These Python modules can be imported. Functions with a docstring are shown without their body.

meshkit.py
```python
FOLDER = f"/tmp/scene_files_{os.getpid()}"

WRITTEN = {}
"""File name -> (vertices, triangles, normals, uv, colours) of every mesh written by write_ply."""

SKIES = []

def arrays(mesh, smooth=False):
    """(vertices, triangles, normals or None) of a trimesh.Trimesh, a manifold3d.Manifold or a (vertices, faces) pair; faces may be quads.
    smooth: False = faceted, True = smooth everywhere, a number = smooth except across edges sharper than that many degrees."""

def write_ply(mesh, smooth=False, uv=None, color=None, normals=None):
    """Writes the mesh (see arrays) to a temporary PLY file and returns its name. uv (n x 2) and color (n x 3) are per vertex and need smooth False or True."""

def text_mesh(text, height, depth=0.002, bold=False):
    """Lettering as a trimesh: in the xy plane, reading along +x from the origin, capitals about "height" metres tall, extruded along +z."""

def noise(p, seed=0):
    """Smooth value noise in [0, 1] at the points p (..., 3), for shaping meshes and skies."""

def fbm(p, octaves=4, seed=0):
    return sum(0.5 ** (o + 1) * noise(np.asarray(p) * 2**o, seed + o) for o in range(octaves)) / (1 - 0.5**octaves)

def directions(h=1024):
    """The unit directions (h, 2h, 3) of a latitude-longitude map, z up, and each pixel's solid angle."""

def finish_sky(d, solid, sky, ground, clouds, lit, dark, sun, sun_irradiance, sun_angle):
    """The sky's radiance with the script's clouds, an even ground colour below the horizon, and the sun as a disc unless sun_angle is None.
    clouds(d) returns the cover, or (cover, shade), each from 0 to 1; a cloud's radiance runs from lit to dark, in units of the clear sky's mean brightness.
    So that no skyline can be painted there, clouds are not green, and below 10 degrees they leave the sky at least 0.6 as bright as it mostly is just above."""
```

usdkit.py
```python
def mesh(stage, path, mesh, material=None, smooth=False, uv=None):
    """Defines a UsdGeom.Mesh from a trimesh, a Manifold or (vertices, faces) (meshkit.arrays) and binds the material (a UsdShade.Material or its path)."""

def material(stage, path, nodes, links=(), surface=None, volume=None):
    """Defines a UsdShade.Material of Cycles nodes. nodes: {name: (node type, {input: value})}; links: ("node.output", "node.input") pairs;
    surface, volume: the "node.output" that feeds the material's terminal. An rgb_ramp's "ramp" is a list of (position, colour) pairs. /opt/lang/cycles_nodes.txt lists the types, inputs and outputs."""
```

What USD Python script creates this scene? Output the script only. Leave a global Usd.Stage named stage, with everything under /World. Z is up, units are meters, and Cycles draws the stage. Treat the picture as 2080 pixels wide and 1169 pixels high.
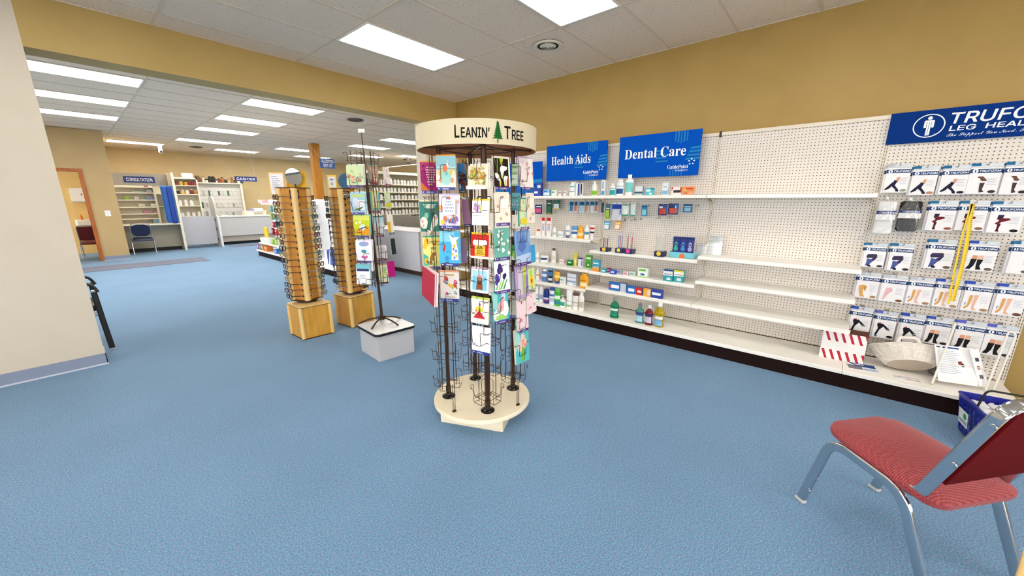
import math, random, glob
import numpy as np, trimesh, manifold3d as m3
import usdkit, meshkit
from shapely import affinity, box as sbox, union_all
from shapely.geometry import Polygon, Point, LineString
from pxr import Usd, UsdGeom, UsdShade, UsdLux, Gf, Sdf, Vt

stage = Usd.Stage.CreateInMemory()
UsdGeom.SetStageUpAxis(stage, UsdGeom.Tokens.z)
UsdGeom.SetStageMetersPerUnit(stage, 1.0)
UsdGeom.Xform.Define(stage, '/World')
UsdGeom.Scope.Define(stage, '/World/Looks')

# ------------------------------------------------------------------ camera, lights, exposure
FPX, PITCH, YAW, EYE = 758.49, 0.231, 0.8626, np.array([0, 0, 1.48])
EXPOSURE = -0.05
LAMP = 7.6            # radiance of the front room's ceiling lamps
LAMP_FAR = 18.5        # and of the pharmacy's
_F = np.array([math.sin(YAW) * math.cos(PITCH), math.cos(YAW) * math.cos(PITCH), -math.sin(PITCH)])
_R = np.array([math.cos(YAW), -math.sin(YAW), 0.0])
_U = np.cross(_R, _F)
sky = UsdLux.DomeLight.Define(stage, '/World/sky_light')       # daylight, seen through the shop windows behind the camera
sky.CreateIntensityAttr(2.35)
sky.CreateColorAttr(Gf.Vec3f(1.0, .96, .92))
cam = UsdGeom.Camera.Define(stage, '/World/camera')
cam.CreateHorizontalApertureAttr(36.0)
cam.CreateVerticalApertureAttr(36.0 * 1169 / 2080)
cam.CreateFocalLengthAttr(36.0 * FPX / 2080)
cam.CreateClippingRangeAttr(Gf.Vec2f(0.05, 100))
cam.CreateExposureAttr(EXPOSURE)
_m = np.eye(4); _m[0, :3], _m[1, :3], _m[2, :3], _m[3, :3] = _R, _U, -_F, EYE
cam.AddTransformOp().Set(Gf.Matrix4d(_m.tolist()))


def at(u, v, ax, c):
    """The point of the plane ax = c that the photograph shows at pixel (u, v)."""
    d = _F + _R * (u - 1040) / FPX - _U * (v - 584.5) / FPX
    i = 'xyz'.index(ax)
    return EYE + d * ((c - EYE[i]) / d[i])


def height(v, x, y):
    """The height of the point above (x, y) that the photograph shows at row v."""
    lo, hi = -1.0, 4.5
    for _ in range(40):
        m = (lo + hi) / 2
        q = np.array([x, y, m]) - EYE
        if 584.5 - FPX * (q @ _U) / (q @ _F) > v: lo = m
        else: hi = m
    return lo


# ------------------------------------------------------------------ naming, things and parts
_used = {}


def numbered(parent, name):
    k = _used.get((parent, name), 0)
    _used[(parent, name)] = k + 1
    return name if k == 0 else f'{name}_{k:03d}'


def tag(prim, label=None, cat=None, group=None, kind=None):
    for k, v in (('label', label), ('category', cat), ('group', group), ('kind', kind)):
        if v: prim.SetCustomDataByKey(k, v)
    return prim


def thing(name, label, cat, loc=(0, 0, 0), rz=0.0, group=None, kind=None):
    x = UsdGeom.Xform.Define(stage, '/World/' + numbered('/World', name))
    x.AddTranslateOp().Set(Gf.Vec3d(*[float(c) for c in loc]))
    if rz: x.AddRotateZOp().Set(float(rz))
    return tag(x.GetPrim(), label, cat, group, kind)


def part(parent, name, mesh, material, smooth=False, label=None, kind=None, tint=None):
    up = parent.GetPath().pathString if parent is not None else '/World'
    m = usdkit.mesh(stage, f'{up}/{numbered(up, name)}', mesh, material, smooth)
    if tint is not None:
        UsdGeom.PrimvarsAPI(m).CreatePrimvar('tint', Sdf.ValueTypeNames.Color3fArray, 'vertex').Set(Vt.Vec3fArray.FromNumpy(np.asarray(tint, np.float32)))
    return tag(m.GetPrim(), label, None, None, kind)


def solo(name, mesh, material, label, cat, smooth=False, group=None, kind=None):
    return tag(part(None, name, mesh, material, smooth), label, cat, group, kind)


def struct(name, mesh, material, parent=None, smooth=False, label=None):
    p = part(parent, name, mesh, material, smooth)
    if parent is None: tag(p, label, None, None, 'structure')
    return p


def copy_of(root, loc, rz=0.0, label=None, group=None, rot=None):
    was = root.GetCustomData()
    base = root.GetName()
    if base[-4:-3] == '_' and base[-3:].isdigit(): base = base[:-4]
    x = UsdGeom.Xform.Define(stage, '/World/' + numbered('/World', base))
    p = x.GetPrim()
    p.GetReferences().AddInternalReference(root.GetPath())
    x.ClearXformOpOrder()
    x.AddTranslateOp().Set(Gf.Vec3d(*[float(c) for c in loc]))
    x.AddRotateZOp().Set(float(rz))
    p.SetInstanceable(True)
    return tag(p, label or was.get('label'), was.get('category'), group or was.get('group'))


# ------------------------------------------------------------------ materials
def lin(c):
    """sRGB 0-255 (a tuple or '#rrggbb') to linear."""
    if isinstance(c, str): c = tuple(int(c[i:i + 2], 16) for i in (1, 3, 5))
    a = np.asarray(c, float) / 255
    return np.where(a <= .04045, a / 12.92, ((a + .055) / 1.055) ** 2.4)


_mats = {}


def mat(name, color, rough=0.5, metal=0.0, **kw):
    if name not in _mats:
        _mats[name] = usdkit.material(stage, '/World/Looks/' + name, {'p': ('principled_bsdf', {'base_color': tuple(lin(color)), 'roughness': rough, 'metallic': metal, **kw})}, surface='p.BSDF')
    return _mats[name]


def nodes(name, n, links, surface):
    if name not in _mats:
        _mats[name] = usdkit.material(stage, '/World/Looks/' + name, n, links, surface)
    return _mats[name]


def rgb(c): return tuple(float(x) for x in lin(c))


def noisy(name, c1, c2, scale, rough=0.6, bump=0.0, detail=3, stretch=(1, 1, 1), dist=0.002, metal=0.0, lo=.35, hi=.65):
    n = {'g': ('geometry', {}), 'm': ('mapping', {'scale': stretch}), 't': ('noise_texture', {'scale': scale, 'detail': detail}),
         'r': ('rgb_ramp', {'ramp': [(0, rgb(c1)), (lo, rgb(c1)), (hi, rgb(c2)), (1, rgb(c2))]}), 'p': ('principled_bsdf', {'roughness': rough, 'metallic': metal})}
    l = [('g.position', 'm.vector'), ('m.vector', 't.vector'), ('t.fac', 'r.fac'), ('r.color', 'p.base_color')]
    if bump:
        n['b'] = ('bump', {'strength': bump, 'distance': dist})
        l += [('t.fac', 'b.height'), ('b.normal', 'p.normal')]
    return nodes(name, n, l, 'p.BSDF')


PRINT = nodes('print', {'a': ('attribute', {'attribute': 'tint'}), 'p': ('principled_bsdf', {'roughness': 0.5, 'specular_ior_level': .15})}, [('a.color', 'p.base_color')], 'p.BSDF')
GLOSSY = nodes('glossy_print', {'a': ('attribute', {'attribute': 'tint'}), 'p': ('principled_bsdf', {'roughness': 0.18})}, [('a.color', 'p.base_color')], 'p.BSDF')
WALL = noisy('wall_paint', (174, 143, 76), (179, 148, 81), 3.0, .55, .08, 6, dist=.001)
WALL_PALE = noisy('wall_paint_pale', (212, 201, 182), (216, 205, 187), 3.0, .55, .08, 6, dist=.001)
WALL_HEAD = noisy('wall_paint_header', (186, 157, 90), (190, 161, 95), 3.0, .55, .08, 6, dist=.001)
WALL_FAR = noisy('wall_paint_far', (226, 201, 150), (230, 206, 156), 3.0, .55, .05, 6, dist=.001)
CHROME = mat('chrome', (205, 208, 212), .12, 1.0)
WHITE = mat('white_enamel', (236, 232, 222), .35)
SHELF = mat('shelf_enamel', (250, 247, 240), .38)
BLACK = mat('black_plastic', (14, 14, 15), .4)
BROWN_METAL = mat('brown_metal', (62, 38, 24), .35, .35)
WIRE = mat('dark_wire', (84, 68, 54), .35, .6)
KICK = mat('kick_brown', (28, 10, 6), .6, specular_ior_level=.15)
GREY_PANEL = mat('grey_laminate', (188, 185, 184), .45)
TAN_PANEL = mat('tan_laminate', (186, 178, 164), .5)
BLUE_SIGN = mat('sign_blue', (14, 78, 178), .45)
NAVY = mat('navy', (22, 40, 100), .5)
PAPER = mat('paper', (240, 240, 240), .6)
STEEL = mat('steel', (150, 150, 150), .3, .9)

CLEAR = nodes('clear_sheet', {'t': ('transparent_bsdf', {'color': (.97, .98, .98)}), 'g': ('glossy_bsdf', {'color': (.95, .96, .97), 'roughness': .05}), 'm': ('mix_closure', {'fac': .09})}, [('t.BSDF', 'm.closure1'), ('g.BSDF', 'm.closure2')], 'm.closure')
# ------------------------------------------------------------------ shapes


def cat(*ms):
    ms = [m for m in (ms[0] if len(ms) == 1 and isinstance(ms[0], (list, tuple)) else ms)]
    return trimesh.util.concatenate(ms)


def bx(x0, x1, y0, y1, z0, z1):
    return trimesh.creation.box(bounds=[[min(x0, x1), min(y0, y1), min(z0, z1)], [max(x0, x1), max(y0, y1), max(z0, z1)]])


def rbox(x0, x1, y0, y1, z0, z1, r=.004, seg=8):
    """A box with rounded edges."""
    r = min(r, abs(x1 - x0) / 2.01, abs(y1 - y0) / 2.01, abs(z1 - z0) / 2.01)
    s = m3.Manifold.sphere(r, seg)
    a, b = np.array([min(x0, x1), min(y0, y1), min(z0, z1)]) + r, np.array([max(x0, x1), max(y0, y1), max(z0, z1)]) - r
    h = m3.Manifold.batch_hull([s.translate([[a, b][i][0], [a, b][j][1], [a, b][k][2]]) for i in (0, 1) for j in (0, 1) for k in (0, 1)])
    q = h.to_mesh()
    return trimesh.Trimesh(q.vert_properties[:, :3], q.tri_verts, process=False)


def moved(m, t=(0, 0, 0), rz=0, rx=0, ry=0):
    m = m.copy()
    for a, ax in ((rx, (1, 0, 0)), (ry, (0, 1, 0)), (rz, (0, 0, 1))):
        if a: m.apply_transform(trimesh.transformations.rotation_matrix(math.radians(a), ax))
    m.apply_translation(t)
    return m


def fillet(pts, r=.02, n=4):
    pts = [np.asarray(p, float) for p in pts]
    out = [pts[0]]
    for a, b, c in zip(pts, pts[1:], pts[2:]):
        u, v = a - b, c - b
        lu, lv = np.linalg.norm(u), np.linalg.norm(v)
        k = min(r, lu * .45, lv * .45)
        p, q = b + u / lu * k, b + v / lv * k
        for t in np.linspace(0, 1, n + 1): out.append((1 - t) ** 2 * p + 2 * t * (1 - t) * b + t * t * q)
    return out + [pts[-1]]


def tube(pts, r, sides=6, closed=False, flat=None):
    """A tube along a polyline. flat=(a, b): an oblong section, a along the first normal and b across."""
    p = np.asarray(pts, float)
    if closed: t = np.roll(p, -1, 0) - np.roll(p, 1, 0)
    else: t = np.gradient(p, axis=0)
    t /= np.linalg.norm(t, axis=1, keepdims=True) + 1e-12
    n0 = np.cross(t[0], [0, 0, 1.0])
    if np.linalg.norm(n0) < .1: n0 = np.array([1.0, 0, 0])
    N = []
    for k in range(len(p)):
        n0 = n0 - t[k] * (n0 @ t[k]); n0 = n0 / (np.linalg.norm(n0) + 1e-12); N.append(n0)
    N = np.array(N); B = np.cross(t, N)
    a = (np.arange(sides) + .5) * 2 * np.pi / sides
    ra, rb = flat or (r, r)
    v = p[:, None] + ra * np.cos(a)[None, :, None] * N[:, None] + rb * np.sin(a)[None, :, None] * B[:, None]
    m = len(p) if closed else len(p) - 1
    i, j = np.meshgrid(np.arange(m), np.arange(sides), indexing='ij')
    i2 = (i + 1) % len(p)
    q = np.stack([i * sides + j, i * sides + (j + 1) % sides, i2 * sides + (j + 1) % sides, i2 * sides + j], -1).reshape(-1, 4)
    f = np.vstack([q[:, [0, 1, 2]], q[:, [0, 2, 3]]])
    if not closed:
        e = (len(p) - 1) * sides
        f = np.vstack([f, [[0, k + 1, k] for k in range(1, sides - 1)], [[e, e + k, e + k + 1] for k in range(1, sides - 1)]])
    return trimesh.Trimesh(v.reshape(-1, 3), f, process=False)


def lathe(prof, seg=20, sx=1.0, sy=1.0):
    """prof: (radius, height) from the bottom up, spun about z."""
    prof = np.asarray(prof, float)
    a = np.arange(seg) * 2 * np.pi / seg
    v = np.stack([prof[:, 0, None] * np.cos(a) * sx, prof[:, 0, None] * np.sin(a) * sy, np.repeat(prof[:, 1, None], seg, 1)], -1).reshape(-1, 3)
    i, j = np.meshgrid(np.arange(len(prof) - 1), np.arange(seg), indexing='ij')
    q = np.stack([i * seg + j, i * seg + (j + 1) % seg, (i + 1) * seg + (j + 1) % seg, (i + 1) * seg + j], -1).reshape(-1, 4)
    f = np.vstack([q[:, [0, 1, 2]], q[:, [0, 2, 3]]])
    return trimesh.Trimesh(v, f, process=False)


def cyl(x, y, z0, z1, r, seg=16):
    m = trimesh.creation.cylinder(r, z1 - z0, sections=seg)
    m.apply_translation((x, y, (z0 + z1) / 2))
    return m


def extrude(poly, h):
    return trimesh.util.concatenate([trimesh.creation.extrude_polygon(g, h, engine='earcut') for g in getattr(poly, 'geoms', [poly]) if g.area > 1e-10])


def prism_y(xz, y0, y1):
    """A profile in (x, z) drawn out along y."""
    m = extrude(Polygon(xz), y1 - y0)
    v = m.vertices
    m.vertices = np.stack([v[:, 0], y1 - v[:, 2], v[:, 1]], 1)
    return m


# ------------------------------------------------------------------ flat print: coloured shapes on a face
_fonts = glob.glob('/opt/blender-*/*/datafiles/fonts')[0]
_tx = {}


def text(s, h, style='sans', bold=False, shear=0.0, wide=1.0, simple=.7):
    """Lettering as a flat shape, capitals h tall, its lower left corner at the origin."""
    key = (s, style, bold)
    if key not in _tx:
        from PIL import Image, ImageDraw, ImageFont
        base = {'serif': 0x1D400, 'script': 0x1D4D0}.get(style)
        t = s if base is None else ''.join(chr(base + ord(c) - 65) if 'A' <= c <= 'Z' else chr(base + 26 + ord(c) - 97) if 'a' <= c <= 'z' else c for c in s)
        f = ImageFont.truetype(_fonts + ('/Inter.woff2' if base is None else '/NotoSansMath-Regular.woff2'), 96)
        x0, y0, x1, y1 = f.getbbox(t, anchor='ls', stroke_width=2 * bold)
        im = Image.new('L', (x1 - x0 + 8, y1 - y0 + 8))
        ImageDraw.Draw(im).text((4 - x0, 4 - y0), t, 255, f, anchor='ls', stroke_width=2 * bold)
        on = np.pad(np.asarray(im) > 127, ((0, 0), (1, 1))).astype(np.int8)
        rows, starts = np.nonzero(np.diff(on, axis=1) == 1)
        ends = np.nonzero(np.diff(on, axis=1) == -1)[1]
        g = union_all(sbox(starts, -rows - 1, ends, -rows)).buffer(.6).buffer(-.6)
        _tx[key] = affinity.translate(g, -4, 4 - y0)
    g = _tx[key].simplify(simple)
    k = h / (70.0 if style == 'sans' else 65.0)
    g = affinity.affine_transform(g, [k * wide, k * shear, 0, k, 0, 0])
    return affinity.translate(g, -g.bounds[0], 0)


def put(g, x, y, sc=1.0, rot=0):
    if rot: g = affinity.rotate(g, rot, origin=(0, 0))
    if sc != 1: g = affinity.scale(g, sc, sc, origin=(0, 0))
    return affinity.translate(g, x, y)


def centred(g, x, y):
    a = g.bounds
    return affinity.translate(g, x - (a[0] + a[2]) / 2, y - (a[1] + a[3]) / 2)


def rect(x0, y0, x1, y1): return sbox(min(x0, x1), min(y0, y1), max(x0, x1), max(y0, y1))
def disc(x, y, r, sx=1.0, n=4): return affinity.scale(Point(x, y).buffer(r, n), sx, 1)
def poly(*p): return Polygon(p)


def art(shapes, lift=.0004):
    """shapes: (colour, flat shape) from the back to the front. Returns (vertices, faces, tint) in the plane z = lift, each layer a hair further out."""
    V, F, T, n = [], [], [], 0
    for k, (c, g) in enumerate(shapes):
        if isinstance(g, (list, tuple)): g = union_all(list(g))
        if not g.is_valid: g = g.buffer(0)
        for q in getattr(g, 'geoms', [g]):
            if q.geom_type != 'Polygon' or q.area < 1e-9: continue
            v, f = trimesh.creation.triangulate_polygon(q, engine='earcut')
            V.append(np.c_[v, np.full(len(v), lift * (1 + .35 * k))]); F.append(np.asarray(f) + n); n += len(v)
            T.append(np.repeat(lin(c)[None], len(v), 0))
    V, F, T = np.vstack(V), np.vstack(F), np.vstack(T)
    a, b, c = V[F[:, 0]], V[F[:, 1]], V[F[:, 2]]
    flip = np.cross(b - a, c - a)[:, 2] < 0
    F[flip] = F[flip][:, ::-1]
    return V, F, T


def onto(a, origin, right, up):
    """Places art() so that its x runs along right and its y along up from origin."""
    V, F, T = a
    r, u = np.asarray(right, float), np.asarray(up, float)
    n = np.cross(r, u)
    return np.asarray(origin, float) + V[:, :1] * r + V[:, 1:2] * u + V[:, 2:3] * n, F, T


def printed(parent, name, a, material=None, label=None):
    return part(parent, name, (a[0], a[1]), material or PRINT, False, label, tint=a[2])


def tinted(pieces):
    """Several (mesh, colour) joined into one mesh with a tint per vertex."""
    V, F, T, n = [], [], [], 0
    for m, c in pieces:
        v, f = np.asarray(m.vertices), np.asarray(m.faces)
        V.append(v); F.append(f + n); T.append(np.repeat(lin(c)[None], len(v), 0)); n += len(v)
    return np.vstack(V), np.vstack(F), np.vstack(T)


rng = random.Random(7)
# ------------------------------------------------------------------ the room
XW, YH, YH2 = 4.396, 4.959, 5.22         # right wall, front and back of the wall with the wide opening
HC, HC2 = 3.013, 3.10                    # ceilings of the front room and of the pharmacy
X_L, Y_F = -4.2, -4.2                    # left and rear walls of the front room, behind the camera
FAR_Y, DOOR_Y, FAR_X = 17.83, 13.79, 11.0
FT = .3048

CARPET = nodes('carpet', {
    'g': ('geometry', {}), 'a': ('noise_texture', {'scale': 150.0, 'detail': 2, 'roughness': .7}), 'b': ('noise_texture', {'scale': 100.0, 'detail': 1}), 'c': ('noise_texture', {'scale': 1.3, 'detail': 3}),
    'ra': ('rgb_ramp', {'ramp': [(0, rgb((48, 82, 112))), (.36, rgb((64, 100, 134))), (.5, rgb((108, 146, 182))), (.64, rgb((146, 182, 212))), (1, rgb((172, 202, 226)))]}),
    'rb': ('rgb_ramp', {'ramp': [(0, rgb((156, 128, 170))), (.36, rgb((152, 132, 172))), (.42, rgb((110, 148, 184))), (.6, rgb((110, 148, 184))), (.66, rgb((92, 172, 182))), (1, rgb((90, 174, 182)))]}),
    'rc': ('rgb_ramp', {'ramp': [(.3, rgb((244, 244, 244))), (.7, rgb((255, 255, 255)))]}),
    'm': ('mix_color', {'fac': .45}), 'm2': ('mix_color', {'fac': 1.0, 'blend_type': 'multiply'}),
    'bp': ('bump', {'strength': .05, 'distance': .002}), 'p': ('principled_bsdf', {'roughness': .95, 'specular_ior_level': .1, 'sheen_weight': .12})},
    [('g.position', 'a.vector'), ('g.position', 'b.vector'), ('g.position', 'c.vector'), ('a.fac', 'ra.fac'), ('b.fac', 'rb.fac'), ('c.fac', 'rc.fac'), ('ra.color', 'm.a'), ('rb.color', 'm.b'),
     ('m.result', 'm2.a'), ('rc.color', 'm2.b'), ('m2.result', 'p.base_color'), ('a.fac', 'bp.height'), ('bp.normal', 'p.normal')], 'p.BSDF')
TILE = nodes('ceiling_tile', {
    'g': ('geometry', {}), 'mp': ('mapping', {'scale': (1, .45, 1)}), 'a': ('noise_texture', {'scale': 120.0, 'detail': 2, 'roughness': .6}), 'r': ('rgb_ramp', {'ramp': [(0, rgb((96, 92, 90))), (.3, rgb((128, 124, 122))), (.345, rgb((238, 221, 200))), (1, rgb((241, 224, 203)))]}),
    'o': ('object_info', {}), 'bp': ('bump', {'strength': .25, 'distance': .002}), 'p': ('principled_bsdf', {'roughness': .9, 'specular_ior_level': .2})},
    [('g.position', 'mp.vector'), ('mp.vector', 'a.vector'), ('a.fac', 'r.fac'), ('r.color', 'p.base_color'), ('a.fac', 'bp.height'), ('bp.normal', 'p.normal')], 'p.BSDF')
TBAR = mat('ceiling_grid', (224, 206, 184), .8, specular_ior_level=.1)
FAR_CEIL = mat('far_ceiling_void', (120, 118, 116), .9)
VINYL = mat('baseboard_vinyl', (136, 147, 170), .5)
OAK = noisy('orange_oak', (180, 114, 30), (206, 140, 48), 5.0, .4, .1, 5, (6, 6, .6))
OAK_DARK = noisy('door_frame_oak', (164, 84, 26), (188, 104, 38), 5.0, .4, .1, 5, (6, 6, .6))
DIFF = usdkit.material(stage, '/World/Looks/lamp_diffuser', {'e': ('emission', {'color': (1.0, .95, .87), 'strength': LAMP})}, surface='e.emission')
DIFF_FAR = usdkit.material(stage, '/World/Looks/lamp_diffuser_far', {'e': ('emission', {'color': (1.0, .95, .87), 'strength': LAMP_FAR})}, surface='e.emission')

struct('floor', bx(X_L, FAR_X, Y_F, FAR_Y, -.05, 0), CARPET)
# wall with the wide opening: pier to the left, header above, pier to the right
struct('wall_front', bx(X_L, 0, YH, YH2, 0, HC2), WALL_PALE)
struct('wall_header', bx(0, XW, YH, YH2, 2.634, HC2), WALL_HEAD)
struct('wall_pier', bx(3.757, XW, YH, YH2, 0, 2.634), WALL_PALE)
struct('wall_right', bx(XW, XW + .12, Y_F, YH + .2, 0, HC2), WALL)
WINS = [('x', -3.6, -1.3), ('x', -1.0, 1.3), ('x', 1.6, 3.9), ('y', -3.6, -1.4), ('y', -1.1, 1.1), ('y', 1.4, 3.6), ('z', 5.7, 7.9), ('z', 8.3, 10.5), ('z', 10.9, 13.1)]   # shop windows behind the camera, never in view
wl, wr = m3.Manifold.cube([.12, YH2 - Y_F, HC2]).translate([X_L - .12, Y_F, 0]), m3.Manifold.cube([XW - X_L, .12, HC2]).translate([X_L, Y_F - .12, 0])
wf = m3.Manifold.cube([.12, DOOR_Y - YH2, HC2]).translate([-2.4, YH2, 0])
for ax, a, b in WINS:
    if ax == 'z': wf -= m3.Manifold.cube([1, b - a, 2.2]).translate([-2.9, a, .45])
    elif ax == 'x': wl -= m3.Manifold.cube([1, b - a, 2.2]).translate([X_L - .5, a, .45])
    else: wr -= m3.Manifold.cube([b - a, 1, 2.2]).translate([a, Y_F - .5, .45])
struct('wall_left', wl, WALL_PALE)
struct('wall_rear', wr, WALL_PALE)
struct('wall_far_left', wf, WALL_PALE)
PANE = nodes('window_pane', {'f': ('fresnel', {'IOR': 1.45}), 't': ('transparent_bsdf', {}), 'g': ('glossy_bsdf', {'color': (1, 1, 1), 'roughness': .0}), 'm': ('mix_closure', {})}, [('f.fac', 'm.fac'), ('t.BSDF', 'm.closure1'), ('g.BSDF', 'm.closure2')], 'm.closure')
ALU = mat('window_aluminium', (150, 150, 152), .35, .8)
for k, (ax, a, b) in enumerate(WINS):
    w = tag(UsdGeom.Xform.Define(stage, f'/World/window_{k + 1}').GetPrim(), None, None, None, 'structure')
    xc = X_L - .06 if ax == 'x' else -2.34
    q = (lambda u0, u1, v0, v1, z0, z1: bx(xc + v0, xc + v1, u0, u1, z0, z1)) if ax in 'xz' else (lambda u0, u1, v0, v1, z0, z1: bx(u0, u1, Y_F - .06 + v0, Y_F - .06 + v1, z0, z1))
    part(w, 'window_frame', cat(q(a, a + .05, -.04, .04, .45, 2.65), q(b - .05, b, -.04, .04, .45, 2.65), q(a, b, -.04, .04, .45, .5), q(a, b, -.04, .04, 2.6, 2.65)), ALU)
    part(w, 'pane', q(a + .05, b - .05, -.003, .003, .5, 2.6), PANE)
struct('pavement', bx(-30, 30, -30, 30, -.2, -.1), noisy('pavement_concrete', (190, 186, 178), (204, 200, 192), 2.0, .9))
struct('roof', bx(X_L - .1, FAR_X + .1, Y_F - .1, FAR_Y + .1, HC2 + .3, HC2 + .4), FAR_CEIL)
struct('wall_back', bx(.87, FAR_X, FAR_Y, FAR_Y + .12, 0, HC2), WALL_FAR)
struct('wall_far_right', bx(FAR_X, FAR_X + .12, YH2, FAR_Y, 0, HC2), WALL_FAR)
struct('wall_front_far', bx(XW, FAR_X, YH2 - .12, YH2, 0, HC2), WALL_FAR)
w = m3.Manifold.cube([3.27, .12, HC2]).translate([-2.4, DOOR_Y, 0]) - m3.Manifold.cube([.86, 1, 2.13]).translate([-.53, DOOR_Y - .3, -.001])
struct('wall_consultation', w, noisy('wall_paint_door', (190, 162, 112), (195, 167, 118), 3.0, .55, .05, 6, dist=.001))
struct('wall_recess', bx(.75, .87, DOOR_Y + .12, FAR_Y, 0, HC2), WALL_FAR)
# the small room behind the open door
struct('wall_closet_back', bx(-2.4, .75, 16.1, 16.2, 0, HC2), mat('closet_paint', (226, 194, 128), .6))
struct('ceiling_closet', bx(-2.4, .75, DOOR_Y + .12, 16.1, 2.7, 2.75), FAR_CEIL)
lamp = thing('closet_lamp', 'ceiling lamp inside the small room behind the open door', 'lamp', (-.3, 15.0, 2.7))
part(lamp, 'housing', rbox(-.3, .3, -.3, .3, -.06, 0, .01), WHITE)
part(lamp, 'diffuser', rbox(-.27, .27, -.27, .27, -.075, -.06, .005), DIFF)
d = tag(UsdGeom.Xform.Define(stage, '/World/door_1').GetPrim(), None, None, None, 'structure')
for x0, x1, z0, z1 in ((-.60, -.53, 0, 2.2), (.33, .40, 0, 2.2), (-.53, .33, 2.13, 2.2)):
    part(d, 'door_casing', rbox(x0, x1, DOOR_Y - .02, DOOR_Y + .14, z0, z1, .005), OAK_DARK)
part(d, 'door_leaf', moved(rbox(0, .04, 0, .84, .01, 2.1, .004), (-.50, DOOR_Y + .14, 0), -8), OAK)
part(d, 'door_handle', tube(fillet([(-.44, 14.7, 1.0), (-.38, 14.7, 1.0), (-.38, 14.58, 1.0)], .02), .01), STEEL)

# baseboards: a flat vinyl strip with a paler toe
for nm, (x0, x1, y) in (('left', (X_L, .006, YH)), ('right', (3.75, XW, YH)), ('consultation', (.40, .876, DOOR_Y))):
    b = struct('baseboard_' + nm, bx(x0, x1, y - .006, y, 0.012, .105), VINYL)
    struct('baseboard_toe_' + nm, bx(x0, x1 + .004, y - .016, y, 0, .012), mat('vinyl_toe', (205, 210, 222), .5))
struct('baseboard_jamb', bx(0, .006, YH - .006, YH2, .0, .105), mat('vinyl_toe', (205, 210, 222), .5))
# seams of the carpet
# ceilings: tiles laid in a grid of bars
def ceiling(name, xs, ys, z, skip, fmat):
    c = tag(UsdGeom.Xform.Define(stage, '/World/' + name).GetPrim(), None, None, None, 'structure')
    bars = []
    for x in xs: bars.append(bx(x - .012, x + .012, ys[0], ys[-1], z + .0005, z + .02))
    for y in ys: bars.append(bx(xs[0], xs[-1], y - .012, y + .012, z + .001, z + .02))
    part(c, 'grid_bars', cat(bars), TBAR)
    r = random.Random(3)
    for i in range(len(xs) - 1):
        for j in range(len(ys) - 1):
            if (i, j) in skip: continue
            dz = r.uniform(.0, .003)
            part(c, 'ceiling_tile', bx(xs[i] + .012, xs[i + 1] - .012, ys[j] + .012, ys[j + 1] - .012, z + .004 + dz, z + .02), TILE)
    part(c, 'slab', bx(xs[0] - .2, xs[-1] + .2, ys[0] - .2, ys[-1] + .2, z + .1, z + .15), FAR_CEIL)
    return c


def troffer(x0, y0, w, d, z, material, label):
    """A recessed fluorescent lamp: a metal rim, a glowing lens and its can above."""
    t = thing('ceiling_light', label, 'ceiling light', (x0, y0, z), 0, 'recessed ceiling lights')
    rim = cat(bx(.012, w - .012, .012, .03, -.006, .02), bx(.012, w - .012, d - .03, d - .012, -.006, .02), bx(.012, .03, .03, d - .03, -.006, .02), bx(w - .03, w - .012, .03, d - .03, -.006, .02))
    part(t, 'frame', rim, WHITE)
    part(t, 'diffuser', bx(.03, w - .03, .03, d - .03, .002, .008), material)
    part(t, 'can', bx(.02, w - .02, .02, d - .02, .02, .09), STEEL)
    return t


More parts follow.
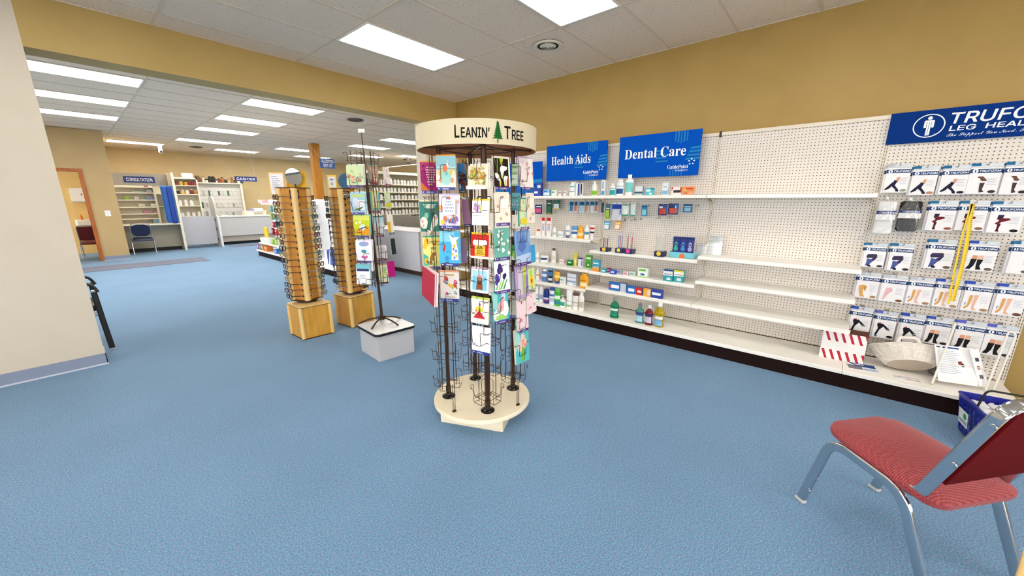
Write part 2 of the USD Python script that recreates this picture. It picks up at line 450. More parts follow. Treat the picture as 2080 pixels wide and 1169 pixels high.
xs = [X_L] + [2.0 + 1.2192 * k for k in range(-4, 2)] + [XW]
xs = sorted(x for x in xs if X_L <= x <= XW)
ys = [Y_F] + [4.619 - .6096 * k for k in range(0, 15)][::-1] + [YH]
ys = [y for y in ys if y >= Y_F]
ci = lambda x: min(range(len(xs)), key=lambda i: abs(xs[i] - x))
cj = lambda y: min(range(len(ys)), key=lambda i: abs(ys[i] - y))
front = [(2.0, 3.40, 'ceiling light of the front room nearest the carpeted opening, whole in view'), (2.0, 1.571, 'ceiling light of the front room cut by the top edge of the picture')]
front += [(2.0, -.258, 'ceiling light over the row of chairs behind the camera'), (2.0, -2.087, 'rearmost ceiling light on the right, behind the camera')]
front += [(-.4384, 3.40, 'ceiling light over the left pier, out of view'), (-.4384, 1.571, 'ceiling light left of the camera'), (-.4384, -.258, 'ceiling light above the camera'), (-.4384, -2.087, 'rearmost ceiling light in the middle, behind the camera')]
front += [(-2.8768, 3.40, 'ceiling light in the far left corner, out of view'), (-2.8768, .3516, 'ceiling light on the far left, out of view'), (-2.8768, -2.087, 'rearmost ceiling light on the left, behind the camera')]
skip = {(ci(x), cj(y)) for x, y, _ in front}
ceiling('ceiling', xs, ys, HC, skip, None)
for x, y, lb in front: troffer(xs[ci(x)], ys[cj(y)], 1.2192, .6096, HC, DIFF, lb)

TW = 1.228
xs2 = [-.2 + TW * k for k in range(-2, 10)]
ys2 = [YH2] + [5.70 + .612 * k for k in range(0, 20)]
ys2 = [y for y in ys2 if y < FAR_Y] + [FAR_Y]
cj2 = lambda y: min(range(len(ys2)), key=lambda i: abs(ys2[i] - y))
far = [(0, 7.53, 'nearest'), (0, 9.37, 'second'), (0, 11.22, 'third'), (1, 15.5, 'lone'), (2, 7.53, ''), (2, 9.37, ''), (2, 11.22, ''), (2, 13.7, ''), (3, 15.5, ''), (4, 13.9, ''), (5, 15.6, ''), (5, 11.3, ''), (6, 13.7, ''), (5, 9.39, ''), (7, 12.4, ''), (7, 9.39, ''), (4, 6.3, '')]
names = ['long ceiling light nearest the pier at the left edge of the opening', 'second ceiling light from the opening in the leftmost row', 'third ceiling light from the opening in the leftmost row', 'ceiling light above the consultation booth by the far wall',
         'ceiling light just behind the header, middle row, nearest of the row', 'second ceiling light from the header in the middle row', 'third ceiling light from the header in the middle row', 'fourth and last ceiling light of the middle row, before a dark round vent',
         'ceiling light above the cashier counter close to the far wall', 'ceiling light just left of the wooden post', 'small distant ceiling light right behind the wooden post', 'ceiling light behind the empty wires of the card rack', 'distant ceiling light just below the one behind the card rack wires',
         'ceiling light cut by the right jamb of the opening', 'distant ceiling light cut by the right jamb, above the bottle shelves', 'ceiling light hidden beyond the right jamb', 'ceiling light hidden behind the header']
skip2 = set()
for (k, y, _), lb in zip(far, names):
    j = cj2(y); skip2.add((k + 2, j))
    troffer(xs2[k + 2], ys2[j], TW, .612, HC2, DIFF_FAR, lb)
ceiling('ceiling_far', xs2, ys2, HC2, skip2, None)

# round air diffusers
def vent(x, y, z, r, label, m1, m2):
    t = thing('air_vent', label, 'air vent', (x, y, z))
    part(t, 'flange', lathe([(r * .72, -.004), (r * .9, -.018), (r, -.012), (r, .001)], 28), m1, True)
    for k in range(3):
        a = r * (.56 - .17 * k)
        part(t, 'louvre_ring', lathe([(a, -.004), (a - .02, -.022), (a - .024, -.02), (a - .006, -.002)], 24), m1, True)
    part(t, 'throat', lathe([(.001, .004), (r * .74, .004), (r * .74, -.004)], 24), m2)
    return t


p = at(1113, 93, 'z', HC)
CREAM = mat('cream_enamel', (222, 216, 196), .4)
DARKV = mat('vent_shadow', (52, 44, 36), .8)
vent(p[0], p[1], HC, .15, 'round cream air vent in the front ceiling between the two lights', CREAM, DARKV)
for u, v, lb in ((722, 243, 'dark round air vent just behind the header, above the card rack'), (398, 298, 'small dark round vent by the far wall above the cashier'), (826, 323, 'small dark vent above the shelves of white bottles')):
    p = at(u, v, 'z', HC2)
    vent(p[0], p[1], HC2, .16, lb, mat('dark_vent', (92, 84, 74), .5), DARKV)
# ------------------------------------------------------------------ the run of pegboard shelving along the right wall
PX = 4.34
def pegboard(name, base, dark):
    n = {'g': ('geometry', {}), 's': ('separate_xyz', {}), 'no': ('noise_texture', {'scale': 4.0}), 'p': ('principled_bsdf', {'roughness': .45}),
         'mx': ('mix_color', {'a': rgb(base), 'b': rgb(dark)})}
    l = [('g.position', 's.vector')]
    for a in 'yz':
        n['m' + a] = ('math', {'math_type': 'divide', 'value2': .0254}); n['f' + a] = ('math', {'math_type': 'fraction'})
        n['o' + a] = ('math', {'math_type': 'subtract', 'value2': .5}); n['q' + a] = ('math', {'math_type': 'power', 'value2': 2.0}); n['a' + a] = ('math', {'math_type': 'absolute'})
        n['k' + a] = ('math', {'math_type': 'add', 'value2': 100.0})
        l += [('s.' + a, 'k' + a + '.value1'), ('k' + a + '.value', 'm' + a + '.value1'), ('m' + a + '.value', 'f' + a + '.value1'), ('f' + a + '.value', 'o' + a + '.value1'), ('o' + a + '.value', 'a' + a + '.value1'), ('a' + a + '.value', 'q' + a + '.value1')]
    n['sum'] = ('math', {'math_type': 'add'}); n['lt'] = ('math', {'math_type': 'less_than', 'value2': .024})
    l += [('qy.value', 'sum.value1'), ('qz.value', 'sum.value2'), ('sum.value', 'lt.value1'), ('lt.value', 'mx.fac'), ('mx.result', 'p.base_color')]
    return nodes(name, n, l, 'p.BSDF')


PEG = pegboard('pegboard', (230, 223, 214), (84, 70, 56))
SLOT = mat('slot_dark', (92, 84, 66), .7)
UPR = mat('upright_enamel', (232, 222, 204), .4)
BAYS = [(-1.12, -.215, []), (-.215, 1.0, [(4.08, 1.50), (4.02, .905), (4.02, .655), (3.975, .412)]), (1.0, 2.22, [(4.08, 1.50), (4.03, .860), (4.03, .603), (3.975, .412)]),
        (2.22, 3.44, [(4.08, 1.50), (4.05, .979), (4.03, .610), (3.98, .374)]), (3.44, 4.66, [(4.08, 1.50), (4.05, .979), (4.03, .610), (3.98, .374)])]
BL = ['pegboard wall unit hung with stocking packets, nearest the camera', 'empty pegboard shelving unit with bare cream shelves', 'pegboard shelving unit of dental care goods below the wider blue sign', 'pegboard shelving unit of lotions and bottles below the left blue sign', 'pegboard shelving unit mostly hidden behind the card carousel']


def shelf_mesh(xf, z, y0, y1):
    zt = z + .032
    return prism_y([(xf, z), (xf + .004, z), (xf + .012, z + .022), (PX - .005, z + .022), (PX - .005, zt), (xf + .018, zt), (xf + .018, zt - .005), (xf + .013, zt - .005), (xf + .011, zt), (xf + .004, zt), (xf, zt - .004)], y0, y1)


for (y0, y1, shelves), lb in zip(BAYS, BL):
    g = thing('wall_shelving_unit', lb, 'shelving', (PX, (y0 + y1) / 2, 0))
    o = np.array([PX, (y0 + y1) / 2, 0])
    W = lambda m: moved(m, -o)
    part(g, 'back_panel', W(bx(PX, PX + .012, y0 + .014, y1 - .014, .16, 2.10)), PEG)
    part(g, 'top_rail', W(rbox(PX - .014, PX + .02, y0 + .002, y1 - .002, 2.098, 2.13, .003)), UPR)
    for y in ([y0, y1] if y1 > 4.5 else [y0]):
        part(g, 'upright', W(bx(PX - .004, PX + .03, y - .014, y + .014, 0, 2.10)), UPR)
        part(g, 'slots', W(cat([bx(PX - .0055, PX, y + s - .0018, y + s + .0018, z, z + .017) for s in (-.0065, .0065) for z in np.arange(.17, 2.08, .0254)])), SLOT, kind='stuff')
    part(g, 'base_deck', W(prism_y([(3.82, .122), (3.838, .122), (3.838, .134), (PX, .134), (PX, .152), (3.835, .152), (3.835, .147), (3.830, .147), (3.828, .152), (3.824, .152), (3.82, .148)], y0 + .0015, y1 - .0015)), SHELF)
    part(g, 'kick_plate', W(bx(3.8365, 3.85, y0, y1, 0, .124)), KICK)
    for xf, z in shelves:
        part(g, 'shelf', W(shelf_mesh(xf, z, y0 + .003, y1 - .003)), SHELF)
        for y in (y0 + .02, y1 - .02):
            part(g, 'bracket', W(extrude(Polygon([(0, 0), (PX - xf - .04, 0), (0, -.07)]), .004).apply_transform(np.array([[-1, 0, 0, PX - .004], [0, 0, 1, y], [0, 1, 0, z + .02], [0, 0, 0, 1.]]))), UPR)
clip = at(1462, 271, 'x', PX - .02)
solo('joint_clip', rbox(PX - .022, PX + .022, .985, 1.005, 2.085, 2.138, .004), BLACK, 'small black clip joining two pegboard units at their top edge', 'clip')

# ---- signs
RIGHT, UP = np.array([0, -1.0, 0]), np.array([0, 0, 1.0])


def face_sign(name, label, y0, y1, z0, z1, x, shapes, base, th=.006):
    """A board facing the room; shapes are drawn from its lower left corner. y0 is the left edge."""
    t = thing(name, label, 'sign', (x, y0, z0))
    part(t, 'board', bx(0, th, -(y0 - y1), 0, 0, z1 - z0), base)
    printed(t, 'lettering', onto(art(shapes), (0, 0, 0), RIGHT, UP))
    return t


def guidepoint(w, h):
    """The shop's category signs: faint lighter strokes, and the small mark in the lower right corner."""
    c1, c2 = '#1b76c6', '#1f83c4'
    s = []
    for k in range(5):
        x = w * (.70 + .033 * k); b = h * (.78 - .05 * (k == 2) - .02 * (k % 2))
        s.append(((c1, c2)[k % 2], rect(x, b, x + .016, h)))
        s.append((c1, rect(x - w * .03, 0, x - w * .03 + .014, h * (.17 + .03 * (k == 2)))))
    for k in range(4):
        s.append((c2, poly((w * (.90 - .016 * k), h * (.64 - .08 * k)), (w, h * (.65 - .08 * k)), (w, h * (.60 - .08 * k)), (w * (.885 - .016 * k), h * (.59 - .08 * k)))))
        s.append((c2, rect(w * .49, h * (.62 - .083 * k), w * (.58 + .02 * k), h * (.585 - .083 * k))))
    return s


def gp_mark(w, h):
    k = w / .88
    s = [('#f4f8fc', affinity.scale(put(text('GuidePoint', .036 * k, 'serif', simple=1.5), w * .64, h * .17), .82, 1, origin=(w * .64, 0))), ('#f4f8fc', put(text('PHARMACY', .017 * k, simple=2), w * .735, h * .105))]
    for j in range(5):
        a = math.radians(90 + 72 * j)
        s.append(('#f4f8fc', affinity.rotate(disc(0, 0, .0105 * k, 1.3, 3), 90 + 72 * j).buffer(0) if False else put(affinity.rotate(disc(0, 0, .0065 * k, 1.5, 3), 72 * j + 90), w * .915 + .026 * k * math.cos(a), h * .31 + .026 * k * math.sin(a))))
    return s


BOARD = mat('sign_board_blue', (0, 84, 192), .75, specular_ior_level=.08)
w, h = .87, .44
tx = text('Health Aids', .098, 'serif', simple=1.0)
face_sign('category_sign', 'blue sign board reading Health Aids above the lotion shelves', 3.03, 3.03 - w, 1.722, 2.162, 4.245, guidepoint(w, h) + [('#fafcff', affinity.scale(put(tx, w * .09, h * .46), .66 * w / tx.bounds[2], 1, origin=(w * .09, 0)))] + gp_mark(w, h), BOARD)
tx = text('Dental Care', .098, 'serif', simple=1.0)
face_sign('category_sign', 'blue sign board reading Dental Care above the toothbrush shelves', 2.012, 2.012 - w, 1.728, 2.172, 4.245, guidepoint(w, h) + [('#fafcff', affinity.scale(put(tx, w * .08, h * .46), .76 * w / tx.bounds[2], 1, origin=(w * .08, 0)))] + gp_mark(w, h), BOARD)
face_sign('category_sign', 'plain blue sign board half hidden behind the card carousel', 3.96, 3.10, 1.56, 1.985, 4.245, [('#0f68b4', rect(0, 0, .86, .1)), ('#1c8bc8', poly((0, .14), (.3, .1), (.6, .16), (.86, .13), (.86, .2), (.5, .19), (.2, .17)))], BOARD)
w, h = .915, .226
s = [('#f6f9fc', disc(.215, .116, .083, 1.0, 12).difference(disc(.215, .116, .076, 1.0, 12)))]
fig = union_all([rect(-.011, -.066, -.001, .03), rect(.001, -.066, .011, .03), rect(-.026, -.012, -.013, .038), rect(.013, -.012, .026, .038), rect(-.022, .030, .022, .041), disc(0, .056, .0125)])
s += [('#f6f9fc', put(fig, .215, .114)), ('#0f4496', put(rect(-.003, .042, .003, .045), .215, .112))]
s += [('#f6f9fc', put(text('TRUFORM', .072, bold=True, shear=.12, wide=1.12, simple=1), .318, .118)), ('#f6f9fc', put(text('LEG  HEALTH', .034, bold=True, shear=.12, wide=1.5, simple=1.2), .322, .068))]
s += [('#dbe6f4', put(text('The Support You Need. The Look You Want.', .022, 'script', simple=1.5), .318, .030)), ('#f6f9fc', put(text('TM', .008, simple=3), .25, .048))]
face_sign('brand_sign', 'long navy sign with a white figure in a ring above the stocking packets', -.205, -1.12, 1.906, 2.134, PX - .022, s, mat('truform_navy', (8, 52, 128), .75, specular_ior_level=.08))

# ---- stocking packets
HOOK = mat('hook_wire', (176, 172, 166), .3, .9)


def legs(kind):
    skin, skin2, nude = '#d99a7c', '#e6b59a', '#d8a25c'
    if kind == 'navy':
        return [(skin, poly((.5, .62), (.62, .62), (.57, .45), (.44, .44))), ('#1a1c3c', poly((.40, .52), (.54, .46), (.46, .30), (.64, .12), (.66, .04), (.54, .05), (.50, .14), (.34, .26))), ('#1b1a34', poly((.36, .44), (.44, .42), (.28, .18), (.10, .10), (.06, .14), (.16, .24)))]
    if kind == 'maroon':
        return [('#2a2140', poly((.26, .66), (.44, .66), (.40, .50), (.24, .50))), ('#6a1a24', poly((.25, .54), (.62, .54), (.66, .48), (.40, .40), (.30, .30), (.20, .34), (.32, .44))), ('#4b1420', poly((.30, .34), (.40, .34), (.36, .12), (.40, .05), (.28, .05), (.30, .16)))]
    if kind == 'tights':
        return [('#3c3152', poly((.20, .62), (.60, .64), (.66, .52), (.54, .34), (.30, .22), (.22, .30), (.48, .46), (.18, .44), (.14, .52))), ('#4a5796', poly((.20, .42), (.34, .40), (.50, .32), (.30, .10), (.16, .06), (.20, .24))), ('#181a2a', poly((.26, .16), (.40, .12), (.44, .04), (.28, .04)))]
    if kind == 'black_run':
        return [('#8a2a30', poly((.16, .62), (.30, .66), (.32, .56), (.18, .54))), ('#16161c', poly((.14, .58), (.40, .62), (.72, .44), (.78, .36), (.66, .34), (.46, .50), (.30, .34), (.22, .12), (.26, .04), (.12, .04), (.12, .14), (.22, .40))), ('#2f7fb0', poly((.12, .10), (.20, .12), (.22, .04), (.12, .03)))]
    if kind == 'nude':
        return [(nude, poly((.16, .56), (.34, .60), (.50, .54), (.44, .44), (.34, .40), (.36, .20), (.46, .06), (.26, .06), (.20, .20), (.14, .42))), ('#c58b48', poly((.36, .54), (.48, .54), (.46, .40), (.40, .30)))]
    if kind == 'nude2':
        return [(nude, poly((.22, .62), (.34, .62), (.32, .36), (.26, .16), (.14, .06), (.08, .1), (.20, .24))), (skin2, poly((.40, .64), (.56, .64), (.50, .38), (.46, .16), (.58, .06), (.38, .06), (.38, .3))), ('#3a3f70', poly((.1, .28), (.14, .36), (.12, .20)))]
    if kind == 'pink':
        return [('#e3b4b8', poly((.24, .60), (.44, .62), (.50, .48), (.34, .34), (.22, .12), (.14, .08), (.18, .30), (.20, .46)))]
    if kind == 'knee_black':
        return [(skin, poly((.22, .60), (.38, .60), (.38, .44), (.2, .44))), (skin2, poly((.42, .60), (.60, .60), (.58, .42), (.40, .42))), ('#17171c', poly((.18, .46), (.38, .46), (.32, .20), (.22, .06), (.06, .06), (.16, .22))), ('#17171c', poly((.40, .45), (.60, .44), (.52, .20), (.60, .06), (.42, .05), (.40, .2)))]
    if kind == 'white_sock':
        return [('#6b4a3c', poly((.30, .66), (.46, .66), (.62, .5), (.52, .48), (.30, .52))), ('#f4f4f2', poly((.16, .62), (.36, .60), (.44, .46), (.14, .44))), ('#4a3a3a', poly((.40, .42), (.56, .42), (.52, .18), (.60, .08), (.44, .06), (.42, .2)))]
    return []


def packet(u0, u1, vt, vb, kind, tagc, label, swatch='#8a6a50', behind=1, x=4.262):
    """One flat retail packet on a hook: card sleeve with a clear header, navy band, picture and swatch."""
    vm = (vt + vb) / 2
    ya, yb = at(u0, vm, 'x', x)[1], at(u1, vm, 'x', x)[1]
    yc, w = (ya + yb) / 2, ya - yb
    zb, zt = height(vb, x, yc), height(vt, x, yc)
    h = zt - zb
    for k in range(behind, -1, -1):
        xx = x + .020 * k
        t = thing('stocking_packet', label if k == 0 else 'spare behind the ' + label, 'stocking packet', (xx, yc + .011 * k, zb - .004 * k), 0, None)
        part(t, 'sleeve', rbox(0, .016, -w / 2, w / 2, 0, h * .86, .002, 6), mat('packet_white', (238, 236, 238), .35))
        header = affinity.translate(rect(0, 0, w, h * .13).difference(rect(w * .44, h * .05, w * .56, h * .08)), 0, 0)
        hm = extrude(header, .0015); v = hm.vertices
        hm.vertices = np.stack([v[:, 2], w / 2 - v[:, 0], h * .865 + v[:, 1]], 1)
        part(t, 'hang_tab', hm, mat('clear_tab', (206, 212, 218), .25))
        S = lambda g: affinity.scale(g, w, h * .86, origin=(0, 0))
        sh = [(tagc, rect(0, h * .9, w * .30, h * .995)), ('#1c3f70', rect(0, h * .68, w, h * .80))]
        if k == 0:
            tx = text('TRUFORM', h * .062, bold=True, shear=.1, simple=3)
            sh += [('#f2f5f8', affinity.scale(put(tx, w * .30, h * .71), .66 * w / tx.bounds[2], 1, origin=(w * .30, 0))), ('#f4f6f9', disc(w * .17, h * .74, w * .095)), ('#1c3f70', rect(w * .15, h * .70, w * .19, h * .78))]
            sh += [(c, S(g)) for c, g in legs(kind)]
            sh += [('#c9ccd4', rect(w * .62, h * (.50 - .05 * j), w * (.92 - .05 * (j % 2)), h * (.515 - .05 * j))) for j in range(5)]
            sh += [(swatch, disc(w * .83, h * .08, h * .045, 1.9))]
        printed(t, 'print', onto(art(sh), (-.0002, w / 2, 0), RIGHT, UP))
    yh, zh = yc, zb + h * .93
    pk = solo('peg_hook', cat(tube(fillet([(PX - .002, yh, zh + .01), (x - .03, yh, zh + .003), (x - .036, yh, zh + .016)], .006), .0022, 5), bx(PX - .004, PX, yh - .012, yh + .012, zh - .01, zh + .02)), HOOK, ('wire hook of the ' + label).replace('the fourth row between', 'fourth row between'), 'hook')
    return yc, zb, w, h


TEAL, BLUE, GREY_T, PURP = '#2a6f9c', '#3350b0', '#b8bcc0', '#5a5fc0'
P1 = 'row of stocking packets'
for a in [
    (1798, 1848, 332, 391, 'navy', GREY_T, 'packet of crossed navy stockings, first in the top row', '#9a9a86'),
    (1851, 1903, 336, 396, 'navy', TEAL, 'packet of crossed dark stockings, second in the top row', '#c08a70'),
    (1911, 1966, 335, 395, 'navy', TEAL, 'packet of crossed dark stockings, third in the top row', '#20203a'),
    (1967, 2032, 330, 394, 'white_sock', TEAL, 'packet of bare knee and striped sock, in the top row', '#3a342c'),
    (2037, 2095, 327, 395, 'white_sock', TEAL, 'packet cut by the right picture edge in the top row', '#3a342c'),
    (1884, 1941, 407, 468, 'maroon', TEAL, 'packet of maroon tights beside the bagged black socks', '#9a5a44'),
    (1945, 2005, 407, 468, 'maroon', TEAL, 'packet of maroon tights behind the yellow tape measure', '#8a5a3a'),
    (2010, 2079, 408, 473, 'maroon', TEAL, 'packet of maroon tights nearest the right picture edge', '#1a1a1a'),
    (1754, 1799, 493, 543, 'tights', TEAL, 'packet of violet patterned tights, leftmost of the third row', '#3a3030'),
    (1806, 1853, 494, 550, 'tights', TEAL, 'packet of violet patterned tights below the bagged black socks', '#3a3030'),
    (1882, 1939, 486, 546, 'tights', TEAL, 'packet of violet tights standing alone left of the tape measure', '#6a5a48'),
    (1963, 2025, 489, 550, 'knee_black', BLUE, 'packet of dark leggings just right of the tape measure', '#6a5a48'),
    (2051, 2100, 489, 556, '', TEAL, 'plain packet at the right picture edge, third row', '#6a5a48'),
    (1739, 1786, 553, 605, 'nude', GREY_T, 'packet of golden stockings, leftmost of the fourth row', '#a8825a'),
    (1789, 1840, 558, 613, 'pink', GREY_T, 'packet of pale pink stockings in the fourth row', '#7a5238'),
    (1843, 1895, 563, 618, 'nude2', GREY_T, 'packet of tan stockings between pink stockings and tape measure', '#a8825a'),
    (1898, 1952, 567, 624, 'nude2', BLUE, 'packet of tan stockings under the end of the tape measure', '#a8825a'),
    (1957, 2015, 572, 632, 'nude2', BLUE, 'packet of tan stockings right of the tape measure end', '#a8825a'),
    (2022, 2085, 577, 641, 'nude2', BLUE, 'packet of tan stockings cut by the right picture edge', '#6a4630'),
    (1726, 1770, 623, 678, 'black_run', BLUE, 'packet of black sports stockings, first of the bottom row', '#202020'),
    (1775, 1820, 632, 686, 'black_run', PURP, 'packet of black sports stockings, second of the bottom row', '#202020'),
    (1827, 1875, 637, 699, 'black_run', BLUE, 'packet of black sports stockings directly above the white basket', '#202020'),
    (1879, 1932, 644, 699, 'knee_black', BLUE, 'packet of black knee socks above the right basket end', '#202020'),
    (1937, 1999, 652, 712, 'knee_black', PURP, 'packet of black knee socks behind the left stand bar', '#303030'),
    (1997, 2064, 660, 723, 'knee_black', PURP, 'packet of black knee socks behind the right stand bars', '#303030'),
]:
    packet(*a[:7], swatch=a[7])

# ---- two pairs of socks in clear bags
BAG = nodes('clear_bag', {'t': ('transparent_bsdf', {'color': (.96, .96, .97)}), 'g': ('glossy_bsdf', {'color': (.95, .95, .96), 'roughness': .08}), 'd': ('diffuse_bsdf', {'color': (.9, .9, .9)}), 'm0': ('mix_closure', {'fac': .5}), 'm': ('mix_closure', {'fac': .13})},
    [('g.BSDF', 'm0.closure1'), ('d.BSDF', 'm0.closure2'), ('t.BSDF', 'm.closure1'), ('m0.closure', 'm.closure2')], 'm.closure')
for u0, u1, vt, vb, c, lb in ((1778, 1817, 408, 476, (238, 238, 236), 'folded white socks in a crinkled clear bag'), (1824, 1869, 408, 470, (26, 24, 25), 'folded black socks in a crinkled clear bag')):
    x = 4.20; yc = at((u0 + u1) / 2, (vt + vb) / 2, 'x', x)[1]; w = at(u0, vt, 'x', x)[1] - at(u1, vt, 'x', x)[1]
    zb, zt = height(vb, x, yc), height(vt, x, yc); h = zt - zb
    t = thing('bagged_socks', lb, 'socks', (x, yc, zb))
    sock = mat('sock_white' if c[0] > 99 else 'sock_black', c, .85)
    for k, (a, b) in enumerate(((0, .46), (.44, 1))):
        part(t, 'folded_sock', rbox(.0 - .01 * k, .055, -w / 2, w / 2, h * a, h * b, .02, 12), sock, True)
    printed(t, 'paper_band', onto(art([('#eceae6', rect(0, 0, w * 1.02, h * .26)), ('#2c3f7a', rect(0, h * .17, w * 1.02, h * .27)), ('#e8ecf4', put(text('TRUFORM', h * .05, bold=True, simple=3), w * .28, h * .19))]), (-.014, w * .51, h * .44), RIGHT, UP))
    bag = trimesh.creation.icosphere(3, 1.0); v = bag.vertices
    n = meshkit.fbm(v * 3.1 + 5, 4, 3) - .5
    v = v * (1 + .35 * n[:, None]); v = np.stack([.02 + v[:, 0] * .055, v[:, 1] * w * .56, h * .45 + v[:, 2] * h * .72], 1)
    v[:, 1] += np.where(v[:, 2] < h * .25, (h * .25 - v[:, 2]) * (.9 if c[0] > 99 else -.1), 0)
    bag.vertices = v
    part(t, 'clear_bag', bag, BAG, 40)
    solo('peg_hook', cat(tube(fillet([(PX - .002, yc, zt + .012), (x - .01, yc, zt + .012), (x - .016, yc, zt + .025)], .006), .0022, 5), bx(PX - .004, PX, yc - .012, yc + .012, zt, zt + .03)), HOOK, 'wire hook of the ' + lb, 'hook')

# ---- the yellow tape measure
x = 4.235
t = thing('tape_measure', 'yellow cloth tape measure hanging in a loop over the stocking packets', 'tape measure')
def tape(pts, w):
    P = [np.array(at(u, v, 'x', x)) for u, v in pts]
    L, R_ = np.array([p + [0, w / 2, 0] for p in P]), np.array([p - [0, w / 2, 0] for p in P])
    n = len(P); v = np.vstack([L, R_, L + [.001, 0, 0], R_ + [.001, 0, 0]])
    f = []
    for i in range(n - 1):
        f += [[i, i + n, i + 1], [i + 1, i + n, i + n + 1], [2 * n + i, 2 * n + i + 1, 3 * n + i], [3 * n + i, 2 * n + i + 1, 3 * n + i + 1]]
    marks = []
    for a, b in zip(P, P[1:]):
        for s in np.linspace(0, 1, 9)[:-1]:
            q = a + (b - a) * s
            marks.append(bx(x - .0008, x - .0002, q[1] - w * .5, q[1] - w * .05, q[2] - .0012, q[2] + .0012))
    return trimesh.Trimesh(v, f, process=False), marks
a, ma = tape([(1977, 414), (1972, 440), (1968, 470), (1963, 500), (1957, 530), (1949, 562), (1941, 590), (1935, 612)], .02)
b, mb_ = tape([(1975, 412), (1966, 440), (1957, 470), (1949, 505), (1941, 540), (1934, 575), (1927, 617)], .011)
YEL = mat('tape_yellow', (246, 206, 40), .5)
part(t, 'tape', a, YEL); part(t, 'tape', b, YEL)
part(t, 'tick_marks', cat(ma + mb_), BLACK, kind='stuff')
# ------------------------------------------------------------------ goods on the shelves and pegs
SHELF_Z = {'top': 1.532, 'H1': 1.011, 'H2': .642, 'H3': .406, 'D1': .892, 'D2': .635, 'D3': .444, 'deck': .152}
SHELF_X = {'top': 4.13, 'H1': 4.11, 'H2': 4.10, 'H3': 4.06, 'D1': 4.09, 'D2': 4.09, 'D3': 4.03, 'deck': 3.95}


def spot(u0, u1, vt, vb, on):
    """Where a thing seen in these columns and rows stands on a shelf: (x, y, z, width, height)."""
    z, x = SHELF_Z[on], SHELF_X[on]
    if on not in ('top', 'top2', 'pile', 'H1'):
        x = min(max(at((u0 + u1) / 2, vb, 'z', z)[0], x - .06), x + .14)
    y = at((u0 + u1) / 2, vb, 'x', x)[1]
    vm = (vt + vb) / 2
    w = at(u0, vm, 'x', x)[1] - at(u1, vm, 'x', x)[1]
    return x, y, z, w, height(vt, x, y) - height(vb, x, y)


def carton(u0, u1, vt, vb, on, base, bands, label, cat_='box', d=.05, name='carton', tilt=0):
    """A printed carton: bands are (colour, x0, y0, x1, y1) in fractions of its front."""
    x, y, z, w, h = spot(u0, u1, vt, vb, on)
    w = max(w - d * y / x * .75, w * .45)
    t = thing(name, label, cat_, (x, y, z), tilt)
    part(t, 'box', rbox(0, d, -w / 2, w / 2, 0, h, .0015, 6), mat('carton_' + base[1:], base, .45))
    if bands:
        printed(t, 'print', onto(art([(c, rect(a * w, b * h, e * w, f * h)) for c, a, b, e, f in bands]), (-.0002, w / 2, 0), RIGHT, UP))
        printed(t, 'side_print', onto(art([(c, rect(.1 * d, b * h, .9 * d, f * h)) for c, a, b, e, f in bands[:2]]), (0, w / 2 + .0002, 0), np.array([1., 0, 0]) * -1 + 0, UP) if False else onto(art([(c, rect(.06 * d, b * h, .94 * d, f * h)) for c, a, b, e, f in bands[:2]]), (d, w / 2 + .0002, 0), (-1., 0, 0), UP))
    return t


BODY = {
    'bottle': [(0, 0), (.86, 0), (1, .03), (1, .66), (.93, .74), (.5, .82), (.42, .86)],
    'round': [(0, 0), (.9, 0), (1, .04), (1, .70), (.9, .80), (.6, .86), (.5, .87)],
    'slim': [(0, 0), (.9, 0), (1, .03), (1, .70), (.7, .82), (.5, .86)],
    'can': [(0, 0), (.92, 0), (1, .02), (1, .78), (.85, .83), (.8, .84)],
    'jar': [(0, 0), (.92, 0), (1, .05), (1, .62), (.94, .66), (.94, .68)],
    'capdown': [(0, .2), (.62, .2), (.7, .26), (1, .5), (1, .8), (.96, .96), (.9, 1.0), (0, 1.0)],
    'mouthwash': [(0, 0), (.86, 0), (.98, .02), (1, .1), (.86, .20), (.84, .42), (1, .52), (.98, .60), (.8, .70), (.42, .78), (.36, .82), (.36, .84)],
    'pump': [(0, 0), (.9, 0), (1, .03), (1, .56), (.9, .62), (.4, .66), (.3, .70)],
    'tub': [(0, 0), (.9, 0), (.98, .03), (1, .7), (1, .72)]}
CAP = {'bottle': [(.5, .84), (.5, .985), (.44, 1), (0, 1)], 'round': [(.62, .86), (.62, .985), (.55, 1), (0, 1)], 'slim': [(.6, .85), (.55, .99), (.3, 1), (0, 1)], 'can': [(.88, .83), (.86, .97), (.7, 1), (0, 1)],
       'jar': [(1, .68), (1, .97), (.95, 1), (0, 1)], 'capdown': [(0, 0), (.6, 0), (.66, .02), (.66, .2), (0, .2)], 'mouthwash': [(.42, .83), (.44, .98), (.38, 1), (0, 1)], 'pump': [(.34, .69), (.34, .78), (.1, .8), (.1, .92), (0, .92)], 'tub': [(1.04, .7), (1.04, .96), (.95, 1), (0, 1)]}


def curved_label(prof, hw, h, sy, z0, z1, span=150, seg=14):
    """A patch wrapped round the front of a bottle between two heights."""
    prof = np.asarray(prof)
    zs = np.linspace(z0, z1, 5)
    rs = np.interp(zs, prof[1:, 1], prof[1:, 0]) * 1.012 + .0006 / hw
    a = np.radians(np.linspace(180 - span / 2, 180 + span / 2, seg))
    v = np.stack([rs[:, None] * hw * sy * np.cos(a), rs[:, None] * hw * np.sin(a), np.repeat((zs * h)[:, None], seg, 1)], -1).reshape(-1, 3)
    i, j = np.meshgrid(np.arange(4), np.arange(seg - 1), indexing='ij')
    q = np.stack([i * seg + j, i * seg + j + 1, (i + 1) * seg + j + 1, (i + 1) * seg + j], -1).reshape(-1, 4)
    return trimesh.Trimesh(v, np.vstack([q[:, [0, 1, 2]], q[:, [0, 2, 3]]]), process=False)


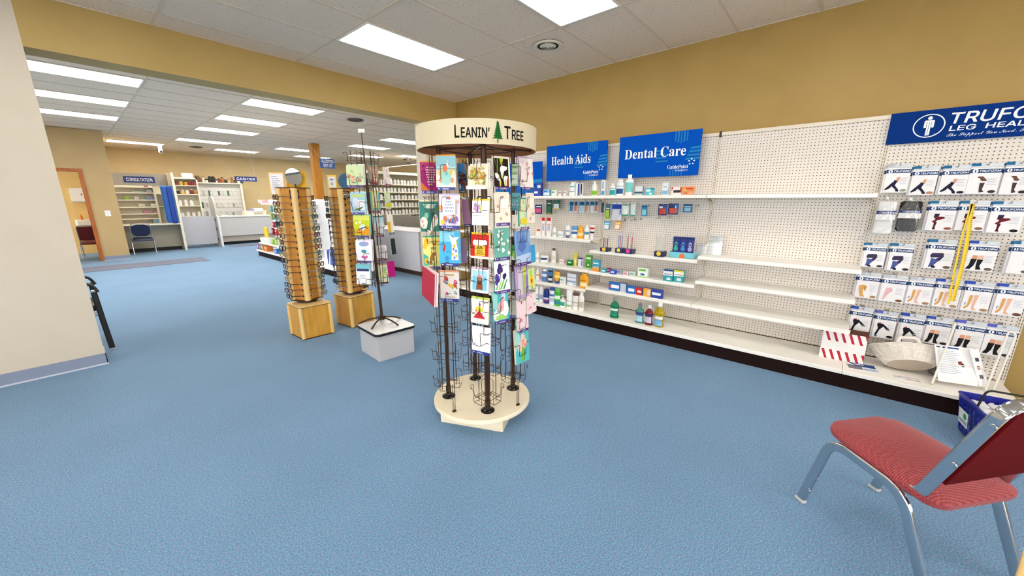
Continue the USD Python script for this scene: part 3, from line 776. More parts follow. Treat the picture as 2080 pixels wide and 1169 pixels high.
def bottle(u0, u1, vt, vb, on, kind, body, cap, labels, label, cat_='bottle', sy=.68, clear=False, name='bottle', loc=None):
    """A bottle: labels are (colour, z0, z1[, span]) patches."""
    x, y, z, w, h = loc or spot(u0, u1, vt, vb, on)
    hw = w / 2
    t = thing(name, label, cat_, (x + hw * sy, y, z))
    prof = [(r * hw, q * h) for r, q in BODY[kind]]
    bm = nodes('tinted_' + body[1:], {'p': ('principled_bsdf', {'base_color': rgb(body), 'roughness': .08, 'transmission_weight': .55, 'ior': 1.35})}, [], 'p.BSDF') if clear else mat('bottle_' + body[1:], body, .3)
    part(t, 'body', lathe(prof, 18, sy), bm, 40)
    part(t, 'cap', lathe([(r * hw, q * h) for r, q in CAP[kind]], 14, max(sy, .8)), mat('cap_' + cap[1:], cap, .4), 40)
    if kind == 'pump': part(t, 'nozzle', tube([(hw * .3, 0, h * .93), (-hw * .9, 0, h * .96), (-hw * 1.0, 0, h * .93)], hw * .16, 6), mat('cap_' + cap[1:], cap, .4))
    if labels:
        V, F, T = tinted([(curved_label(BODY[kind], hw, h, sy, l[1], l[2], l[3] if len(l) > 3 else 150, 14), l[0]) for l in labels])
        part(t, 'label_print', (V, F), PRINT, True, tint=T)
    return t


# top shelf
T = 'top'
carton(1082, 1100, 381, 395, T, '#1b3fa8', [('#f2f6fc', .1, .4, .6, .7)], 'dark blue carton with a white word at the left end of the top shelf')
SHELF_Z['top2'], SHELF_X['top2'] = SHELF_Z['top'] , 4.20
carton(1088, 1101, 366, 394, 'top2', '#1a3a9c', [('#e8eefa', .2, .6, .8, .8)], 'dark blue carton standing behind the first one on the top shelf', d=.03)
carton(1102, 1117.5, 381, 394.5, T, '#8cc4e8', [('#f4fafd', 0, .2, 1, .5), ('#2878b8', .1, .6, .6, .8)], 'light blue carton on the top shelf below the Health Aids sign')
carton(1118, 1132, 380, 394.5, T, '#eef0ea', [('#8cc84c', 0, .86, 1, 1), ('#5a8a9c', .12, .45, .6, .6)], 'low white carton with a green top edge on the top shelf')
carton(1132.5, 1141.5, 385, 394.5, T, '#f3ecea', [('#2a2a2c', .1, .6, .9, .72), ('#e0b0b0', .45, .05, .55, .55)], 'small white carton with a black line, left of its pair')
carton(1142, 1151.5, 385, 394.5, T, '#f4edeb', [('#2a2a2c', .1, .62, .9, .74), ('#e0b0b0', .9, .05, 1, .55)], 'small white carton with a black line, right of its pair')
bottle(1153, 1168, 366, 394.5, T, 'round', '#f1f2f2', '#f4f4f4', [('#7fc4c8', .62, .72, 90), ('#6a7888', .3, .34, 90)], 'fat white bottle with a pale teal mark on the top shelf')
carton(1168, 1177, 369, 394.5, T, '#f0f2f6', [('#27488c', .6, 0, .95, .95)], 'white carton with a navy side stripe on the top shelf', d=.03)
carton(1177, 1183, 369, 394.5, T, '#eff1f5', [('#23315c', .3, .1, .9, .95)], 'narrow white and black striped carton on the top shelf', d=.03)
bottle(1200, 1210.5, 364, 393.5, T, 'bottle', '#f2f4ee', '#eef0ee', [('#8cc63c', .05, .34)], 'white bottle with a lime green foot on the top shelf')
carton(1219.5, 1229, 362, 393.5, T, '#e6ecf2', [('#4aa0c8', .05, .05, .95, .3), ('#8090a8', .3, .45, .6, .9)], 'tall white carton with a blue foot under the sign gap', d=.04)
bottle(1236.7, 1247.5, 369, 393.5, T, 'round', '#e9eef0', '#f0f2f2', [('#2aa8a8', .05, .45), ('#8898a8', .55, .6)], 'white bottle with a teal lower label on the top shelf')
bottle(1249, 1264.5, 361, 393.5, T, 'round', '#eef1f4', '#f2f4f4', [('#2f5c94', .1, .42, 120), ('#98a4b8', .56, .6)], 'large white bottle with a rounded blue label on the top shelf')
bottle(1267, 1283, 351, 393.5, T, 'bottle', '#eef2f2', '#f4f6f6', [('#7fd0cc', .16, .62)], 'tallest white bottle with a mint label under the Dental Care sign')
carton(1288, 1307.5, 374, 392.5, T, '#dfe8ea', [('#3c5a78', 0, .2, .9, .4), ('#2f3f50', .92, 0, 1, 1), ('#b8d4d8', 0, 0, .9, .2)], 'flat grey and teal carton on the top shelf', d=.03)
carton(1309.4, 1328, 378, 392.5, T, '#4fc0d0', [('#f0fafa', .1, .5, .6, .8), ('#1f6f98', .7, .8, 1, 1), ('#eefafa', .5, .1, .8, .35)], 'turquoise carton on the top shelf', d=.03)
carton(1343.7, 1356.5, 366, 391.5, T, '#e6eef4', [('#7fb8dc', 0, .05, 1, .35), ('#b0bccc', .2, .6, .8, .7)], 'pale blue standing carton near the right end of the dental top shelf', d=.03)
carton(1363, 1384, 375, 391, T, '#f1e8e2', [('#c0282c', 0, .7, .12, 1), ('#3a3a40', .2, .3, .9, .6), ('#c0282c', .88, .3, 1, 1)], 'white toothpaste carton with red ends, leftmost of the pile', d=.025)
SHELF_Z['pile'], SHELF_X['pile'] = 1.532 + .0345, 4.13
carton(1385, 1411.5, 372, 382, 'pile', '#e8985a', [('#d04838', .3, .4, .9, .7), ('#f4d060', .05, .1, .4, .4)], 'orange toothpaste carton on top of the pile', d=.025)
carton(1386, 1408, 382.3, 390.5, T, '#e8a070', [('#c8603c', .1, .3, .5, .6)], 'peach toothpaste carton at the bottom of the pile', d=.03)


# hanging packs below the top shelf
def hang(u0, u1, vt, vb, base, bands, label, x=4.22, d=.012, cat_='blister pack'):
    vm = (vt + vb) / 2
    y0, y1 = at(u0, vm, 'x', x)[1], at(u1, vm, 'x', x)[1]
    yc, w = (y0 + y1) / 2, y0 - y1
    zb, zt = height(vb, x, yc), height(vt, x, yc)
    h = zt - zb
    t = thing('hanging_pack', label, cat_, (x, yc, zb))
    card = rect(0, 0, w, h).difference(disc(w / 2, h * .93, min(.006, h * .04)))
    m = extrude(card, .002); v = m.vertices; m.vertices = np.stack([v[:, 2], w / 2 - v[:, 0], v[:, 1]], 1)
    part(t, 'card', m, mat('card_' + base[1:], base, .4))
    part(t, 'blister', rbox(-d, .001, -w * .36, w * .36, h * .1, h * .6, .005), mat('blister_' + bands[0][0][1:], bands[0][0], .12))
    printed(t, 'print', onto(art([(c, rect(a * w, b * h, e * w, f * h)) for c, a, b, e, f in bands[1:]]), (-.0003, w / 2, 0), RIGHT, UP))
    solo('peg_hook', cat(tube(fillet([(PX - .002, yc, zb + h * .95), (x - .02, yc, zb + h * .93), (x - .025, yc, zb + h * .93 + .012)], .006), .002, 5), bx(PX - .003, PX, yc - .01, yc + .01, zb + h * .9, zb + h)), HOOK, 'wire hook of the ' + label, 'hook')


hang(1087, 1101, 415, 434, '#24307c', [('#d83c7c', 0, 0, 0, 0), ('#e8eefc', .15, .72, .85, .84)], 'navy pack with a pink bubble beside the carousel')
hang(1109.5, 1121.6, 406, 435, '#1c4a40', [('#2c6a54', 0, 0, 0, 0), ('#b8d8cc', .2, .72, .8, .8), ('#c8a848', .1, .02, .9, .08)], 'tall dark green pack hanging left of the brushes')
hang(1123, 1138, 406, 425, '#1f5c58', [('#d8e4e0', 0, 0, 0, 0), ('#d0b040', 0, 0, 1, .14)], 'short dark green pack hanging left of the brushes')
cols = ['#3c78b0', '#d87858', '#9cc4dc', '#e08850', '#c8d0d8', '#d06048']
for k, (a, b) in enumerate(((1157, 1165), (1167, 1173), (1177, 1187), (1190, 1196), (1199, 1207), (1208.5, 1213.5))):
    hang(a, b, 407, 431, '#dfe6ea', [(cols[k], 0, 0, 0, 0), ('#1f5c8c', 0, .62, 1, .9), ('#38a0b8', 0, .56, 1, .62)], f'{"first second third fourth fifth sixth".split()[k]} blue topped brush pack from the left', x=4.24)
hang(1221.5, 1226.5, 411, 432, '#2c6c8c', [('#30343c', 0, 0, 0, 0), ('#1f3c5c', 0, .7, 1, .9)], 'thin blue and black pack hanging left of the green one')
hang(1230, 1239, 414, 444, '#2a6a7c', [('#9cc83c', 0, 0, 0, 0), ('#e0eeee', .1, .66, .9, .74), ('#8cbc3c', 0, 0, 1, .1)], 'blue and lime green pack hanging beside the large white one')
hang(1243, 1262, 411, 446, '#e6eaf2', [('#c8ccd4', 0, 0, 0, 0), ('#2344a8', 0, .62, 1, .9), ('#2b50b8', .05, .30, .95, .60), ('#f0f4fa', .2, .4, .8, .5)], 'large white and royal blue pack hanging below the top shelf', d=.02)
hang(1264, 1277, 413, 438, '#e8f0ea', [('#e2efe8', 0, 0, 0, 0), ('#2f8c4c', 0, .84, 1, .92), ('#4a9c88', 0, 0, 1, .14)], 'white pack with green lettering right of the royal blue one')
hang(1281, 1290.5, 412, 439, '#e2f0ee', [('#d0ecec', 0, 0, 0, 0), ('#38a0a0', .1, .3, .9, .45), ('#4aa070', 0, 0, 1, .12)], 'white pack with a teal band hanging alone')
hang(1303, 1314.5, 416, 439, '#2f86b8', [('#8cd0e0', 0, 0, 0, 0), ('#1f5c90', 0, .78, 1, .9)], 'mid blue pack hanging in the middle of the dental bay')
hang(1337, 1355, 414, 437, '#262c6c', [('#c04838', 0, 0, 0, 0), ('#3c64b0', .6, .3, 1, .9), ('#e8e8f4', .1, .64, .5, .8)], 'navy and red pack, left one of the pair')
hang(1357, 1378, 413, 435.5, '#27346c', [('#cc5038', 0, 0, 0, 0), ('#3478c0', .62, .1, 1, .95), ('#f0f0f8', .68, .3, .78, .8)], 'navy and red pack, right one of the pair')
hang(1388, 1406, 414, 431, '#1f5c90', [('#7cb8d8', 0, 0, 0, 0), ('#b8d8ec', .1, .66, .9, .76), ('#b0543c', .7, .3, 1, .5)], 'small blue pack hanging rightmost in the dental bay')
hang(1226.6, 1239, 449, 466, '#3f98c4', [('#e8f0f4', 0, 0, 0, 0), ('#e8f4fa', .1, .68, .9, .8)], 'small blue and white box pack on the second peg row', d=.02)
hang(1249, 1260.5, 449, 466, '#e8a040', [('#f2ead8', 0, 0, 0, 0), ('#fae0b0', .1, .68, .9, .8)], 'small orange and white box pack on the second peg row', d=.02)
for k, (u, v) in enumerate(((1270, 447), (1290, 446), (1302, 445), (1340, 442), (1362, 441), (1420, 416))):
    p = at(u, v, 'x', PX)
    solo('peg_hook', cat(tube(fillet([p + [-.002, 0, 0], p + [-.12, 0, -.008], p + [-.126, 0, .006]], .006), .0022, 5), bx(PX - .004, PX, p[1] - .012, p[1] + .012, p[2] - .01, p[2] + .02)), HOOK, ('first', 'second', 'third', 'fourth', 'fifth', 'rightmost')[k] + ' bare wire hook from the left on the dental care pegboard', 'hook', group='bare hooks of the dental bay')

# upper shelf of the lotion bay
S = 'H1'
carton(1088, 1099, 467, 480.5, S, '#f4f0ec', [('#d8382c', .1, .7, .9, .95)], 'small white carton with a red label beside the carousel', d=.03)
carton(1099, 1107, 443, 480.5, S, '#f2f0f0', [('#d42820', 0, .82, 1, 1), ('#b8c0d0', .2, .3, .8, .6), ('#e09088', 0, .62, 1, .66)], 'tall white carton with a red top, left one of the pair', d=.03)
carton(1109, 1119, 443, 481, S, '#f4f2f2', [('#d42820', 0, .82, 1, 1), ('#b8c0d0', .2, .3, .8, .6), ('#e09088', 0, .62, 1, .66)], 'tall white carton with a red top, right one of the pair', d=.03)
bottle(1120.6, 1128, 462, 481, S, 'slim', '#f2f2f0', '#f4f4f2', [('#c8ccd0', .2, .5)], 'small plain white bottle next to the red topped cartons')
bottle(1129.7, 1142, 470, 482, S, 'jar', '#f0f2f2', '#f2f4f4', [('#b8d0dc', .2, .5)], 'squat white jar on the upper lotion shelf', cat_='jar', sy=1)
bottle(1147, 1155.5, 458, 483, S, 'capdown', '#f2f4f6', '#3c5a8c', [('#7890b8', .5, .6)], 'white tube standing on its navy cap', cat_='tube', sy=.6)
bottle(1158, 1170.5, 460, 484, S, 'tub', '#ecf1f4', '#5a9ccc', [('#3c70b0', .36, .56)], 'white tub with a blue lid beside the orange bottle', sy=.7)
bottle(1171, 1182.5, 457.5, 485, S, 'bottle', '#f0a828', '#f4b028', [('#f8dc90', .2, .45)], 'orange bottle on the upper lotion shelf')
bottle(1185, 1194.5, 457.5, 485, S, 'bottle', '#eef0f0', '#f2f4f4', [('#5c90b8', .34, .54)], 'white bottle with a blue band near the end of the upper shelf')
bottle(1196.5, 1205.5, 456.5, 485.5, S, 'capdown', '#f2efec', '#f4f4f2', [('#2c2c30', .44, .56), ('#c83c38', .72, .86)], 'white tube with red and black marks at the shelf end', cat_='tube', sy=.6)

# second lotion shelf
S = 'H2'
bottle(1086, 1093.5, 512, 531, S, 'slim', '#f0f2f0', '#f2f2f2', [('#c4ccd0', .2, .5)], 'white bottle beside the carousel on the second lotion shelf')
bottle(1095, 1108, 518.5, 533, S, 'tub', '#eef0f2', '#f2f4f4', [('#2c3c6c', .4, .66)], 'white tub with a navy band on the second lotion shelf', sy=1)
bottle(1117.5, 1127, 504, 533, S, 'slim', '#f4f1ec', '#5a3426', [('#e0dcd4', .2, .5)], 'white bottle with a brown pointed cap')
carton(1135, 1146, 526, 534.5, S, '#f4ecec', [('#e4b8b8', .1, .3, .9, .6)], 'little pinkish white carton on the second lotion shelf', d=.03)
carton(1150, 1162.5, 528, 539, S, '#1f8c44', [('#0f5c30', 0, .1, 1, .35), ('#d8f0d8', .2, .5, .8, .7)], 'low green carton on the second lotion shelf', d=.04)
bottle(1163, 1170.5, 512, 539, S, 'slim', '#ecdc50', '#f0d830', [('#f6f0b0', .2, .5)], 'small yellow bottle beside the green carton')
carton(1172.5, 1184.5, 523, 541.5, S, '#e6eaf0', [('#2f3c78', .0, .84, 1, 1), ('#7f90c0', .62, .1, .9, .7)], 'white carton with a navy top edge', d=.04)
carton(1187.5, 1201.5, 518, 544, S, '#4ea43c', [('#e4f4d8', .12, .7, .88, .84), ('#2c7c30', .2, .12, .8, .42), ('#d8ecc8', .35, .16, .65, .34)], 'green carton at the end of the second lotion shelf', d=.03)

# third lotion shelf
S = 'H3'
bottle(1087, 1094.5, 543.5, 567.5, S, 'slim', '#f2eeea', '#f4f2f0', [('#e0a070', .34, .46)], 'white bottle with an orange stripe beside the carousel')
bottle(1099, 1109, 546, 571.5, S, 'can', '#5c7cb4', '#f0f2f4', [('#dfe6f2', .4, .62)], 'blue grey can with a white cap')
bottle(1111.5, 1120, 543, 573.5, S, 'can', '#1f2a3c', '#4a9cd0', [('#d8e4f0', .14, .3), ('#3878b0', .46, .7)], 'black can with a light blue cap')
bottle(1123.6, 1135, 551.5, 575.5, S, 'capdown', '#f0b02c', '#274a9c', [('#f8d880', .5, .7)], 'golden tube standing on a blue cap', cat_='tube', sy=.6)
carton(1135.5, 1148, 562.5, 577.5, S, '#eef2f0', [('#5ab0a8', .1, .55, .8, .7), ('#c8d4d8', .1, .2, .9, .4)], 'small white carton with teal lettering on the third shelf', d=.04)
carton(1149.5, 1171, 555.5, 579.5, S, '#e4e9f0', [('#90a8cc', 0, .25, 1, .42), ('#b4c4dc', 0, .62, 1, .72), ('#6c88b8', .7, .12, .95, .2)], 'wide white and pale blue carton on the third shelf', d=.06)
bottle(1174.5, 1191.5, 555.5, 585.5, S, 'round', '#efa51c', '#f2aa20', [('#f8e8b8', .14, .4, 110), ('#b87018', .5, .56, 80)], 'big orange bottle at the end of the third lotion shelf')

# deck of the lotion bay
S = 'deck'
bottle(1085.5, 1092.5, 582, 610, S, 'slim', '#f2f4f4', '#f2f4f4', [('#5ca0b8', .08, .2), ('#c8d0d8', .3, .5)], 'slim white bottle nearest the carousel on the bottom deck')
bottle(1093.5, 1102, 582, 613, S, 'slim', '#f0f1f6', '#f4f4f6', [('#a8b0d8', .2, .5)], 'slim white bottle with lilac print on the bottom deck')
bottle(1101.5, 1112.5, 587, 616, S, 'can', '#1d2f80', '#1a2868', [('#d8e0f4', .3, .42), ('#b03848', .2, .26)], 'navy blue bottle on the bottom deck')
bottle(1113.5, 1124, 585, 620, S, 'can', '#eef1f6', '#2a4494', [('#5c78b4', .5, .62), ('#b8c4dc', .2, .4)], 'white bottle with a dark blue cap on the bottom deck')
bottle(1123.5, 1135.5, 587, 621, S, 'can', '#3fae3c', '#54bc4c', [('#e8f8e0', .42, .62), ('#2c7cb0', .12, .3, 90)], 'bright green bottle on the bottom deck')
bottle(1135, 1146.5, 600, 624, S, 'pump', '#eff2ee', '#f2f4f2', [('#3ca890', .12, .44, 110)], 'white pump bottle with a green round label on the bottom deck')
bottle(1148, 1160, 590, 627, S, 'tub', '#f1f2f0', '#f4f4f2', [('#9cbc8c', .1, .22, 110), ('#c8c8c8', .4, .44)], 'tall white bottle with a wide cap on the bottom deck')
bottle(1160.5, 1172, 594.5, 629, S, 'can', '#f2eeea', '#5c3a2c', [('#b0a898', .4, .46), ('#d8d4cc', .2, .3)], 'white bottle with a brown cap on the bottom deck')
bottle(1173, 1183.5, 594, 632, S, 'slim', '#f4f2ea', '#f2f0ea', [('#c8b8a8', .2, .5)], 'cream pump lotion bottle at the right end of the row')

# dental shelves
S = 'D1'
def brush_stand(u0, u1, vt, vb, c1, c2, tagc, label):
    """A counter display of toothbrushes: a dark foot, a clear sleeve with brushes and a round price tag."""
    x, y, z, w, h = spot(u0, u1, vt, vb, S)
    t = thing('toothbrush_display', label, 'toothbrush display', (x, y, z))
    part(t, 'foot', rbox(-.01, .09, -w * .42, w * .42, 0, h * .22, .003), mat('display_foot', (28, 34, 92), .4))
    for k in range(3):
        yk = (k - 1) * w * .2
        bm = tube(fillet([(.025, yk, h * .16), (.03, yk, h * .6), (.025, yk, h * .95)], .02), .0055, 6)
        b = part(t, 'toothbrush', bm, mat('brush_' + (c1, c2, c1)[k][1:], (c1, c2, c1)[k], .3))
        part(b, 'bristles', rbox(.008, .025, yk - .005, yk + .005, h * .8, h * .94, .001), PAPER)
    part(t, 'clear_sleeve', (np.array([[0, -w * .4, h * .18], [0, w * .4, h * .18], [0, w * .4, h], [0, -w * .4, h], [.07, -w * .4, h * .18], [.07, w * .4, h * .18], [.07, w * .4, h], [.07, -w * .4, h]]), np.array([[0, 1, 2, 3], [1, 5, 6, 2], [4, 0, 3, 7]])), CLEAR)
    m = cyl(0, 0, 0, .002, w * .2, 20)
    part(t, 'price_tag', moved(m, (-.012, 0, h * .13), ry=90), mat('tag_' + tagc[1:], tagc, .5))


brush_stand(1217.5, 1236.5, 477, 511, '#25306c', '#e09030', '#f4c828', 'dark toothbrush display with an orange round tag, leftmost')
brush_stand(1248, 1265, 470.5, 514, '#7a98d8', '#d87878', '#f0e03c', 'blue topped toothbrush display with a yellow round tag')
brush_stand(1265.5, 1286, 472.5, 515, '#d04858', '#e8e4ec', '#ec3c94', 'red toothbrush display with a pink round tag')
brush_stand(1326.5, 1349.5, 472.5, 521, '#d8e4ec', '#f0e8b8', '#f4d428', 'clear toothbrush display with a yellow tag, standing alone')
x, y, z, w, h = spot(1356, 1411, 480, 524, S)
t = thing('insole_display', 'turquoise counter tray holding three navy packs of tongue cleaners', 'display tray', (x, y, z))
part(t, 'tray', cat(rbox(0, .1, -w * .46, w * .46, 0, .006, .002), rbox(0, .004, -w * .46, w * .46, 0, h * .27, .002), rbox(0, .1, w * .46 - .004, w * .46, 0, h * .3, .002), rbox(0, .1, -w * .46, -w * .46 + .004, 0, h * .3, .002)), mat('tray_turquoise', (120, 206, 222), .4))
for k, c in enumerate(('#3fb898', '#4a90cc', '#aab0d8')):
    yk = (1 - k) * w * .26
    pk = part(t, 'pack', rbox(.02, .05, yk - w * .125, yk + w * .125, .006, h * .97, .003), mat('pack_navy', (40, 48, 130), .35))
    printed(pk, 'print', onto(art([('#2c3870', rect(0, h * .86, w * .25, h * .96)), (c, disc(w * .125, h * .42, w * .085, .9, 6)), (c, affinity.scale(disc(w * .125, h * .62, w * .07, 1, 6), .8, 1.5)), ('#27306c', disc(w * .125, h * .62, w * .03, 1, 5))]), (.0196, yk + w * .125, 0), RIGHT, UP))
part(t, 'price_tag', moved(cyl(0, 0, 0, .002, .026, 20), (-.003, -w * .02, .02), ry=90), mat('tag_orange', (240, 110, 30), .5))


def paper_holder(u0, u1, vt, vb, on, label, lines):
    x, y, z, w, h = spot(u0, u1, vt, vb, on)
    t = thing('sign_holder', label, 'sign holder', (x + .03, y, z))
    part(t, 'holder', cat(moved(bx(0, .0025, -w / 2, w / 2, 0, h), ry=8), bx(-.02, .05, -w / 2, w / 2, 0, .0025)), CLEAR)
    pm = moved(bx(.004, .0048, -w * .48, w * .48, .003, h * .99), ry=8)
    part(t, 'paper', pm, PAPER)
    s = [('#a8acb4', rect(w * .1, h * (.9 - .07 * k), w * (.9 - .12 * (k % 3)), h * (.92 - .07 * k))) for k in range(lines)]
    a = onto(art(s), (0, w / 2, 0), RIGHT, UP)
    m = trimesh.Trimesh(a[0], a[1], process=False); m = moved(m, (.0035, 0, 0), ry=8)
    part(t, 'text_lines', m, PRINT, tint=a[2])


paper_holder(1411, 1432, 492, 519, 'D1', 'small clear holder with a blank white card between two bays', 2)
SHELF_Z['E1'], SHELF_X['E1'] = .937, 4.05
paper_holder(1432, 1463, 474, 515, 'E1', 'clear stand with a printed sheet on the empty shelf', 8)

S = 'D2'
carton(1202, 1217.5, 528, 551, S, '#3aa4c4', [('#f0a048', 0, 0, 1, .36), ('#e8f6fa', .1, .66, .9, .78), ('#f6e6d0', .1, .36, .9, .42)], 'turquoise and orange carton at the left of the middle dental shelf', d=.04)
for a, lb, c, c2 in (((1219.5, 1231, 546, 553.5), 'turquoise', '#2fa8b8', '#e8f8fa'), ((1230, 1240, 545, 552), 'magenta', '#b03468', '#f0c0d0'), ((1237, 1250, 549, 557.5), 'royal blue', '#2c50b4', '#dce4f8'), ((1250, 1262, 548, 555), 'lavender', '#c0c4e0', '#8088c0'), ((1264, 1276, 551.5, 559), 'pinkish white', '#ecd8dc', '#c88898'), ((1276, 1290, 551.5, 560), 'pale green', '#cfe2da', '#88b0a8')):
    carton(*a, S, c, [(c2, .15, .3, .85, .7)], f'small {lb} carton lying on the middle dental shelf', d=.05)
carton(1293, 1316, 544, 562.5, S, '#eef2ea', [('#6cbc3c', .12, .66, .8, .86), ('#3c68b0', .3, .2, .7, .4), ('#a8d890', 0, 0, 1, .12)], 'white carton with green lettering on the middle dental shelf', d=.05)
carton(1344.5, 1366, 547.5, 570.5, S, '#2ba0ac', [('#f2f0ee', 0, .5, 1, 1), ('#27348c', 0, .88, 1, 1), ('#dcecee', .4, .12, .8, .32), ('#a098b8', .1, .58, .9, .66)], 'teal and white denture carton with a navy top', d=.05)
carton(1366, 1388, 549, 572.5, S, '#2ba4ac', [('#f4efe6', 0, .5, 1, 1), ('#f0d83c', 0, .86, 1, 1), ('#e4f0f0', .35, .1, .8, .34), ('#b0a0b8', .1, .58, .9, .66)], 'teal and white denture carton with a yellow top', d=.05)
S = 'D3'
carton(1234.5, 1272, 574, 590.5, S, '#1f6ab8', [('#c8d0dc', .68, 0, 1, 1), ('#f4f6fa', .15, .3, .6, .7), ('#e04838', .06, .3, .14, .6)], 'blue and silver toothpaste carton, left of the three', d=.04)
carton(1270.5, 1305, 582, 597, S, '#2070c0', [('#c83028', .6, 0, 1, 1), ('#f2f4f8', .12, .3, .5, .7), ('#fae8e0', .7, .3, .94, .6)], 'blue and red toothpaste carton, middle of the three', d=.04)
carton(1304.5, 1345.5, 587, 604, S, '#28409c', [('#f0b048', 0, 0, .4, 1), ('#e8e0d0', .22, .2, .36, .8), ('#f2f4fa', .46, .35, .92, .65)], 'yellow and navy toothpaste carton, right of the three', d=.04)
S = 'deck'
MW = 'mouthwash'
bottle(1235.5, 1253.5, 605, 646, S, MW, '#1f9c72', '#8c9490', [('#dff0e8', .36, .48, 130), ('#2c8c70', .12, .34, 110)], 'green mouthwash bottle standing alone on the dental deck', clear=True)
bottle(1287, 1304.5, 617, 656, S, MW, '#5cb4a4', '#70787c', [('#3c4c84', .42, .58, 130), ('#a8cce0', .1, .40, 120)], 'pale teal mouthwash bottle, left of the group of three', clear=True)
bottle(1306, 1323, 620, 660, S, MW, '#9c2430', '#dfe4e8', [('#3c3c70', .44, .58, 130), ('#c8c4dc', .12, .42, 120)], 'red mouthwash bottle, middle of the group of three', clear=True)
bottle(1324, 1345, 615, 664, S, MW, '#d8c01c', '#eef0ee', [('#e6ecf0', .32, .44, 130), ('#7cb0d8', .06, .30, 120)], 'yellow mouthwash bottle, right of the group of three', clear=True)
# ------------------------------------------------------------------ the greeting card carousel
CX, CY, TH = 1.712, 1.748, math.radians(45.6)
CDIR, LDIR = -np.array([math.cos(TH), math.sin(TH)]), np.array([-math.sin(TH), math.cos(TH)])       # towards the aisle, and to the left of it
MAPLE = noisy('pale_maple', (232, 220, 192), (240, 229, 204), 4.0, .4, .02, 4, (1, 1, 5))
RINGM = mat('header_ring_cream', (208, 196, 164), .5)
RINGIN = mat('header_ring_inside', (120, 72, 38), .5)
car = thing('card_carousel', 'round greeting card carousel with a cream header ring and four brown poles', 'card display', (CX, CY, 0))
a0 = math.degrees(math.atan2(-.406, .189))
part(car, 'plinth', moved(rbox(-.222, .222, -.222, .222, 0, .094, .003), rz=a0), MAPLE)
part(car, 'base_disc', lathe([(0, .095), (.333, .095), (.34, .100), (.34, .120), (.335, .126), (0, .126)], 64), MAPLE, 40)
for nm, r0, m in (('header_ring', .363, RINGM),):
    z0, z1 = 1.768, 1.893
    part(car, nm, lathe([(r0 - .005, z0), (r0, z0), (r0, z1), (r0 - .005, z1)], 72), m, 40)
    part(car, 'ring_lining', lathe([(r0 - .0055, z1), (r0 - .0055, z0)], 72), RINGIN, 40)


def wrapped(shapes, r, z0):
    """Flat print bent round the ring: x is the arc length from the point facing the aisle, to the right."""
    sh = []
    for c, g in shapes:
        g = g.segmentize(.012); sh.append((c, g))
    V, F, T = art(sh, .0006)
    a = TH + math.pi + V[:, 0] / r
    return np.stack([(r + V[:, 2]) * np.cos(a), (r + V[:, 2]) * np.sin(a), z0 + V[:, 1]], 1), F, T


arc = lambda d: math.radians(d) * .363
tree = union_all([Polygon([(0, .112), (-.006, .098), (.006, .098)])] + [Polygon([(0, .112 - .011 * k), (-.0065 - .0030 * k, .090 - .0115 * k), (-.002 - .0012 * k, .0925 - .0115 * k), (.003 + .001 * k, .089 - .0115 * k), (.0065 + .0030 * k, .0915 - .0115 * k)]) for k in range(7)] + [rect(-.0022, .0, .0022, .02)])
INK = '#100c0a'
def caps(first, rest, h, x):
    g1, g2 = text(first, h, bold=True, wide=.66, simple=.8), text(rest, h * .78, bold=True, wide=.66, simple=.8)
    return [(INK, put(g1, x, 0)), (INK, put(g2, x + g1.bounds[2] + h * .12, 0))], x + g1.bounds[2] + h * .12 + g2.bounds[2]
s1, e1 = caps('L', "EANIN\u2019", .061, arc(-18.8))
k1 = (arc(10.5) - arc(-18.8)) / (e1 - arc(-18.8))
s1 = [(c, affinity.scale(g, k1, 1, origin=(arc(-18.8), 0))) for c, g in s1]
s2, e2 = caps('T', 'REE', .061, arc(23.5))
k2 = (arc(44.5) - arc(23.5)) / (e2 - arc(23.5))
s2 = [(c, affinity.scale(g, k2, 1, origin=(arc(23.5), 0))) for c, g in s2]
sh = [(c, affinity.translate(g, 0, .031)) for c, g in s1 + s2] + [('#0a5a1e', put(affinity.scale(tree, 1.25, 1, origin=(0, 0)), arc(17.5), .006))]
sh += [('#cfc4a0', rect(arc(50), .001, arc(50) + .0012, .124))] + [('#b8ac88', disc(arc(-31), z, .002)) for z in (.04, .09)]
printed(car, 'lettering', wrapped(sh, .363, 1.768))
POLES = {'F': (1.583, 1.567), 'L': (1.538, 1.908), 'R': (1.921, 1.636), 'B': (1.851, 1.961)}
for k, (x, y) in POLES.items():
    x, y = x - CX, y - CY
    part(car, 'pole', cyl(x, y, .13, 1.80, .0135, 14), BROWN_METAL, 30)
    part(car, 'pole_foot', lathe([(.046, .126), (.046, .131), (.036, .137), (.02, .140), (.018, .16), (0, .16)], 22).apply_translation((x, y, 0)), mat('foot_black', (24, 20, 18), .15), 30)
    part(car, 'collar', cyl(x, y, .17, .205, .019, 14), BROWN_METAL, 30)
for k in range(2):
    d = np.array(POLES['FL'[k]]) - np.array(POLES['BR'[k]]); c_ = (np.array(POLES['FL'[k]]) + np.array(POLES['BR'[k]])) / 2 - (CX, CY)
    u = d / np.linalg.norm(d)
    part(car, 'header_arm', tube([(*(c_ + u * .355), 1.79), (*(c_ - u * .355), 1.79)], .008, 4), BROWN_METAL)
for f, g in (('F', 'L'), ('L', 'B'), ('B', 'R'), ('R', 'F')):
    p, q = np.array(POLES[f]) - (CX, CY), np.array(POLES[g]) - (CX, CY)
    part(car, 'header_rail', tube([(*p, 1.777), (*q, 1.777)], .006, 4), BROWN_METAL)
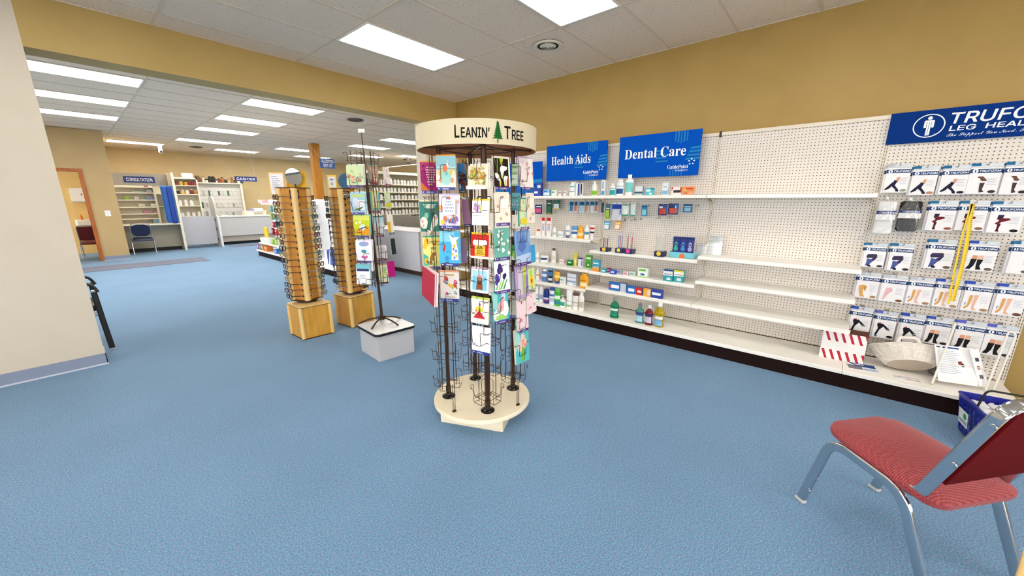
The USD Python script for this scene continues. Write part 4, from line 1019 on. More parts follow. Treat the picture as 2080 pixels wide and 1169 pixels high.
for u_, v_ in ((923, 835), (1052, 822)):
    p = at(u_, v_, 'z', .126) - [CX, CY, 0]
    part(car, 'wire_stop', cat(bx(p[0] - .012, p[0] + .012, p[1] - .008, p[1] + .008, .126, .134), tube([(p[0] - .008, p[1], .13), (p[0] - .008, p[1], .32)], .002, 4), tube([(p[0] + .008, p[1], .13), (p[0] + .008, p[1], .32)], .002, 4)), BROWN_METAL)
TIERS = [.215, .415, .615, .815, 1.015, 1.215, 1.415, 1.60]


def wire_rack(x, y, z0, z1, tiers, ang, faces=4, r0=.05, r1=.088, wr=.0017, half=.07, lip=.085):
    """The wire cage of pockets that turns about a pole."""
    ms = []
    for k in range(faces):
        a = ang + 2 * math.pi * k / faces
        n, t = np.array([math.cos(a), math.sin(a)]), np.array([-math.sin(a), math.cos(a)])
        P = lambda r, s, z: np.array([x + n[0] * r + t[0] * s, y + n[1] * r + t[1] * s, z])
        for s in (-.028, .028): ms.append(tube([P(r0, s, z0), P(r0, s, z1)], wr * 1.15, 4))
        for z in tiers:
            for s in (-1, 1):
                ms.append(tube(fillet([P(r0, s * .028, z), P(r1, s * .035, z - .004), P(r1 + .004, s * .037, z + lip), P(r1 + .002, s * half, z + lip), P(r0 * 1.2, s * (half + .008), z + lip - .012)], .012, 3), wr, 4))
            ms.append(tube([P(r0, -half, z + .01), P(r0, half, z + .01)], wr, 4))
            ms.append(tube([P(r1, -.035, z - .004), P(r1, .035, z - .004)], wr, 4))
    for z in tiers[::2]:
        ms.append(tube([(x + math.cos(b) * .019, y + math.sin(b) * .019, z + .03) for b in np.linspace(0, 2 * math.pi, 9)[:-1]], wr, 4, True))
        for b in range(faces):
            a = ang + 2 * math.pi * b / faces
            ms.append(tube([(x + math.cos(a) * .016, y + math.sin(a) * .016, z + .03), (x + math.cos(a) * r0, y + math.sin(a) * r0, z + .03)], wr, 4))
    return cat(ms)


OFF = {'F': .80, 'L': .22, 'R': -.80, 'B': .0}
for k, (x, y) in POLES.items():
    part(car, 'wire_rack', wire_rack(x - CX, y - CY, .2, 1.75, TIERS, TH + math.pi - OFF[k]), WIRE)

# ---- what is printed on the cards (a unit square, then stretched to the card)
def flowers(bg, cols, n, seed, leaf='#6a9c4c', box=(.06, .06, .94, .94), r=.06):
    q = random.Random(seed); s = [(bg, rect(0, 0, 1, 1))]
    for k in range(n):
        x, y = q.uniform(box[0] + r, box[2] - r), q.uniform(box[1] + r, box[3] - r); rr = r * q.uniform(.6, 1.25)
        s.append((leaf, affinity.rotate(disc(x + rr * .8, y - rr * .7, rr * .7, .45, 3), q.uniform(0, 180))))
        c = cols[q.randrange(len(cols))]
        s.append((c, union_all([disc(x + rr * .6 * math.cos(t), y + rr * .45 * math.sin(t), rr * .5, 1, 2) for t in np.linspace(0, 6.28, 6)[:-1]])))
        s.append(('#f4d860' if k % 2 else '#fbf4e4', disc(x, y, rr * .22, 1, 2)))
    return s


def writing(c, x, y, w, n, dy=.07, seed=1):
    q = random.Random(seed); out = []
    for k in range(n):
        a = w * q.uniform(.5, 1.0); xx = x + (w - a) / 2; yy = y - dy * k
        while a > .04:
            b = q.uniform(.04, .11); b = min(b, a); out.append(rect(xx, yy, xx + b, yy + dy * .5)); xx += b + .02; a -= b + .02
    return [(c, out)]


def D_scooter():
    return [('#bfe0e4', rect(0, 0, 1, 1)), ('#9cd0dc', rect(0, .66, 1, 1)), ('#f4ece0', rect(0, 0, 1, .42)), ('#7fb0b8', rect(0, .58, 1, .61)), ('#f0c050', disc(.2, .46, .09)), ('#f6e0a0', disc(.08, .5, .07)), ('#f2cc58', disc(.8, .5, .1)), ('#f8ecc0', disc(.9, .46, .08)),
            ('#a8dcd0', union_all([disc(.5, .3, .24, 1.2), rect(.46, .3, .62, .52)])), ('#e8a888', disc(.22, .22, .09)), ('#e8a888', disc(.82, .22, .09)), ('#f0844c', affinity.rotate(disc(.45, .6, .11, 1.1), 30)), ('#f6efe6', disc(.6, .72, .075)), ('#f6efe6', affinity.rotate(disc(.6, .84, .03, 1, 3), 0)), ('#4a4a54', disc(.64, .74, .02)), ('#7cc4c4', rect(.44, .38, .6, .5))]
def D_calla():
    return [('#f2ead8', rect(0, 0, 1, 1)), ('#241710', rect(0, 0, .9, .98)), ('#6a8c2c', poly((.22, .98), (.30, .98), (.24, .5), (.18, .5))), ('#c8cc3c', poly((.38, .98), (.60, .98), (.5, .7), (.40, .8))), ('#4c6a28', poly((.02, .98), (.1, .98), (.2, .6))), ('#f6f4f0', poly((.34, .62), (.48, .74), (.84, .70), (.80, .60), (.62, .54), (.52, .30), (.44, .34), (.42, .5))), ('#d4d060', poly((.46, .4), (.52, .48), (.52, .28), (.46, .3))),
            ('#f4f0ea', poly((.06, .46), (.2, .48), (.34, .36), (.42, .16), (.2, .24), (.08, .34))), ('#f4f0ea', poly((.56, .3), (.66, .40), (.86, .36), (.78, .24), (.76, .04), (.62, .04))), ('#e0c048', poly((.62, .22), (.74, .26), (.72, .02), (.62, .02))), ('#d8cc58', poly((.30, .2), (.42, .2), (.40, .02), (.32, .02))), ('#8c4030', rect(.8, .02, .9, .3))]
def D_iris():
    return [('#f4f2f4', rect(0, 0, 1, 1)), ('#4aa048', poly((.05, .04), (.12, .04), (.3, .5), (.24, .52))), ('#6cbc3c', poly((.3, .04), (.42, .04), (.7, .42), (.64, .44))), ('#3c8c48', poly((.5, .04), (.62, .04), (.84, .36), (.8, .38))), ('#8ccc4c', poly((.18, .04), (.26, .04), (.46, .34), (.42, .36))), ('#3c2c84', union_all([disc(.36, .8, .13, .9), disc(.3, .68, .12, 1.1), disc(.46, .7, .1)])), ('#52409c', union_all([disc(.14, .46, .13), disc(.22, .38, .1), disc(.1, .3, .1)])), ('#2a2468', union_all([disc(.62, .46, .1), disc(.7, .5, .08), disc(.3, .78, .05)])), ('#9cc4d8', union_all([rect(.62, .82, .92, .835), rect(.66, .86, .9, .875)]))]
def D_beer():
    return [('#cc2420', rect(0, 0, 1, 1)), ('#f4eedc', rect(0, 0, 1, .1)), ('#f0c440', rect(.22, .12, .80, .62)), ('#faf6ec', union_all([disc(.22 + .14 * k, .66, .12) for k in range(5)])), ('#5a3c14', text('CHEERS', .075, bold=True, simple=2) if False else rect(0, 0, .001, .001))] + writing('#6a4a14', .26, .50, .5, 5, .08, 4) + [('#e05c3c', union_all([rect(.2 + .15 * k, .86, .22 + .15 * k, .93) for k in range(5)]))]
def D_otter():
    return [('#f2f4f4', rect(0, 0, 1, 1)), ('#7cc8e0', rect(.08, .1, .92, .94)), ('#a8dcec', rect(.08, .7, .92, .94)), ('#8c4a24', union_all([disc(.5, .34, .2, .85, 5), disc(.5, .56, .15, 1, 5), rect(.32, .12, .44, .3), rect(.56, .12, .68, .3)])), ('#5c2c14', disc(.5, .46, .12)), ('#c08860', disc(.5, .56, .08)), ('#e8a8c0', union_all([disc(.36 + .07 * k, .70, .05) for k in range(5)])), ('#d86888', union_all([disc(.4, .7, .02), disc(.55, .71, .02)]))]
def D_peacock():
    return [('#3c8478', rect(0, 0, 1, 1)), ('#f0e8d4', union_all([disc(.2, .3, .2), disc(.75, .38, .22), disc(.5, .16, .2)])), ('#2c6a60', poly((.60, .72), (.82, .62), (.60, .3), (.52, .05), (.30, .05), (.44, .4))), ('#e09cb0', union_all([disc(.12, .34, .06), disc(.85, .46, .06), disc(.16, .2, .05)])), ('#dfe8d8', union_all([rect(.3, .84, .8, .87), rect(.36, .78, .72, .80)])), ('#8cc0a8', disc(.35, .54, .1))] + writing('#cfe4d8', .2, .88, .7, 2, .08, 2)
def D_deer():
    return [('#f2e684', rect(0, 0, 1, 1)), ('#eac22c', union_all([disc(.2, .84, .14), disc(.1, .7, .1), disc(.75, .84, .1)])), ('#d86438', union_all([disc(.66, .76, .05), disc(.28, .9, .05)])), ('#46b09c', poly((0, .04), (.3, .04), (.26, .36), (0, .46))), ('#f4b42c', disc(.14, .2, .1)), ('#cfe08c', poly((.3, 0), (1, 0), (1, .2), (.4, .16))), ('#9c6c38', poly((.32, .06), (.44, .06), (.48, .2), (.6, .2), (.62, .36), (.76, .42), (.66, .5), (.54, .46), (.44, .58), (.46, .44), (.36, .3))), ('#5c3c1c', centred(text('birthday', .085, bold=True, wide=.7, simple=2), .60, .62))]
def D_bluebird():
    return [('#4ab0dc', rect(0, 0, 1, 1)), ('#86d0ec', rect(0, .7, .7, 1)), ('#cc2c30', union_all([affinity.rotate(disc(.2, .46, .1, .55), -20), disc(.24, .56, .05)])), ('#e8eef2', poly((.56, .1), (.9, .1), (.86, .5), (.78, .74), (.96, .86), (.6, .84), (.44, .94), (.58, .6))), ('#2c5ca0', poly((.5, .96), (.7, .8), (.64, .9))), ('#e8b83c', union_all([disc(.7, .56, .06), disc(.62, .3, .05), disc(.82, .68, .04), disc(.8, .24, .05)])), ('#6c7cc0', union_all([disc(.66, .46, .05), disc(.78, .4, .05), disc(.7, .18, .05)])), ('#3c8cc8', union_all([rect(.3, .36, .5, .39), disc(.34, .14, .1)]))]
def D_butterflies():
    s = flowers('#e8e2f0', ['#f0a02c', '#e0682c', '#e04c88', '#f0cc3c', '#8c6cc0'], 26, 11, '#9c78c8', (.0, .0, 1, 1), .08)
    return s + [('#fbfaf6', rect(.18, .36, .80, .86))] + writing('#9cacc0', .26, .76, .46, 4, .1, 3) + [('#4c7cc4', poly((.56, .12), (.72, .34), (.74, .1))), ('#3c64b0', poly((.56, .12), (.44, .26), (.48, .06)))]
def D_dress():
    return [('#f4efe6', rect(0, 0, 1, 1)), ('#8c5a80', disc(.5, .78, .06)), ('#e0c838', union_all([disc(.36, .6, .09), disc(.5, .66, .08), disc(.62, .58, .09)])), ('#7cb44c', disc(.5, .54, .08)), ('#cc2c34', poly((.42, .5), (.54, .5), (.84, .22), (.14, .22))), ('#e07838', disc(.3, .52, .05)), ('#b0a898', union_all([rect(.4, .12, .42, .22), rect(.56, .12, .58, .22), rect(.2, .05, .7, .06)]))]
def D_baby():
    return [('#4cb4b8', rect(0, 0, 1, 1)), ('#8cd4cc', poly((.0, .5), (.3, .3), (.3, 1), (0, 1))), ('#e4f0e4', union_all([disc(.7, .4, .3), disc(.2, .2, .2)])), ('#e8aab0', union_all([disc(.5, .5, .2, 1, 5), disc(.62, .68, .1), disc(.66, .8, .15, 1, 5)])), ('#c8dcea', disc(.7, .86, .13)), ('#b87888', union_all([disc(.5, .46, .05), disc(.64, .8, .03)])), ('#a8cc6c', poly((.1, .04), (.9, .04), (.6, .22), (.2, .18)))]
def D_tulip():
    return [('#5cc0c4', rect(0, 0, 1, 1)), ('#a4dcd4', poly((0, .4), (.4, .6), (.3, 1), (0, 1))), ('#f2c8b4', union_all([disc(.56, .72, .18, .9), disc(.34, .5, .16), disc(.7, .56, .16)])), ('#e89c98', union_all([disc(.56, .62, .1), disc(.7, .5, .07)])), ('#7cbc3c', poly((.46, .5), (.54, .5), (.6, .05), (.4, .05))), ('#5ca044', poly((.6, .4), (.7, .44), (.62, .05), (.54, .05)))]
def D_purple():
    return [('#a0206c', rect(0, 0, 1, 1)), ('#c03c80', poly((0, .7), (1, .9), (1, 1), (0, 1))), ('#c87038', poly((0, 0), (.5, 0), (0, .32))), ('#d88838', poly((.85, 1), (1, 1), (1, .6)))] + writing('#f4d0e0', .3, .80, .6, 8, .085, 9)
def D_blank(): return [('#f0eff4', rect(0, 0, 1, 1)), ('#d4d2dc', rect(.86, .1, .87, .9))]
def D_pansy(): return [('#f2f1f4', rect(0, 0, 1, 1)), ('#b08cc8', union_all([disc(.2, .82, .09), disc(.34, .72, .09), disc(.3, .6, .08)])), ('#d8a0b0', disc(.16, .68, .09)), ('#c8c850', union_all([disc(.5, .68, .07), disc(.44, .8, .06)])), ('#a8b890', disc(.5, .55, .06)), ('#7c7c84', rect(.04, .38, .84, .39))]
def D_mesh(): return flowers('#f2ecd8', ['#c8b83c', '#a8a83c', '#e0c860', '#d8943c', '#eae2b0'], 44, 5, '#7c8c34', (.06, .16, .92, .96), .07) + [('#f4f2ea', rect(0, 0, 1, .13))]
def D_cream(): return flowers('#f0e4d4', ['#d8b090', '#c89878', '#b8a0a8'], 9, 6, '#b0a890', (.02, .02, .98, .98), .05) + [('#f8f2ea', rect(.28, .5, .86, .84)), ('#c8b0a0', rect(.3, .82, .86, .828))]
def D_teal(): return flowers('#6cb0a0', ['#eaf2ea', '#d4e6dc', '#f6f6f0'], 14, 8, '#4c9484', (.1, .0, 1, 1), .08)
def D_rose(): return flowers('#f3e8e2', ['#d8a8b4', '#b890b0', '#c87890'], 11, 12, '#b4bca0', (.0, .0, 1, 1), .055)
def D_garden(): return flowers('#d4e4b8', ['#e8e47c', '#a8d0c8', '#e8b870', '#f0f0e0'], 12, 14, '#8cb88c', (.0, .0, 1, 1), .08) + [('#dcd03c', poly((0, .1), (1, .1), (1, .36), (0, .28)))]
def D_blue(): return [('#7098d0', rect(0, 0, 1, 1)), ('#5878b8', poly((.1, .5), (.5, .95), (.7, .5), (.4, .3))), ('#b8cce8', poly((0, 0), (1, 0), (1, .3), (0, .22))), ('#8cb0dc', poly((.6, 1), (1, 1), (1, .5)))]
def D_lilac(): return [('#b8a0c8', rect(0, 0, 1, 1)), ('#d4c8d8', rect(.15, .1, .5, .9)), ('#a8c448', poly((.5, .1), (.62, .1), (.8, .9), (.6, .96))), ('#c8d84c', disc(.7, .84, .14)), ('#8c74a8', rect(.8, .1, .95, .7))]
def D_sun(): return [('#cfe2a8', rect(0, 0, 1, 1)), ('#f0c82c', disc(.5, .4, .3)), ('#8c5424', disc(.5, .4, .12)), ('#7cb03c', rect(.4, .0, .6, .15)), ('#b0d840', disc(.4, .8, .2))]
def D_bouquet(): return flowers('#f6f1ea', ['#e05c8c', '#f0c44c', '#c83c44', '#7cb8d0', '#f0a878'], 12, 21, '#5c7c50', (.12, .12, .88, .88), .075) + [('#c8a860', rect(.3, .88, .75, .93)), ('#c4b8a8', rect(.25, .05, .8, .09))]
def D_pink(): return flowers('#f3d8dc', ['#d87888', '#8c4c54', '#f0f0ec'], 7, 31, '#c8a8a0', (.05, .1, .95, .95), .07)
def D_dark(): return flowers('#3c7cb8', ['#2a2430', '#7a3440', '#c8ccd8', '#48404c'], 22, 41, '#23304c', (.0, .0, 1, .75), .1)
def D_green(): return [('#a8c89c', rect(0, 0, 1, 1)), ('#dcead4', rect(.1, .1, .9, .5)), ('#c4dcb0', rect(.0, .66, 1, .8)), ('#6a9464', rect(.2, .56, .8, .59))]
def D_grass(): return [('#e8efe4', rect(0, 0, 1, 1)), ('#5cb048', rect(0, .3, 1, 1)), ('#b0d43c', disc(.55, .35, .25)), ('#2c5c2c', rect(.1, .7, .8, .76))]
def D_plain(c): return [(c, rect(0, 0, 1, 1))]


def plane_at(u, v, p, n):
    d = _F + _R * (u - 1040) / FPX - _U * (v - 584.5) / FPX
    return EYE + d * (((p[0] - EYE[0]) * n[0] + (p[1] - EYE[1]) * n[1]) / (d[0] * n[0] + d[1] * n[1]))


def normal(deg):
    a = math.radians(deg)
    return CDIR * math.cos(a) + LDIR * math.sin(a)


PF, PL, PR, PB = (np.array(POLES[k]) for k in 'FLRB')
FACES = {1: (PL + .11 * LDIR + .02 * CDIR, -10), 2: (PL + .09 * CDIR, 12), 3: (PF + .035 * CDIR + .06 * LDIR, 34), 4: (PF + .035 * CDIR - .06 * LDIR, -34), 5: (PR + .075 * CDIR - .04 * LDIR, -44), 6: (PR - .12 * LDIR, -52),
         7: (PB + .088 * CDIR, 4), 8: (PR + .03 * CDIR + .085 * LDIR, 20), 9: (PL + .02 * CDIR - .1 * LDIR, -35), 10: (PL + .14 * LDIR, 70)}


def card(u0, u1, vt, vb, face, design, label, env=None, strip=None, faces=FACES, rack=None, org=(0, 0), thick=.006, name='greeting_card', what='greeting card'):
    p, deg = faces[face]
    n = normal(deg); r = np.array([-n[1], n[0]])          # to the right as one faces it
    vm = (vt + vb) / 2
    a, b = plane_at(u0, vm, p, n), plane_at(u1, vm, p, n)
    w = abs((b - a)[:2] @ r); c = (a + b) / 2
    zb, zt = height(vb, c[0], c[1]), height(vt, c[0], c[1]); h = zt - zb
    rz = math.degrees(math.atan2(n[1], n[0])) + 180     # local -x faces out
    tilt = 4
    t = thing(name, label, what, (c[0], c[1], zb), rz)
    part(t, 'folded_sheet', moved(rbox(0, thick, -w / 2, w / 2, 0, h, .0015, 6), ry=tilt), mat('card_stock', (238, 234, 226), .6))
    V, F, T = onto(art([(cc, affinity.scale(union_all(g) if isinstance(g, list) else g, w, h, origin=(0, 0))) for cc, g in design]), (-.0002, w / 2, 0), RIGHT, UP)
    m = moved(trimesh.Trimesh(V, F, process=False), ry=tilt)
    part(t, 'picture', m, PRINT, tint=T)
    if env:
        e = thing('envelope', env[1], 'envelope', (c[0] - n[0] * .010 , c[1] - n[1] * .010, zb + .002), rz)
        sh = env[2] if len(env) > 2 else 1
        part(e, 'envelope_sheet', moved(rbox(0, .010, -w / 2 - (.006 if sh > 0 else -.004) * 1, w / 2 + (.006 if sh < 0 else -.004), .0, h + .008, .0015, 6), ry=tilt), mat('envelope_' + env[0][1:], env[0], .6))
    if strip and rack is not None:
        o = np.array([org[0], org[1], 0])
        cc = np.array([c[0] + n[0] * .004, c[1] + n[1] * .004, zb - .018 - (.2795 if rack is not car else 0)]) - o
        ww = w * .9
        ang = math.radians(rz)
        R2 = np.array([[math.cos(ang), -math.sin(ang)], [math.sin(ang), math.cos(ang)]])
        lm = moved(bx(0, .0015, -ww / 2, ww / 2, 0, .018), cc, rz=rz)
        l = part(rack, 'pocket_label', lm, mat('label_' + strip[0][1:], strip[0], .4))
        tx = text(strip[1], .0075, bold=True, simple=3)
        V, F, T = onto(art([('#e8ecf8', rect(ww * .06, .006, ww * .12, .012)), ('#e4e8f8', put(affinity.scale(tx, min(1, ww * .5 / tx.bounds[2]), 1, origin=(0, 0)), ww * .3, .0055))]), (-.0002, ww / 2, 0), RIGHT, UP)
        m = moved(trimesh.Trimesh(V, F, process=False), cc, rz=rz)
        part(l, 'lettering', m, PRINT, tint=T)
    return t


NB, PV = ('#20308c', 'Birthday'), ('#4a2c80', 'Sympathy')
G = 'card pockets of the carousel'
CARDS = [
    (854, 889, 329, 387, 1, D_purple(), 'magenta card of white handwriting, top left of the carousel', ('#d8a848', 'gold envelope behind the magenta card', 1), NB),
    (885.5, 925, 316, 380, 2, D_scooter(), 'card of a rabbit on a mint scooter, highest on the carousel', ('#e0a040', 'orange envelope behind the scooter card', -1), NB),
    (931, 946, 331, 386, 9, D_dark(), 'dark blue patterned card glimpsed right of the scooter card', None, ('#1c2c50', 'Birthday')),
    (950, 990, 335, 384, 3, D_mesh(), 'card of tangled yellow and green flowers, top row', ('#f0ede0', 'white envelope behind the tangled flowers card', 1), None),
    (1004, 1037, 320, 379, 4, D_calla(), 'dark card of three white calla lilies', ('#f2ecdc', 'cream envelope behind the calla lily card', 1), PV),
    (1038, 1052, 333, 377, 8, D_green(), 'narrow pale green card deep inside, right of the calla lilies', None, None),
    (1058, 1084, 321, 380, 5, D_rose(), 'pale card of loose pink blossoms, top right of the carousel', ('#c0a4d8', 'lavender envelope behind the pink blossoms card', 1), PV),
    (853, 891, 409, 470, 1, D_peacock(), 'green card of a peacock among flowers', ('#f0e0c0', 'cream envelope behind the peacock card', 1), None),
    (892, 934, 396, 458, 2, D_butterflies(), 'card framed by bright flowers and a blue butterfly', ('#c8c0e4', 'lilac envelope behind the butterfly card', -1), NB),
    (940, 956, 405, 455, 9, D_plain('#a878a0'), 'mauve card edge between the butterfly card and the pansy card', None, ('#1c2c50', 'Birthday')),
    (958, 992, 407, 457, 3, D_pansy(), 'white card with a small spray of pansies and a line', ('#f0d838', 'bright yellow envelope behind the pansy card', -1), None),
    (1006, 1037, 393, 452, 4, D_cream(), 'cream card with a framed verse and brown butterflies', ('#f2e6d4', 'ivory envelope behind the framed verse card', 1), PV),
    (1038, 1056, 391, 427, 8, flowers('#5c98a0', ['#d8a8c8', '#98c8d0'], 6, 51), 'grey teal card deep inside below the pale green card', None, None),
    (1057, 1075, 404, 460, 5, D_garden(), 'green and yellow garden card on the right side', ('#3cb0a0', 'teal envelope behind the garden card', 1), ('#7c5c9c', 'Sympathy')),
    (1072, 1087, 391, 452, 6, D_cream(), 'cream floral card at the right edge, level with the garden card', None, None),
    (1038, 1050, 436, 480, 8, flowers('#e8e0d4', ['#c84838', '#3c3c40'], 5, 61), 'card of red birds deep inside the carousel', None, None),
    (860, 895, 482, 541, 1, D_deer(), 'yellow birthday card of a fawn under leaves', ('#3cac98', 'green envelope behind the fawn card', 1), NB),
    (893, 935, 472, 534, 2, D_bluebird(), 'blue card of a red bird and patterned dragonfly', ('#6cc0e4', 'sky blue envelope behind the red bird card', -1), NB),
    (937, 949, 484, 534, 9, D_plain('#9c84ac'), 'dusky purple card edge right of the red bird card', None, None),
    (956, 992, 476, 525, 3, D_beer(), 'red card of a foaming yellow beer glass', ('#f0cc20', 'golden envelope behind the beer glass card', -1), None),
    (1005, 1036, 463, 522, 4, D_teal(), 'sea green card of white blossoms', ('#e4eae0', 'pale envelope behind the white blossoms card', 1), PV),
    (1037, 1050, 498, 528, 8, D_grass(), 'bright grass green card deep inside the carousel', None, None),
    (1050, 1079, 471, 532, 5, D_blue(), 'soft blue watercolour card on the right side', ('#6c98d4', 'blue envelope behind the watercolour card', 1), PV),
    (1077, 1088, 497, 533, 6, D_plain('#3c9cd0'), 'bright blue card at the right edge of the carousel', None, None),
    (856, 880, 548, 610, 10, D_plain('#b82844'), 'crimson card turned edge-on at the left of the carousel', ('#f0d0d4', 'pink envelope behind the crimson card', 1), None),
    (894, 932, 553, 606, 2, D_bouquet(), 'white card of a mixed bouquet, lowest on the left pole', ('#f0b090', 'peach envelope behind the mixed bouquet card', -1), NB),
    (956, 991, 547, 594, 3, D_otter(), 'card of a brown otter in a pink flower crown', ('#d8bce0', 'lilac envelope behind the otter card', -1), None),
    (1006, 1036, 530, 589, 4, D_iris(), 'white card of purple irises', ('#6cc4c8', 'turquoise envelope behind the iris card', 1), PV),
    (1036, 1050, 552, 592, 8, D_plain('#c8ccd4'), 'light grey card deep inside beside the iris card', None, None),
    (1050, 1075, 541, 604, 5, D_lilac(), 'lilac card with a yellow green stem', ('#9c7cb0', 'purple envelope behind the lilac card', 1), None),
    (1075, 1087, 545, 586, 6, D_sun(), 'sunflower card at the right edge of the carousel', None, None),
    (956, 991, 608, 657, 3, D_dress(), 'cream card of a girl in a red skirt', ('#c4dc58', 'lime envelope behind the red skirt card', -1), None),
    (1003, 1034, 594, 650, 4, D_baby(), 'turquoise card of a pink baby animal', ('#84d0d4', 'aqua envelope behind the baby animal card', 1), PV),
    (1035, 1051, 601, 640, 8, flowers('#b8b0a4', ['#6c6864', '#8c4038'], 3, 71), 'greyish brown card deep inside beside the baby animal card', None, NB),
    (1052, 1074, 607, 668, 5, D_pink(), 'pale pink card of a pawprint and posies', ('#b8d8c8', 'mint envelope behind the pawprint card', 1), PV),
    (1072, 1090, 596, 635, 6, D_pink(), 'pink bird card at the right edge, lower half', None, None),
    (958, 995, 664, 713, 3, D_blank(), 'plain white card back, lowest on the middle pole', None, NB),
    (1049, 1076, 671, 735, 5, D_tulip(), 'turquoise card of peach tulips, lowest on the right pole', ('#f0e0c8', 'cream envelope behind the tulip card', 1), None)]
for a in CARDS: card(*a, rack=car, org=(CX, CY))

# ------------------------------------------------------------------ the white box and the slim card rack on it
bx0 = np.array([1.655, 3.05]); e1 = np.array([.985, -.075]); e1 /= np.linalg.norm(e1); e2 = np.array([-e1[1], e1[0]])
ang = math.degrees(math.atan2(e1[1], e1[0]))
ctr = bx0 + e1 * .19 + e2 * .20
box_ = thing('display_box', 'white laminate box with a black edged top under the slim card rack', 'display stand', (ctr[0], ctr[1], 0), ang)
part(box_, 'carcass', rbox(-.185, .185, -.195, .195, 0, .255, .003), mat('laminate_white', (194, 194, 197), .4))
tp = extrude(sbox(-.16, -.17, .16, .17).buffer(.05, 6), .022); tp.apply_translation((0, 0, .255)); part(box_, 'top_edge', tp, BLACK)
tp = extrude(sbox(-.16, -.17, .16, .17).buffer(.045, 6), .004); tp.apply_translation((0, 0, .2755)); part(box_, 'top', tp, mat('top_white', (232, 232, 234), .25))
RK = at(776, 645, 'z', .315)[:2]
rk = thing('card_rack', 'slim brown card rack on a five legged foot on the white box', 'card display', (RK[0], RK[1], .2795))
LN = np.array([*(LDIR * .040), 0])          # the pole leans a little
part(rk, 'pole', tube([(0, 0, .02), LN * .5 + (0, 0, .71), LN + (0, 0, 1.40)], .014, 12), BROWN_METAL, 30)
part(rk, 'upper_rod', tube([LN + (0, 0, 1.38), LN * 1.15 + (0, 0, 1.80)], .004, 8), WIRE)
part(rk, 'tag', moved(rbox(-.03, .03, -.004, .004, 1.795, 1.83, .003), LN * 1.15, rz=-45), PAPER)
part(rk, 'hub', cyl(0, 0, .02, .06, .03, 16), BROWN_METAL, 30)
for k, (u, v) in enumerate(((727, 657), (752, 670), (812, 661), (815, 646), (770, 640))):
    p = at(u, v, 'z', .285)[:2] - RK
    p = p / np.linalg.norm(p) * min(np.linalg.norm(p), .26)
    part(rk, 'foot_leg', tube(fillet([(p[0] * .1, p[1] * .1, .045), (p[0] * .6, p[1] * .6, .035), (p[0] * .97, p[1] * .97, .006)], .05), .008, 6), BROWN_METAL, 40)
FC2 = {'a': (RK + .10 * CDIR + .115 * LDIR, 14), 'b': (RK - .05 * CDIR - .06 * LDIR, -16), 'c': (RK - .08 * CDIR - .12 * LDIR, -52)}
T2 = [height(v, RK[0], RK[1]) - .2795 for v in (576, 526, 476, 426, 378, 330)]
part(rk, 'wire_rack', cat(wire_rack(*(.10 * CDIR + .115 * LDIR), T2[0] - .03, T2[-1] + .10, T2, TH + math.pi - .24, 1, -.02, .02, .0024, .08, .075), wire_rack(*(.01 * LDIR), T2[0] - .03, T2[-1] + .10, T2, TH + math.pi + .28, 3, .045, .085, .0024, .07, .075)), WIRE)
RB, RV = ('#8c1c48', 'Family'), ('#4a3490', 'Kids')
